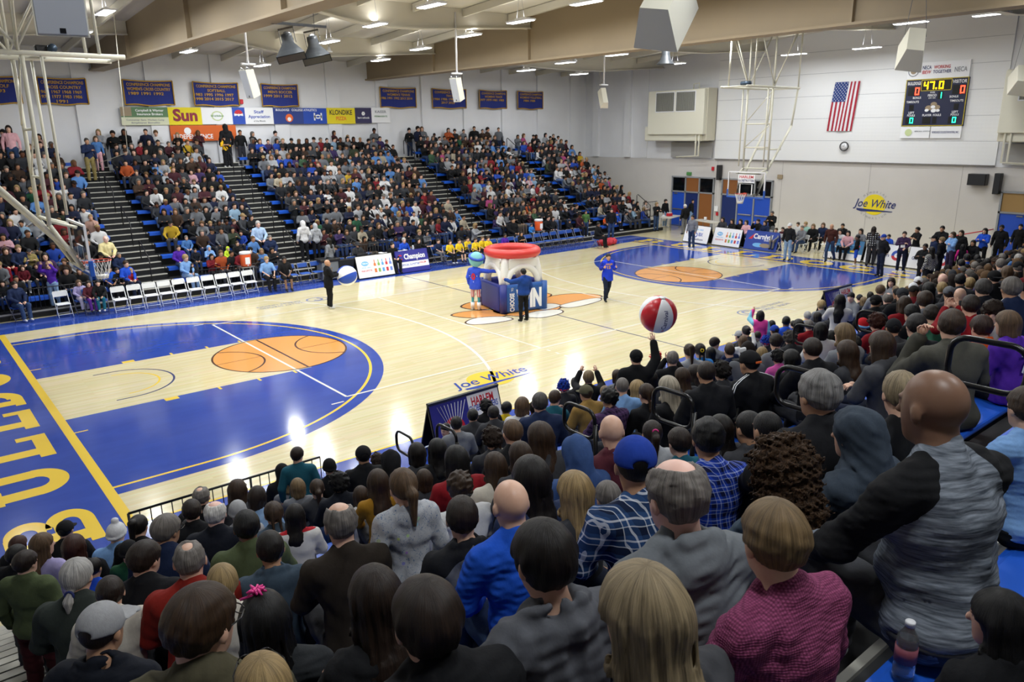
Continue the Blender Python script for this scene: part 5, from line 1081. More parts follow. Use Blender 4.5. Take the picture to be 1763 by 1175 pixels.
# ------------------------------------------------------------------ materials of people
SKINS = {'fair': '#e2b79e', 'pink': '#ecc0b0', 'tan': '#c79a7a', 'brownskin': '#80614e'}
HAIRC = {'black': '#0d0c0c', 'vdark': '#16110e', 'dbrown': '#271c15', 'brown': '#392819', 'lbrown': '#5f4933', 'dblond': '#7c6647', 'blond': '#a68c5f', 'blondash': '#978668', 'platinum': '#b5ab97', 'auburn': '#3a1c12', 'auburnd': '#321d13',
         'grey': '#77716b', 'dgrey': '#46423f', 'lgrey': '#a5a19c', 'silver': '#b4b2ae', 'silverblk': '#7d7b79', 'white': '#dddad4', 'none': '#444444'}
CLOTH = {'olive': '#4c4836', 'charcoal': '#26292c', 'navyblk': '#161a24', 'dgrey': '#3a3b3f', 'cream': '#cfc8ba', 'brick': '#8a2219', 'blackl': '#15161a', 'dolive': '#333a36', 'slate': '#3f4f5e', 'olivegr': '#4f5a3c', 'navy': '#1d2a4a', 'black': '#131417',
         'lblue': '#8fb1d8', 'lgrey': '#a9acb0', 'whitered': '#d9d4cf', 'teal': '#1f5a6b', 'grey': '#7b7e84', 'blue': '#2351c8', 'lavender': '#a8a0cc', 'mustard': '#a3761f', 'white': '#d6d6d6', 'brown': '#5b4030', 'red': '#8c1620', 'royal': '#1c55c8',
         'maroon': '#55242e', 'denim': '#3c5688', 'hoodgrey': '#39434f', 'yellow': '#e6c62a', 'tanj': '#96773f', 'plumplaid': '#3c2440', 'ltblue': '#7ea8dc', 'skyblue': '#3d8fdf', 'green': '#3f7a5f', 'orange': '#dd5a1f', 'purple': '#5227a0', 'purpledk': '#3d2a4c',
         'pink': '#d45aa5', 'pinkl': '#e3b0b8', 'greyhood': '#4b4c50', 'olivedk': '#4d4c44', 'dbrown': '#2e2720', 'dbrownr': '#45251f', 'dgreen': '#1c4a30', 'mint': '#9fc7ba', 'palebl': '#a9c2e2', 'paleyel': '#ddd09a', 'khaki': '#8d7f4f', 'darkred': '#5a1420', 'neon': '#c9e23a',
         'greenk': '#50763f', 'mustardy': '#e0b020', 'royaljkt': '#1d418c', 'denimb': '#4a76b0', 'rainjkt': '#6a6f74', 'vestgrey': '#54565c', 'blackwhite': '#1b1c20', 'blackgold': '#17171a',
         'blackp': '#15161a', 'navyp': '#1a2238', 'jeansn': '#2b3d5c', 'jeansd': '#33486b', 'jeansl': '#86a4c9', 'dgreyp': '#3b3c40', 'greyp': '#6b6c70', 'lgreyp': '#b9b2c6', 'purplep': '#5a2a86', 'tealp': '#1c6478', 'maroonp': '#3d1218', 'redp2': '#8c1d28', 'royalshort': '#2857d6', 'shortb': '#14161c', 'dpurplep': '#3a2e48'}
def skin_mat(k):
    return ('skin', SKINS[k])
def hair_mat(k, curly=False): return ('curly' if curly else 'hair', HAIRC[k])
def mathn(m, op, a, b=None):
    n = N(m, 'ShaderNodeMath', operation=op)
    for i, v in enumerate((a, b)):
        if v is None: continue
        if isinstance(v, (int, float)): n.inputs[i].default_value = v
        else: L(m, v, n.inputs[i])
    return n.outputs[0]
def mixc(m, fac, a, b):
    n = N(m, 'ShaderNodeMix', data_type='RGBA')
    if isinstance(fac, float): n.inputs[0].default_value = fac
    else: L(m, fac, n.inputs[0])
    for i, v in ((6, a), (7, b)):
        if isinstance(v, tuple): n.inputs[i].default_value = (*v[:3], 1)
        else: L(m, v, n.inputs[i])
    return n.outputs[2]
SPECIAL = ('plaid1', 'plaid2', 'plumplaid', 'raglan', 'plumknit', 'pattern', 'checks', 'aztec', 'stripes', 'blackgrey', 'royaltop', 'whitered', 'stripejkt', 'pinkblack', 'pinkvest')
def cloth_mat(k):
    if k not in SPECIAL: return ('cloth', CLOTH.get(k, '#555555'))
    nm = 'cloth_' + k
    if nm in MATS: return MATS[nm]
    base = CLOTH.get(k, '#555555'); m = mat(nm, base, .88 if k not in ('blackl', 'navyblk', 'rainjkt') else .55, spec=.25)
    special = k in ('plaid1', 'plaid2', 'plumplaid', 'raglan', 'plumknit', 'pattern', 'checks', 'aztec', 'stripes', 'blackgrey', 'royaltop', 'whitered', 'stripejkt', 'pinkblack', 'pinkvest')
    if not special: return vary(m, (40, 40, 40), .07, bump=.5, bscale=(26, 26, 14), dist=.006)
    tc = N(m, 'ShaderNodeTexCoord'); sp = N(m, 'ShaderNodeSeparateXYZ'); L(m, tc.outputs['Object'], sp.inputs[0]); X, Y, Z = sp.outputs; ax = mathn(m, 'ABSOLUTE', X); col = None
    def stripe(c, per, duty, off=0.): return mathn(m, 'LESS_THAN', mathn(m, 'FRACT', mathn(m, 'ADD', mathn(m, 'MULTIPLY', c, 1 / per), 10. + off)), duty)
    if 'plaid' in k:
        b0, b1, ln = {'plaid1': ('#2b4a78', '#0f1c38', '#dfe3ea'), 'plaid2': ('#1c3fae', '#0a123c', '#b9c8ee'), 'plumplaid': ('#4a2d55', '#1d1230', '#6b5a80')}[k]; per = .085 if k == 'plaid1' else .06; Xs = mathn(m, 'ADD', X, mathn(m, 'MULTIPLY', Y, .8))
        s = mathn(m, 'MULTIPLY', mathn(m, 'ADD', stripe(Xs, per, .42), stripe(Z, per, .42)), .5); col = mixc(m, s, lin(b0), lin(b1))
        l1 = mathn(m, 'ADD', mathn(m, 'ADD', stripe(Xs, per, .09, .3), stripe(Z, per, .09, .3)), mathn(m, 'ADD', stripe(Xs, per, .05, .62), stripe(Z, per, .05, .62))); col = mixc(m, mathn(m, 'MINIMUM', mathn(m, 'MULTIPLY', l1, .62 if k == 'plaid1' else .45), 1.), col, lin(ln))
    elif k == 'raglan':
        nz = N(m, 'ShaderNodeTexNoise', Scale=1., Detail=5.); mp = N(m, 'ShaderNodeMapping'); mp.inputs['Scale'].default_value = (14, 14, 160); L(m, tc.outputs['Object'], mp.inputs[0]); L(m, mp.outputs[0], nz.inputs[0])
        rp = N(m, 'ShaderNodeValToRGB'); rp.color_ramp.elements[0].position = .3; rp.color_ramp.elements[1].position = .72; rp.color_ramp.elements[0].color = (*lin('#3b424c'), 1); rp.color_ramp.elements[1].color = (*lin('#8d95a0'), 1); L(m, nz.outputs['Fac'], rp.inputs[0])
        edge = mathn(m, 'ADD', .055, mathn(m, 'MULTIPLY', mathn(m, 'SUBTRACT', .66, Z), .62)); col = mixc(m, mathn(m, 'GREATER_THAN', ax, mathn(m, 'MINIMUM', edge, .215)), rp.outputs[0], lin('#101114'))
    elif k in ('plumknit',):
        vo = N(m, 'ShaderNodeTexVoronoi', Scale=1.); vo.inputs['Randomness'].default_value = .15; mp = N(m, 'ShaderNodeMapping'); mp.inputs['Scale'].default_value = (115, 115, 135); L(m, tc.outputs['Object'], mp.inputs[0]); L(m, mp.outputs[0], vo.inputs[0])
        rp = N(m, 'ShaderNodeValToRGB'); rp.color_ramp.elements[0].color = (*lin('#9a4a72'), 1); rp.color_ramp.elements[1].color = (*lin('#5a2340'), 1); rp.color_ramp.elements[0].position = .1; rp.color_ramp.elements[1].position = .75; L(m, vo.outputs['Distance'], rp.inputs[0]); col = rp.outputs[0]
        bp = N(m, 'ShaderNodeBump', Strength=.8, Distance=.004); bp.invert = True; L(m, vo.outputs['Distance'], bp.inputs['Height']); L(m, bp.outputs[0], bsdf(m).inputs['Normal'])
    elif k == 'pattern':
        nz = N(m, 'ShaderNodeTexNoise', Scale=26., Detail=2.); L(m, tc.outputs['Object'], nz.inputs[0]); f1 = mathn(m, 'LESS_THAN', mathn(m, 'ABSOLUTE', mathn(m, 'SUBTRACT', nz.outputs['Fac'], .5)), .008); vo = N(m, 'ShaderNodeTexVoronoi', Scale=11.); L(m, tc.outputs['Object'], vo.inputs[0])
        f2 = mathn(m, 'LESS_THAN', vo.outputs['Distance'], .16); col = mixc(m, f1, lin('#b5b8bd'), lin('#4c6a94')); col = mixc(m, mathn(m, 'MULTIPLY', f2, .55), col, vo.outputs['Color'])
    elif k == 'checks': col = mixc(m, stripe(X, .09, .5), lin('#17181b'), lin('#17181b')); col = mixc(m, mathn(m, 'MULTIPLY', stripe(X, .09, .45), stripe(Z, .09, .45)), col, lin('#c9cacc'))
    elif k == 'aztec': zz = mathn(m, 'ADD', mathn(m, 'PINGPONG', X, .09), mathn(m, 'PINGPONG', Z, .12)); col = mixc(m, stripe(zz, .055, .5), lin('#16171a'), lin('#b9b7b2'))
    elif k == 'stripes': col = mixc(m, stripe(X, .07, .5), lin('#d8cfc9'), lin('#1b1b1e'))
    elif k == 'blackgrey': col = mixc(m, mathn(m, 'GREATER_THAN', ax, mathn(m, 'ADD', .05, mathn(m, 'MULTIPLY', mathn(m, 'SUBTRACT', .66, Z), .9))), lin('#6b6d71'), lin('#6b6d71')); col = mixc(m, mathn(m, 'GREATER_THAN', mathn(m, 'ADD', Z, mathn(m, 'MULTIPLY', ax, .9)), .66), col, lin('#17181c'))
    elif k == 'royaltop': col = mixc(m, mathn(m, 'GREATER_THAN', ax, .19), lin('#2443d8'), lin('#1c2c9a'))
    elif k == 'whitered': col = mixc(m, mathn(m, 'GREATER_THAN', Z, .60), lin('#d9d6d2'), lin('#b3212c'))
    elif k == 'stripejkt': col = mixc(m, 0., lin('#121316'), lin('#121316'))
    elif k == 'pinkvest': col = mixc(m, mathn(m, 'GREATER_THAN', ax, .20), lin('#e0489a'), lin('#7fc0d8'))
    elif k == 'pinkblack': col = mixc(m, mathn(m, 'GREATER_THAN', ax, .17), lin('#16171a'), lin('#d62a86'))
    L(m, col, bsdf(m).inputs['Base Color'])
    if k != 'plumknit':
        nz = N(m, 'ShaderNodeTexNoise', Scale=24., Detail=3.); bp = N(m, 'ShaderNodeBump', Strength=.5, Distance=.006); L(m, tc.outputs['Object'], nz.inputs[0]); L(m, nz.outputs['Fac'], bp.inputs['Height']); L(m, bp.outputs[0], bsdf(m).inputs['Normal'])
    return m
HATC = {'lgrey': '#a5a6a8', 'grey': '#6f7175', 'black': '#131316', 'royal': '#1f3f9f', 'olive': '#5d5a45', 'navy': '#1c2748', 'dkcap': '#1a1c20', 'dgrey': '#37393d', 'white': '#dcdde0', 'blackorange': '#17171a', 'blackgold': '#17171a', 'blackwhite': '#1a1a1c', 'redh': '#c8202a', 'redblue': '#c8202a', 'red': '#8c1b2c'}
shoe_m = mat('shoe_dark', '#202126', .6); shoe_w = mat('shoe_white', '#d5d6d8', .6)

def obj_color(m):
    n = N(m, 'ShaderNodeObjectInfo'); return n.outputs['Color']
def generic(kind):
    nm = {'skin': 'skin_any', 'hair': 'hair_any', 'curly': 'hair_curly_any', 'cloth': 'cloth_any'}[kind]
    if nm in MATS: return MATS[nm]
    rough, spec = {'skin': (.42, .4), 'hair': (.44, .34), 'curly': (.5, .22), 'cloth': (.88, .25)}[kind]; m = mat(nm, '#808080', rough, spec=spec); c = obj_color(m); tc = N(m, 'ShaderNodeTexCoord')
    def ramp(fac, p0, p1, a, b):
        rp = N(m, 'ShaderNodeValToRGB'); e = rp.color_ramp.elements; e[0].position = p0; e[1].position = p1; e[0].color = (*a, 1); e[1].color = (*b, 1); L(m, fac, rp.inputs[0]); return rp.outputs[0]
    def mul(a, b, f=1.):
        n = N(m, 'ShaderNodeVectorMath', operation='MULTIPLY'); L(m, a, n.inputs[0]); L(m, b, n.inputs[1]); return n.outputs[0]
    def tex(scale, detail=3., dist=0.):
        mp = N(m, 'ShaderNodeMapping'); mp.inputs['Scale'].default_value = scale; w = N(m, 'ShaderNodeTexNoise', Scale=1., Detail=detail, Roughness=.62); w.inputs['Distortion'].default_value = dist; L(m, tc.outputs['Object'], mp.inputs[0]); L(m, mp.outputs[0], w.inputs[0]); return w.outputs['Fac']
    def bump(fac, s, d): bp = N(m, 'ShaderNodeBump', Strength=s, Distance=d); L(m, fac, bp.inputs['Height']); L(m, bp.outputs[0], bsdf(m).inputs['Normal'])
    if kind == 'skin':
        at = N(m, 'ShaderNodeAttribute', attribute_name='paint'); col = mul(mul(c, ramp(tex((18, 18, 18)), .35, .6, (.96, .92, .90), (1, 1, 1))), at.outputs['Color'])
    elif kind in ('hair', 'curly'):
        
        if kind == 'hair':   # strands radiate from the crown and run down the sides
            sx = N(m, 'ShaderNodeSeparateXYZ'); L(m, tc.outputs['Object'], sx.inputs[0]); cx = N(m, 'ShaderNodeCombineXYZ'); L(m, sx.outputs[0], cx.inputs[0]); ad = N(m, 'ShaderNodeMath', operation='ADD'); ad.inputs[1].default_value = .03; L(m, sx.outputs[1], ad.inputs[0]); L(m, ad.outputs[0], cx.inputs[1])
            nm_ = N(m, 'ShaderNodeVectorMath', operation='NORMALIZE'); L(m, cx.outputs[0], nm_.inputs[0]); sc_ = N(m, 'ShaderNodeVectorMath', operation='SCALE'); sc_.inputs['Scale'].default_value = 15.; L(m, nm_.outputs[0], sc_.inputs[0])
            mp = N(m, 'ShaderNodeVectorMath', operation='MULTIPLY_ADD'); mp.inputs[1].default_value = (5, 5, 7); L(m, tc.outputs['Object'], mp.inputs[0]); L(m, sc_.outputs[0], mp.inputs[2]); w = N(m, 'ShaderNodeTexNoise', Scale=1., Detail=5., Roughness=.68); w.inputs['Distortion'].default_value = .1; L(m, mp.outputs[0], w.inputs[0]); f = w.outputs['Fac']
        else: f = tex((70, 70, 60), 4., 1.2)
        n = N(m, 'ShaderNodeVectorMath', operation='SCALE'); n.inputs['Scale'].default_value = 1.5 if kind == 'hair' else 2.3; L(m, mul(c, ramp(f, .32, .72, (.26, .26, .26) if kind == 'hair' else (.13, .13, .13), (1, 1, 1))), n.inputs[0]); col = n.outputs[0]; bump(f, .85, .006 if kind == 'hair' else .012)
    else: col = mul(c, ramp(tex((40, 40, 40)), .3, .7, (.9, .9, .9), (1, 1, 1))); bump(tex((26, 26, 14)), .5, .006)
    L(m, col, bsdf(m).inputs['Base Color']); return m
def mesh_obj(me, name, parent, ms, M=None):
    """ms holds a material for the object, or (kind, colour) for the shared material tinted by the object's own colour"""
    o = bpy.data.objects.new(name, me); COL.objects.link(o)
    if isinstance(ms[0], tuple):
        kind, c = ms[0]
        if me.materials[0] is None: me.materials[0] = generic(kind)
        o.color = (*lin(c), 1); ms = []
    if parent is not None: o.parent = parent
    if M is not None: o.matrix_local = M
    for i, m in enumerate(ms):
        o.material_slots[i].link = 'OBJECT'; o.material_slots[i].material = m
    return o
def grown(kind, K, kk, h, opt=()):
    def fn():
        V, F, P = grow(kind, K, h, opt); return to_mesh(kind, V, F, (None,), paint=P)
    if kind not in ('body', 'hoodup') and kk != 'costume': kk = (kk[0], kk[1] if kind not in ('trousers', 'shorts', 'shoes') else 0, kk[2] if kind not in ('trousers', 'shorts', 'shoes') else 0, kk[6], kk[7])
    return mesh_for((kind, kk, h, opt), fn)
def hair_mesh(kind, h):
    return mesh_for(('hair', kind, h), lambda: to_mesh('hair_' + kind, *grow_hair(kind, h), (None,)))
PARTN = {'top': 'sweater', 'jacket': 'jacket', 'hoodie': 'hooded_sweater', 'hoodup': 'hooded_sweater', 'tee': 'tshirt', 'vest': 'vest', 'jersey': 'long_top'}
NP_ = [0]
def person(x, y, z, rz, s, pose, arms, hair, hc, skin, top, tc, bt, lab, cat='person', group=None, hs=1., yaw=0, pitch=0, lean=6, h=.014, ext='', fat=0., wide=1., side=0):
    arms = tuple('up' if a == 'up1' else a for a in arms); kk = (pose, arms, lean, yaw, pitch, hs, fat, side); K = mesh_for(('K',) + kk, lambda: skeleton(pose, arms, lean, yaw, pitch, hs, side, fat))
    opt = (('fat', fat),) if fat else ()
    if h < .010: opt = opt + (('seed', NP_[0] % 5),)
    NP_[0] += 1
    body = mesh_obj(grown('body', K, kk, h, opt[:1] if fat else ()), 'person', None, [skin_mat(skin)]); body.location = (x, y, z); body.rotation_euler = (0, 0, math.radians(rz)); body.scale = (s * wide, s * wide, s)
    mesh_obj(grown(top, K, kk, h, opt), PARTN[top], body, [cloth_mat(tc)])
    short = 'shorts' in ext; mesh_obj(grown('shorts' if short else 'trousers', K, kk, max(h, .012), opt[:1] if fat else ()), 'shorts' if short else 'trousers', body, [cloth_mat(bt)])
    mesh_obj(grown('shoes', K, kk, max(h, .012)), 'shoes', body, [('cloth', '#d5d6d8' if (NP_[0] * 7) % 3 == 0 else '#202126')])
    R4 = Matrix([[float(v) for v in r] + [0] for r in K['R']] + [[0, 0, 0, 1]]); HM = Matrix.Translation([float(v) for v in K['hc']]) @ R4 @ Matrix.Scale(hs, 4)
    curly = hair in ('curly', 'bigcurl')
    hatk = [e for e in ext.split(',') if e.split(':')[0] in ('cap', 'beanie', 'beaniew', 'shaggy')]
    if hair not in ('bald', 'hoodup', 'none'):
        if hatk and hair in ('short', 'buzz', 'mop', 'bowl'): hair = 'buzz'
        mesh_obj(hair_mesh(hair, (.009 if h < .01 else .012) if h < .015 else (.016 if hair not in ('short', 'buzz', 'ring', 'thin', 'slick') else .012)), 'hair', body, [hair_mat(hc, curly)], HM)
    for e in hatk:
        t, c = e.split(':'); kind = {'cap': 'cap', 'beanie': 'beanie', 'beaniew': 'pombeanie', 'shaggy': 'shaggyhat'}[t]
        if 'backward' in lab: kind = 'cap_back'
        m = ('cloth', HATC.get(c, '#333333'))
        mesh_obj(hair_mesh(kind, min(h, .012) if h < .015 else .016), {'cap': 'cap'}.get(t, 'knit_hat'), body, [m], HM)
        if c == 'blackorange':
            b = MB(); V, F = hair_mesh('cap', .012), None
            b.box((0, .12, .115), (.075, .03, .05), whitep, bev=.012); o = b.build('cap_panel', body); o.matrix_local = HM @ Matrix.Translation((0, -.045, .012))
            b = MB(); b.box((0, -.122, .03), (.07, .012, .02), orangep, bev=.004); o = b.build('cap_strap', body); o.matrix_local = HM
        if c == 'royal' and h < .012:
            b = MB(); b.box((0, -.123, .022), (.035, .006, .018), whitep, bev=.002); b.lathe([(.008, 0), (.007, .006)], whitep, (0, -.014, .139), 12); o = b.build('cap_badge', body); o.matrix_local = HM
        if t == 'shaggy':
            b = MB(); b.tube([(.098 * math.sin(a), .116 * math.cos(a) - .014, -.005 + .026 * math.cos(a)) for a in np.linspace(0, 2 * math.pi, 24, endpoint=False)], .012, redp, 8, closed=True); o = b.build('hat_band', body); o.matrix_local = HM
        if c == 'redblue':
            b = MB(); b.tube([(.096 * math.sin(a), .114 * math.cos(a) - .014, .010 + .026 * math.cos(a)) for a in np.linspace(0, 2 * math.pi, 24, endpoint=False)], .019, skyp, 8, closed=True); o = b.build('hat_band', body); o.matrix_local = HM
    if 'glasses' in ext:
        b = MB(); dz = .12 if 'glassesup' in ext else .0; gm = black
        for sx in (1, -1):
            b.tube([((.032 + .024 * math.cos(a)) * sx, .108 - dz * .35, .006 + dz * .75 + .016 * math.sin(a)) for a in np.linspace(0, 2 * math.pi, 14, endpoint=False)], .0022, gm, 5, closed=True); b.tube([(.056 * sx, .105 - dz * .35, .010 + dz * .75), (.083 * sx, .06 - dz * .4, .012 + dz * .6), (.086 * sx, -.01, .010 + dz * .4)], .0025, gm, 5)
        b.tube([(-.008, .11 - dz * .35, .01 + dz * .75), (.008, .11 - dz * .35, .01 + dz * .75)], .002, gm, 5); o = b.build('eyeglasses', body); o.matrix_local = HM
    if 'bow' in ext.split(','):
        b = MB(); pk = mat('bow_pink', '#e0368c', .3, .2); rs = random.Random(4)
        for i in range(13): a = rs.uniform(0, 6.28); l = rs.uniform(.02, .038); b.tube([(0, 0, 0), (l * .6 * math.cos(a), l * .6 * math.sin(a), .012 + rs.uniform(0, .012)), (l * 1.25 * math.cos(a), l * 1.25 * math.sin(a), rs.uniform(.002, .03))], [.007, .008, .004], pk, 6)
        b.tube([(-.06, .01, -.012), (0, 0, 0), (.06, .01, -.012)], .006, pk, 6); o = b.build('hair_bow', body); o.matrix_local = HM @ Matrix.Translation((-.02, -.02, .135))
    tie = None
    if 'purple-tied' in lab: tie = (purple_t, (0, -.095, .035))
    if 'pink hair tie' in lab: tie = (mat('tie_pink', '#e0368c', .5), (0, -.10, .05))
    if 'silver-haired woman with a low ponytail' in lab: tie = (navyp, (0, -.105, -.065))
    if 'yellow hair tie' in lab: tie = (yellowp, (0, -.11, .03))
    if tie: b = MB(); b.tube([(.024 * math.cos(a), -.01, .024 * math.sin(a)) for a in np.linspace(0, 6.28, 12, endpoint=False)], .008, tie[0], 6, closed=True); o = b.build('hair_tie', body); o.matrix_local = HM @ Matrix.Translation(tie[1])
    T = K['T']
    if tc == 'stripejkt':
        b = MB()
        for nm, sx in (('r', 1), ('l', -1)):
            for o_ in (-.012, .012): b.tube([T((.07 * sx, -.03 + o_, .558)), T((.15 * sx, -.03 + o_, .528)), K['sh' + nm] + np.array([.072 * sx, o_ - .02, .052]), (K['sh' + nm] + K['el' + nm]) / 2 + np.array([.074 * sx, o_ - .035, .02]), K['el' + nm] + np.array([.062 * sx, o_ - .035, .01])], .005, whitep, 5)
        b.build('sleeve_stripe', body)
    if 'number 7' in lab: b = MB(); M = frame(T((0, -.158, .30)), (1, 0, 0), (0, .1, 1)); b.text('7', 0, -.09, .19, whitep, M=M, bold=.03); b.build('jersey_number', body)
    if 'team' in ext: b = MB(); M = frame(T((0, .145, .34)), (-1, 0, 0), (0, .0, 1)); b.text('HARLEM', 0, .05, .06, goldp, M=M, w=.24, bold=.03); b.text('15', 0, -.08, .10, goldp, M=M, w=.12, bold=.03); b.build('top_lettering', body)
    if 'gold' in ext.split(','): b = MB(); M = frame(T((0, .15, .36)), (-1, 0, 0), (0, .0, 1)); b.text('21', 0, 0, .13, goldp, M=M, w=.16, bold=.03); b.build('top_lettering', body)
    if 'papers' in ext: b = MB(); b.box((0, .30, K['H'] + .2), (.16, .02, .2), whitep, Matrix.Rotation(.1, 4, 'X')); b.build('held_papers', body)
    tag(body, lab, cat, group); return body
purple_t = mat('tie_purple', '#6b2fa8', .5)

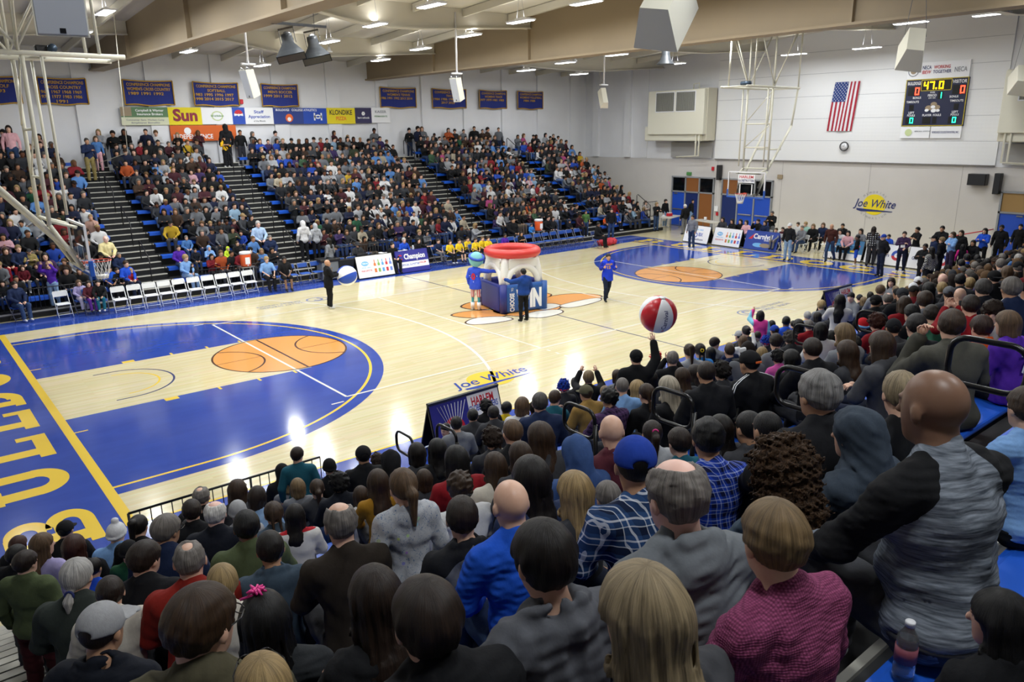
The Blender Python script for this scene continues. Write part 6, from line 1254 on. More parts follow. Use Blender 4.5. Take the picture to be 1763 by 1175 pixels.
# ------------------------------------------------------------------ the near stand
NEAR = [
(-15.34, -18.66, 13, 0.94, 0, 0, 'xlong', 'blondash', 'fair', 'top', 'dgrey', -5.0, 0.0, '', 'large head of long ash blond hair at the bottom centre', 1.66, 0),
(-14.82, -18.66, 13, 0.92, 0, 0, 'short', 'dblond', 'fair', 'top', 'plumknit', -15.0, -5.0, '', 'boy with two-tone short hair in a plum knitted sweater', 1.98, 0),
(-13.89, -18.66, 13, 1.11, 0, 0, 'bald', 'none', 'brownskin', 'top', 'raglan', -22.0, 0.0, 'big', 'large bald man in a black and heather grey long-sleeved shirt', 2.51, 1),
(-15.93, -17.4, 11, 1.07, 0, 0, 'short', 'brown', 'fair', 'jacket', 'olive', -45.0, -10.0, 'glasses', 'balding brown-haired man with dark glasses in an olive jacket, bottom left', 2.35, 0),
(-14.61, -18.18, 12, 1.11, 0, 0, 'ring', 'grey', 'pink', 'hoodie', 'rainjkt', -20.0, 0.0, '', 'bald man with grey side hair in a grey rain jacket', 2.5, 0),
(-15.11, -18.08, 12, 1.0, 0, 0, 'mop', 'vdark', 'fair', 'hoodie', 'vestgrey', -10.0, 0.0, '', 'young man with thick dark hair in a grey vest, bottom centre', 2.29, 0),
(-15.53, -18.08, 12, 0.97, 0, 0, 'mop', 'dbrown', 'fair', 'jacket', 'black', -15.0, 0.0, '', 'thick dark brown hair of a boy at the bottom, centre left', 2.04, 0),
(-15.61, -17.02, 10, 0.97, 0, 0, 'long', 'black', 'fair', 'top', 'charcoal', -20.0, 0.0, 'bow', 'woman with straight black hair and a glittery pink bow', 2.93, 0),
(-15.38, -17.5, 11, 0.94, 0, 0, 'xlong', 'dbrown', 'fair', 'top', 'black', -10.0, 0.0, '', 'woman with long parted brown hair, bottom centre left', 2.64, 0),
(-14.6, -17.3, 11, 0.96, 0, 0, 'bald', 'none', 'fair', 'top', 'royal', -20.0, 0.0, '', 'bald man in a bright blue long-sleeved shirt', 3.27, 0),
(-15.92, -17.88, 12, 0.79, 0, 0, 'mop', 'blond', 'fair', 'top', 'dgrey', -10.0, 0.0, 'glassesup', 'blond head with glasses pushed up at the bottom picture edge', 1.99, 0),
(-14.03, -17.5, 11, 1.07, 0, 0, 'short', 'black', 'tan', 'top', 'plaid1', -30.0, -10.0, 'cap:royal', 'man in a royal blue cap and blue-white plaid shirt', 3.45, 0),
(-16.05, -16.24, 9, 0.98, 0, 0, 'short', 'dbrown', 'tan', 'hoodie', 'navyblk', -50.0, 0.0, 'cap:lgrey', 'man in a light grey cap and dark hooded jacket, bottom left', 3.31, 0),
(-13.38, -18.18, 12, 0.95, 0, 0, 'hoodup', 'brown', 'fair', 'hoodup', 'hoodgrey', -15.0, 0.0, '', 'person with a dark blue-grey hood up', 3.29, 0),
(-13.14, -17.88, 12, 1.01, 0, 0, 'slick', 'silverblk', 'tan', 'jacket', 'blackl', -30.0, 10.0, '', 'silver-haired man in a dark collared coat', 3.65, 0),
(-13.79, -18.08, 12, 0.86, 0, 0, 'bigcurl', 'brown', 'fair', 'top', 'slate', -20.0, 10.0, '', 'woman with big curly brown hair in a slate grey top', 3.13, 0),
(-13.34, -17.4, 11, 0.94, 0, 0, 'slick', 'black', 'tan', 'top', 'plaid2', -30.0, -5.0, '', 'man with slick black hair in a dark blue plaid shirt', 3.97, 0),
(-14.85, -16.14, 9, 1.03, 0, 0, 'ring', 'grey', 'fair', 'top', 'dbrown', -15.0, 0.0, '', 'balding grey-haired man in a plain dark brown sweater', 4.11, 0),
(-14.07, -16.82, 10, 1.02, 0, 0, 'xlong', 'vdark', 'fair', 'top', 'navy', -15.0, 0.0, '', 'long dark-haired woman with a neat parting, navy top', 4.01, 0),
(-14.52, -16.82, 10, 0.93, 0, 0, 'short', 'dbrown', 'fair', 'hoodie', 'blackgrey', -20.0, -5.0, '', 'short brown-haired young man in a black and grey hooded jacket', 3.75, 0),
(-15.47, -15.46, 8, 0.99, 0, 0, 'thin', 'grey', 'fair', 'jacket', 'brick', -25.0, 0.0, '', 'balding grey man in a brick red jacket with dark collar', 4.32, 0),
(-15.57, -14.78, 7, 1.0, 0, 0, 'short', 'dbrown', 'fair', 'jacket', 'blackl', -40.0, -10.0, '', 'brown-haired young man in a dark leather-look jacket, left', 4.83, 0),
(-12.73, -18.08, 12, 0.96, 0, 0, 'lowpony', 'blondash', 'fair', 'top', 'black', -40.0, 0.0, '', 'woman with streaked blond hair tied back, beside the large bald man', 3.76, 0),
(-15.04, -15.56, 8, 0.93, 0, 0, 'short', 'vdark', 'tan', 'hoodie', 'slate', -20.0, 0.0, '', 'dark-haired boy in a slate blue hooded jacket', 4.52, 0),
(-12.78, -17.4, 11, 0.82, 1, 0, 'buzz', 'black', 'tan', 'top', 'blackl', -25.0, 0.0, '', 'dark short-haired boy below the silver-haired man, right one', 4.33, 0),
(-15.94, -14.68, 7, 0.97, 0, 0, 'lowpony', 'silver', 'fair', 'jacket', 'dolive', -30.0, -10.0, '', 'silver-haired woman with a low ponytail in a dark green jacket', 4.69, 0),
(-14.12, -17.2, 11, 0.78, 1, 0, 'long', 'blond', 'fair', 'top', 'dgrey', -10.0, 0.0, '', 'girl with straight long blond hair in the middle of the near crowd', 3.67, 0),
(-12.9, -18.66, 13, 0.77, 0, 0, 'short', 'brown', 'fair', 'hoodie', 'ltblue', -30.0, 0.0, '', 'person in a blue-grey top at the right picture edge', 3.19, 0),
(-12.82, -16.24, 9, 1.05, 0, 0, 'bald', 'none', 'fair', 'hoodie', 'maroon', -25.0, -5.0, '', 'bald man in a maroon hooded sweatshirt', 5.28, 0),
(-15.47, -16.04, 9, 0.82, 0, 0, 'mop', 'blond', 'fair', 'top', 'cream', -20.0, 0.0, '', 'blond curly head behind the balding man in olive', 3.85, 0),
(-14.91, -14.78, 7, 0.98, 0, 0, 'short', 'black', 'brownskin', 'jacket', 'olivegr', -20.0, 0.0, '', 'black-haired man in an olive green shirt, left half', 5.24, 0),
(-15.25, -14.0, 6, 1.03, 0, 0, 'short', 'grey', 'tan', 'jacket', 'navy', -45.0, -15.0, 'glasses', 'grey-haired man with glasses in a navy jacket, turned right', 5.67, 0),
(-14.45, -16.14, 9, 0.83, 1, 1, 'pony', 'lbrown', 'fair', 'hoodie', 'pattern', -10.0, 0.0, '', 'girl with a purple-tied ponytail in a patterned pale grey hooded sweater', 4.32, 0),
(-13.72, -15.66, 8, 0.94, 0, 0, 'updo', 'brown', 'fair', 'top', 'white', -15.0, 0.0, '', 'woman with a loose brown bun behind the dark haired man in black and grey', 5.25, 0),
(-10.27, -17.4, 11, 1.05, 0, 0, 'short', 'brown', 'fair', 'jacket', 'olivedk', -45.0, -10.0, 'arms:chin', 'grey-brown haired man in an olive shirt resting his chin on his hand', 5.82, 0),
(-15.86, -15.26, 8, 0.8, 0, 0, 'short', 'dbrown', 'fair', 'jacket', 'cream', -20.0, 0.0, '', 'dark brown hair just above the light grey cap', 4.27, 0),
(-12.36, -17.02, 10, 0.89, 1, 0, 'buzz', 'black', 'tan', 'hoodie', 'dgrey', -25.0, 0.0, '', 'dark short-haired boy below the silver-haired man, left one', 4.93, 0),
(-12.51, -14.78, 7, 1.04, 0, 0, 'buzz', 'lbrown', 'fair', 'jacket', 'black', -25.0, 0.0, '', 'short sandy-haired man in a black jacket', 6.7, 0),
(-13.17, -16.24, 9, 0.96, 0, 0, 'hoodup', 'brown', 'fair', 'hoodup', 'denim', -15.0, 0.0, '', 'person with a steel blue hood up', 5.08, 0),
(-13.2, -14.88, 7, 1.01, 0, 0, 'xlong', 'black', 'tan', 'top', 'red', -15.0, 0.0, '', 'woman with very long black hair in a red top', 6.2, 0),
(-12.79, -15.46, 8, 1.01, 0, 0, 'long', 'brown', 'fair', 'jacket', 'dgrey', -15.0, 0.0, '', 'long brown-haired woman below the man in the navy suit', 5.95, 0),
(-13.25, -15.46, 8, 0.87, 0, 0, 'long', 'brown', 'fair', 'top', 'cream', -15.0, 0.0, '', 'long brown-haired girl in a cream sweater', 5.7, 0),
(-10.13, -16.82, 10, 1.0, 0, 0, 'long', 'brown', 'fair', 'hoodie', 'greyhood', -10.0, -10.0, '', 'woman with long brown hair in a grey hooded sweater, right', 6.42, 0),
(-12.38, -16.82, 10, 0.79, 0, 0, 'long', 'vdark', 'fair', 'top', 'dgrey', -20.0, 0.0, '', 'long dark-haired girl right of the dark blue plaid shirt', 5.09, 0),
(-14.72, -13.42, 5, 1.0, 0, 0, 'ring', 'white', 'pink', 'jacket', 'navyblk', -30.0, -10.0, '', 'white-haired bald man in a navy jacket near the guard fence', 6.51, 0),
(-12.69, -16.72, 10, 0.75, 1, 0, 'short', 'dbrown', 'fair', 'top', 'teal', -25.0, 0.0, '', 'short-haired boy left of the man in dark blue plaid', 4.98, 0),
(-9.94, -15.46, 8, 1.04, 0, 0, 'short', 'black', 'tan', 'jacket', 'stripejkt', -15.0, 0.0, 'cap:blackorange', 'man in a black cap with white and orange panels, striped black track jacket', 7.69, 0),
(-12.26, -16.14, 9, 0.79, 1, 0, 'pony', 'dbrown', 'fair', 'top', 'lgrey', -30.0, -10.0, '', 'girl with a pink hair tie and dark ponytail', 5.74, 0),
(-13.32, -15.84, 9, 0.82, 0, 0, 'long', 'brown', 'fair', 'top', 'dgrey', -15.0, 0.0, '', 'brown-haired girl above the woman with the neat parting', 5.31, 0),
(-10.52, -15.36, 8, 1.03, 0, 0, 'buzz', 'dbrown', 'tan', 'jacket', 'blackl', -30.0, 0.0, '', 'short-haired man in a plain black jacket, centre right', 7.41, 0),
(-9.38, -17.5, 11, 0.89, 0, 0, 'bob', 'lbrown', 'fair', 'jersey', 'purple', -20.0, 0.0, '', 'person in a purple jersey with number 7', 6.33, 0),
(-15.64, -12.06, 3, 0.96, 0, 0, 'xlong', 'auburn', 'fair', 'jacket', 'black', -30.0, 0.0, '', 'girl with long auburn hair, left', 7.11, 0),
(-14.71, -12.64, 4, 0.97, 0, 0, 'short', 'dbrown', 'fair', 'jacket', 'black', -20.0, 0.0, '', 'dark-haired person behind the balding man at the guard fence', 7.17, 0),
(-9.22, -16.72, 10, 0.99, 0, 0, 'short', 'vdark', 'fair', 'top', 'black', -40.0, 0.0, '', 'dark-haired man right of the grey-brimmed cap', 7.06, 0),
(-14.29, -13.62, 5, 0.91, 0, 0, 'braids', 'brown', 'fair', 'jacket', 'slate', -15.0, 0.0, '', 'girl with two brown braids in a slate jacket', 6.64, 0),
(-14.29, -14.1, 6, 0.79, 0, 0, 'xlong', 'vdark', 'fair', 'top', 'whitered', -25.0, -10.0, '', 'woman with very long dark hair in a white and red sweater', 6.23, 0),
(-9.8, -16.04, 9, 1.0, 0, 0, 'buzz', 'dbrown', 'fair', 'jacket', 'blackl', -30.0, 0.0, '', 'man with short dark hair in a large black jacket, upper right', 7.28, 0),
(-12.02, -16.82, 10, 0.71, 1, 0, 'buzz', 'vdark', 'tan', 'hoodie', 'dgrey', -25.0, 0.0, '', 'short-haired boy beside the two boys below the silver-haired man', 5.32, 0),
(-7.94, -16.72, 10, 0.98, 0, 0, 'short', 'dbrown', 'fair', 'top', 'red', -50.0, 0.0, 'arms:phone', 'man photographing with a white phone held up', 7.84, 0),
(-7.12, -16.82, 10, 1.09, 0, 0, 'short', 'grey', 'tan', 'jacket', 'navy', -50.0, 0.0, 'glasses', 'grey-haired man with black glasses in a navy jacket, right edge', 8.24, 0),
(-10.5, -14.88, 7, 1.02, 0, 0, 'long', 'platinum', 'fair', 'top', 'black', -10.0, 0.0, '', 'woman with long streaked platinum hair in black', 7.85, 0),
(-9.52, -16.24, 9, 0.95, 0, 0, 'xlong', 'brown', 'fair', 'top', 'dgrey', -20.0, 0.0, '', 'girl with very long straight brown hair, right of the black jacket man', 7.31, 0),
(-15.07, -12.06, 3, 0.97, 0, 0, 'highpony', 'vdark', 'fair', 'top', 'black', -35.0, -10.0, '', 'dark-haired girl with a small pink hair tie, left', 7.46, 0),
(-14.05, -11.96, 3, 0.99, 0, 0, 'long', 'brown', 'fair', 'top', 'dgrey', -30.0, 0.0, 'cap:grey', 'long-haired person in a grey cap at the near guard fence', 8.15, 0),
(-15.93, -12.74, 4, 0.83, 0, 1, 'xlong', 'lbrown', 'fair', 'top', 'lavender', -60.0, -10.0, '', 'tall girl with long light brown hair in a lavender sweater', 6.31, 0),
(-12.49, -13.52, 5, 0.98, 0, 0, 'long', 'black', 'fair', 'top', 'black', -25.0, 0.0, '', 'long black-haired woman below the boy in the grey hooded jacket', 7.8, 0),
(-13.51, -14.1, 6, 0.87, 1, 0, 'long', 'brown', 'fair', 'top', 'mustard', -20.0, 0.0, '', 'long brown-haired child left of the girl with purple hair tie', 6.7, 0),
(-14.27, -11.38, 2, 1.04, 0, 0, 'thin', 'grey', 'fair', 'jacket', 'black', -30.0, 0.0, '', 'balding grey man at the near guard fence, left of the grey cap', 8.52, 0),
(-10.89, -13.32, 5, 1.07, 0, 0, 'short', 'dgrey', 'fair', 'jacket', 'navy', -35.0, 0.0, '', 'dark grey-haired man in a navy suit jacket', 8.91, 0),
(-16.09, -12.16, 3, 0.81, 0, 1, 'short', 'black', 'fair', 'jacket', 'black', -50.0, 0.0, '', 'dark-haired person in a black jacket at the left edge', 6.73, 0),
(-12.22, -14.1, 6, 0.93, 0, 0, 'curly', 'dbrown', 'fair', 'top', 'dgrey', -25.0, 0.0, '', 'person with short curly brown hair left of the sandy-haired man', 7.47, 0),
(-8.23, -15.56, 8, 1.06, 0, 0, 'long', 'dblond', 'fair', 'top', 'grey', -20.0, 0.0, '', 'woman with long dark blond hair, right of the black-haired woman in white', 8.66, 0),
(-8.48, -17.02, 10, 0.89, 1, 0, 'mop', 'auburnd', 'fair', 'hoodie', 'orange', -30.0, 0.0, '', 'boy in a bright orange hooded top', 7.3, 0),
(-16.11, -13.42, 5, 0.8, 0, 1, 'short', 'dbrown', 'fair', 'jacket', 'olivegr', -50.0, 0.0, 'maroonpants', 'person in a dull green shirt and maroon trousers at the left edge', 5.64, 0),
(-14.66, -12.26, 3, 0.84, 0, 0, 'long', 'black', 'fair', 'top', 'black', -20.0, 0.0, '', 'long black-haired woman right of the grey-haired man with glasses', 7.59, 0),
(-12.38, -12.94, 4, 0.99, 0, 0, 'bob', 'vdark', 'fair', 'top', 'dgrey', -25.0, 0.0, '', 'dark bob-haired person right of the lowest aisle rail', 8.38, 0),
(-14.35, -12.84, 4, 0.9, 0, 0, 'short', 'grey', 'fair', 'top', 'lgrey', -20.0, 0.0, 'beanie:lgrey', 'person in a pale grey knit hat behind the white-haired man', 7.26, 0),
(-13.58, -16.92, 10, 0.72, 1, 0, 'short', 'grey', 'fair', 'top', 'lgrey', -20.0, 0.0, '', 'small person in pale grey behind the royal blue cap', 4.29, 0),
(-15.18, -11.48, 2, 0.94, 0, 0, 'short', 'grey', 'fair', 'jacket', 'ltblue', -30.0, 0.0, 'beaniew:white', 'woman in a white fluffy hat and pale blue jacket', 7.9, 0),
(-10.15, -14.3, 6, 0.98, 0, 0, 'braids', 'brown', 'fair', 'top', 'black', -20.0, 0.0, '', 'girl with thick brown braids in black', 8.58, 0),
(-12.99, -13.42, 5, 0.95, 0, 0, 'short', 'black', 'tan', 'hoodup', 'black', -25.0, 0.0, '', 'person in a black hood by the lowest aisle rail', 7.58, 0),
(-14.08, -12.64, 4, 0.89, 0, 0, 'bob', 'dbrown', 'fair', 'top', 'lblue', -40.0, 0.0, '', 'dark bob-haired woman leaning by the guard fence', 7.58, 0),
(-5.87, -16.14, 9, 1.08, 0, 0, 'short', 'dgrey', 'fair', 'jacket', 'navyblk', -50.0, 0.0, '', 'dark grey-haired man with a phone at his ear', 9.59, 0),
(-8.09, -16.04, 9, 0.88, 0, 0, 'short', 'black', 'tan', 'top', 'dgrey', -50.0, 0.0, 'cap:dkcap', 'man in a grey-brimmed black cap, right', 8.35, 0),
(-12.58, -12.06, 3, 0.99, 0, 0, 'short', 'black', 'tan', 'jacket', 'black', -25.0, 0.0, 'cap:black', 'person in a black cap with a red brim at the court edge', 8.98, 0),
(-9.52, -13.62, 5, 0.98, 0, 0, 'long', 'blond', 'fair', 'top', 'black', -20.0, 0.0, '', 'blond woman in black left of the braided girl', 9.55, 0),
(-13.33, -12.94, 4, 0.91, 0, 0, 'curly', 'black', 'tan', 'jacket', 'navyblk', -15.0, 0.0, '', 'man with thick curly black hair in a dark jacket', 7.81, 0),
(-9.43, -14.78, 7, 0.92, 0, 0, 'curly', 'vdark', 'fair', 'top', 'dgrey', -25.0, 0.0, '', 'woman with curly dark hair left of the black and orange cap', 8.6, 0),
(-15.6, -12.74, 4, 0.72, 1, 0, 'buzz', 'vdark', 'tan', 'top', 'blue', -30.0, -10.0, '', 'dark-haired boy in a bright blue shirt, left', 6.61, 0),
(-10.11, -13.9, 6, 0.94, 0, 0, 'buzz', 'grey', 'fair', 'top', 'ltblue', -40.0, 0.0, '', 'grey crew-cut man in a pale blue shirt', 8.91, 0),
(-7.38, -16.14, 9, 0.96, 0, 0, 'short', 'dbrown', 'fair', 'top', 'green', -50.0, 0.0, '', 'young man with brown hair in a green shirt', 8.69, 0),
(-10.55, -14.1, 6, 0.97, 0, 0, 'updo', 'black', 'tan', 'top', 'plumplaid', -15.0, 0.0, '', 'woman with a dark updo in a purple plaid shirt', 8.49, 0),
(-15.46, -9.92, 0, 0.96, 0, 0, 'short', 'black', 'fair', 'jacket', 'black', -30.0, 0.0, 'cap:black', 'person in a black cap at the left end of the near stand', 9.03, 0),
(-15.29, -12.64, 4, 0.72, 1, 0, 'short', 'black', 'fair', 'top', 'dgreen', -30.0, 0.0, 'beanie:blackwhite', 'child in a black and white knit hat', 6.87, 0),
(-6.48, -15.56, 8, 1.01, 0, 0, 'short', 'black', 'fair', 'top', 'black', -30.0, 0.0, '', 'black-haired person behind the grey-brimmed cap', 9.74, 0),
(-8.17, -16.34, 9, 0.76, 1, 0, 'short', 'lbrown', 'fair', 'top', 'dgrey', -40.0, 0.0, '', 'light brown-haired boy below the grey-brimmed cap', 8.1, 0),
(-9.25, -14.1, 6, 0.92, 0, 0, 'long', 'brown', 'fair', 'top', 'dgrey', -20.0, 0.0, '', 'long brown-haired woman right of the platinum-haired woman', 9.3, 0),
(-9.15, -15.46, 8, 0.88, 0, 0, 'xlong', 'black', 'fair', 'top', 'black', -25.0, 0.0, '', 'woman with glossy black hair before the man in a black jacket', 8.2, 0),
(-13.28, -12.26, 3, 0.84, 1, 0, 'pony', 'brown', 'fair', 'top', 'dgrey', -25.0, 0.0, '', 'girl with a brown ponytail behind the second row', 8.43, 0),
(-13.03, -14.1, 6, 0.7, 1, 0, 'bob', 'brown', 'fair', 'top', 'dgrey', -20.0, 0.0, '', 'brown-haired child right of the girl with purple hair tie', 7.03, 0),
(-7.19, -14.1, 6, 1.0, 0, 0, 'short', 'dbrown', 'fair', 'top', 'grey', -35.0, 0.0, '', 'brown short-haired man right of the shaggy blue hat, upper middle', 10.54, 0),
(-9.68, -16.92, 10, 0.77, 1, 0, 'lowpony', 'dblond', 'fair', 'top', 'dgrey', -30.0, 0.0, '', 'dark blond girl above the streaked blond woman', 6.67, 0),
(-13.11, -11.38, 2, 0.87, 0, 1, 'short', 'dbrown', 'fair', 'top', 'teal', -30.0, -15.0, '', 'boy in a teal and black top standing at the court edge', 9.18, 0),
(-13.39, -13.52, 5, 0.7, 1, 0, 'bob', 'brown', 'fair', 'top', 'white', -20.0, 0.0, '', 'small brown head between the curly-haired man and the ponytailed girl', 7.31, 0),
(-9.54, -12.74, 4, 0.96, 0, 0, 'short', 'brown', 'tan', 'jacket', 'tanj', -15.0, 0.0, 'cap:olive', 'man in an olive cap and tan jacket', 10.26, 0),
(-15.98, -10.7, 1, 0.78, 0, 1, 'bob', 'auburn', 'fair', 'jacket', 'black', -50.0, 0.0, '', 'red-brown hair seen behind the dark-haired person at the left edge', 8.04, 0),
(-12.71, -11.38, 2, 0.89, 0, 0, 'short', 'black', 'fair', 'top', 'black', -25.0, 0.0, 'beanie:black', 'person in a black knit hat near the court edge', 9.5, 0),
(-10.1, -12.06, 3, 1.02, 0, 0, 'bob', 'lbrown', 'fair', 'top', 'white', -60.0, 0.0, '', 'brown bob-haired woman in a white top looking right', 10.49, 0),
(-5.35, -15.26, 8, 0.96, 1, 0, 'bowl', 'brown', 'fair', 'top', 'grey', -50.0, 0.0, '', 'boy with thick straight brown hair left of the held-up phone', 10.66, 0),
(-6.15, -14.98, 7, 0.99, 0, 0, 'curly', 'auburn', 'fair', 'top', 'red', -30.0, 0.0, '', 'person with curly dark red hair', 10.45, 0),
(-6.41, -12.06, 3, 1.1, 0, 0, 'highpony', 'brown', 'fair', 'top', 'lgrey', -30.0, 0.0, '', 'girl with a long high brown ponytail in grey', 12.73, 0),
(-7.58, -12.64, 4, 1.05, 0, 0, 'short', 'grey', 'fair', 'top', 'black', -60.0, 0.0, 'arms:phone', 'grey-haired man holding a camera to his face', 11.52, 0),
(-4.66, -15.46, 8, 0.95, 0, 0, 'bald', 'none', 'fair', 'jacket', 'dgrey', -60.0, 0.0, '', 'bald man with raised fist before the held-up phone', 10.94, 0),
(-7.72, -15.46, 8, 0.76, 1, 0, 'short', 'vdark', 'fair', 'top', 'navy', -50.0, 0.0, '', 'boy in profile beside the girl with very long straight brown hair', 9.1, 0),
(-9.21, -13.32, 5, 0.91, 0, 1, 'short', 'black', 'fair', 'jacket', 'black', -50.0, 10.0, 'cap:black,arms:up1', 'child in a black cap stretching one arm up to the red beach ball', 9.89, 0),
(-8.45, -12.94, 4, 0.98, 0, 0, 'bob', 'vdark', 'fair', 'top', 'dgrey', -20.0, 0.0, '', 'dark-haired person behind the woman with platinum hair', 10.78, 0),
(-6.17, -14.2, 6, 1.0, 0, 0, 'bob', 'black', 'fair', 'top', 'white', -40.0, 0.0, 'glasses', 'black-haired woman with glasses in a white shirt', 11.09, 0),
(-13.38, -11.96, 3, 0.76, 1, 0, 'bob', 'dblond', 'fair', 'top', 'grey', -20.0, 0.0, '', 'dark blond child in the second row behind the fence', 8.61, 0),
(-10.75, -11.38, 2, 0.97, 0, 0, 'short', 'vdark', 'fair', 'hoodie', 'grey', -30.0, 0.0, '', 'boy in a grey hooded jacket near the closer court sign', 10.68, 0),
(-10.08, -11.38, 2, 0.96, 0, 0, 'short', 'vdark', 'tan', 'jacket', 'dgrey', -30.0, 0.0, '', 'dark-haired man in grey below the closer court sign', 11.1, 0),
(-8.34, -13.62, 5, 0.93, 0, 0, 'long', 'dbrown', 'fair', 'jacket', 'black', -25.0, 0.0, '', 'long dark-haired woman left of the short-haired man in black', 10.28, 0),
(-9.39, -11.96, 3, 0.92, 1, 0, 'short', 'brown', 'fair', 'top', 'teal', -70.0, 0.0, 'arms:clap', 'boy in a teal shirt clapping', 11.02, 0),
(-4.84, -14.78, 7, 1.02, 0, 0, 'bob', 'brown', 'fair', 'top', 'red', -60.0, 0.0, '', 'brown-haired woman looking right, left of the boy with thick hair', 11.39, 0),
(-2.29, -14.1, 6, 1.07, 0, 0, 'long', 'black', 'fair', 'top', 'dgrey', -40.0, 0.0, '', 'long black-haired woman left of the short blond women', 13.52, 0),
(-13.74, -11.58, 2, 0.71, 1, 0, 'bob', 'dblond', 'fair', 'top', 'dgrey', -20.0, 0.0, '', 'child with dark blond hair behind the black-haired man in olive', 8.75, 0),
(-13.04, -10.8, 1, 0.84, 1, 0, 'bob', 'blond', 'fair', 'top', 'grey', -20.0, 0.0, '', 'blond child left of the braided heads near the fence', 9.81, 0),
(-12.8, -10.02, 0, 0.92, 0, 0, 'hoodup', 'black', 'fair', 'hoodup', 'black', -20.0, 0.0, '', 'person in a black hood beside the standing boy in teal', 10.6, 0),
(-3.08, -15.36, 8, 0.99, 0, 0, 'short', 'black', 'fair', 'jacket', 'black', -40.0, 0.0, 'cap:black', 'man in a black backward cap near the right edge', 11.97, 0),
(-3.09, -14.0, 6, 1.06, 0, 0, 'short', 'dgrey', 'fair', 'jacket', 'black', -60.0, 0.0, 'cap:dgrey', 'man in a dark grey cap looking right', 13.1, 0),
(-3.48, -14.88, 7, 0.99, 0, 0, 'short', 'brown', 'tan', 'top', 'dgrey', -60.0, 0.0, 'cap:grey', 'person in a grey cap above the held-up phone', 12.15, 0),
(-2.3, -13.42, 5, 1.05, 0, 0, 'thin', 'grey', 'pink', 'jacket', 'black', -60.0, 0.0, '', 'balding man with side hair in a black jacket, upper right', 14.1, 0),
(-2.25, -14.58, 7, 1.01, 0, 0, 'short', 'black', 'tan', 'top', 'dgrey', -70.0, 0.0, '', 'dark-haired young man between the two short blond women', 13.13, 0),
(-9.96, -10.7, 1, 0.96, 0, 0, 'short', 'black', 'fair', 'jacket', 'dgrey', -30.0, 0.0, '', 'dark-haired person before the closer court sign, left', 11.74, 0),
(-8.09, -14.68, 7, 0.75, 0, 0, 'curly', 'black', 'tan', 'top', 'pink', -30.0, 0.0, '', 'curly black-haired woman in pink', 9.53, 0),
(-5.8, -13.52, 5, 0.93, 0, 0, 'curly', 'dgrey', 'fair', 'jacket', 'dgrey', -30.0, 0.0, '', 'person with curly dark grey hair, upper middle', 11.91, 0),
(-2.77, -13.42, 5, 1.07, 0, 0, 'short', 'vdark', 'tan', 'jacket', 'black', -80.0, 0.0, 'cap:blackgold', 'bearded man in a black cap with gold emblem facing right', 13.81, 0),
(-7.32, -10.6, 1, 1.0, 1, 0, 'mop', 'dblond', 'fair', 'jacket', 'black', -60.0, 10.0, 'arms:fwdup', 'blond boy in black reaching his arms up', 13.43, 0),
(-12.03, -11.38, 2, 0.74, 1, 0, 'curly', 'dbrown', 'tan', 'top', 'brown', -25.0, 0.0, '', 'small curly-haired child beside the black cap at the court edge', 9.95, 0),
(-1.18, -13.9, 6, 1.07, 0, 0, 'bald', 'none', 'pink', 'top', 'grey', -60.0, 0.0, '', 'bald pink head, upper right', 14.35, 0),
(-6.26, -12.74, 4, 0.92, 1, 0, 'buzz', 'brown', 'fair', 'top', 'navy', -30.0, 0.0, '', 'short-haired boy with hand raised behind the track jacket man', 12.28, 0),
(-1.69, -14.1, 6, 0.98, 0, 0, 'mop', 'blond', 'fair', 'top', 'black', -70.0, 0.0, '', 'short blond-haired woman, left of two', 13.91, 0),
(-0.96, -14.3, 6, 1.0, 0, 0, 'mop', 'blond', 'fair', 'top', 'black', -70.0, 0.0, '', 'short blond-haired woman in black, right of two', 14.2, 0),
(-7.6, -16.82, 10, 0.85, 1, 0, 'curly', 'dbrown', 'fair', 'top', 'white', 110.0, 0.0, '', 'child with curly dark hair looking back over the crowd', 8.0, 0),
(-0.98, -14.88, 7, 1.03, 0, 0, 'long', 'lbrown', 'fair', 'top', 'dgrey', -50.0, 0.0, '', 'long light brown-haired woman near the right edge', 13.68, 0),
(-5.98, -11.96, 3, 0.99, 1, 0, 'braids', 'vdark', 'fair', 'top', 'skyblue', -30.0, 0.0, '', 'dark-haired girl with yellow hair tie in bright blue', 13.09, 0),
(-0.07, -14.78, 7, 0.98, 0, 0, 'short', 'grey', 'fair', 'jacket', 'black', -60.0, 0.0, 'cap:black,glasses', 'man with glasses and a black cap at the right edge', 14.32, 0),
(-5.83, -14.2, 6, 0.79, 0, 0, 'bob', 'black', 'fair', 'top', 'dgrey', -30.0, 0.0, '', 'black-haired head right of the woman in the white shirt', 11.34, 0),
(-2.84, -12.64, 4, 1.01, 0, 0, 'bob', 'dbrown', 'fair', 'top', 'dgrey', -30.0, 0.0, '', 'dark-haired head below the standing woman in white', 14.43, 0),
(-7.38, -10.02, 0, 0.96, 1, 0, 'short', 'brown', 'fair', 'top', 'dgrey', -40.0, 0.0, 'shaggy:royal', 'child in a shaggy blue hat with striped band', 13.9, 0),
(-11.36, -14.88, 7, 0.75, 1, 0, 'bob', 'dbrown', 'fair', 'top', 'dgrey', -20.0, 0.0, '', 'dark head left of the bald man in maroon', 7.38, 0),
(-11.2, -12.84, 4, 0.71, 1, 0, 'bob', 'brown', 'fair', 'top', 'cream', -20.0, 0.0, '', 'brown-haired child among the crowd in the left centre', 9.23, 0),
(-3.91, -13.32, 5, 0.89, 0, 1, 'xlong', 'black', 'tan', 'top', 'white', -75.0, 0.0, 'arms:clap', 'standing woman with long black hair in a white top near the farther court sign', 13.13, 0),
(-6.57, -13.52, 5, 0.8, 1, 0, 'bob', 'blond', 'fair', 'top', 'whitered', -40.0, 0.0, '', 'blond child in a pale top right of the black and orange cap', 11.46, 0),
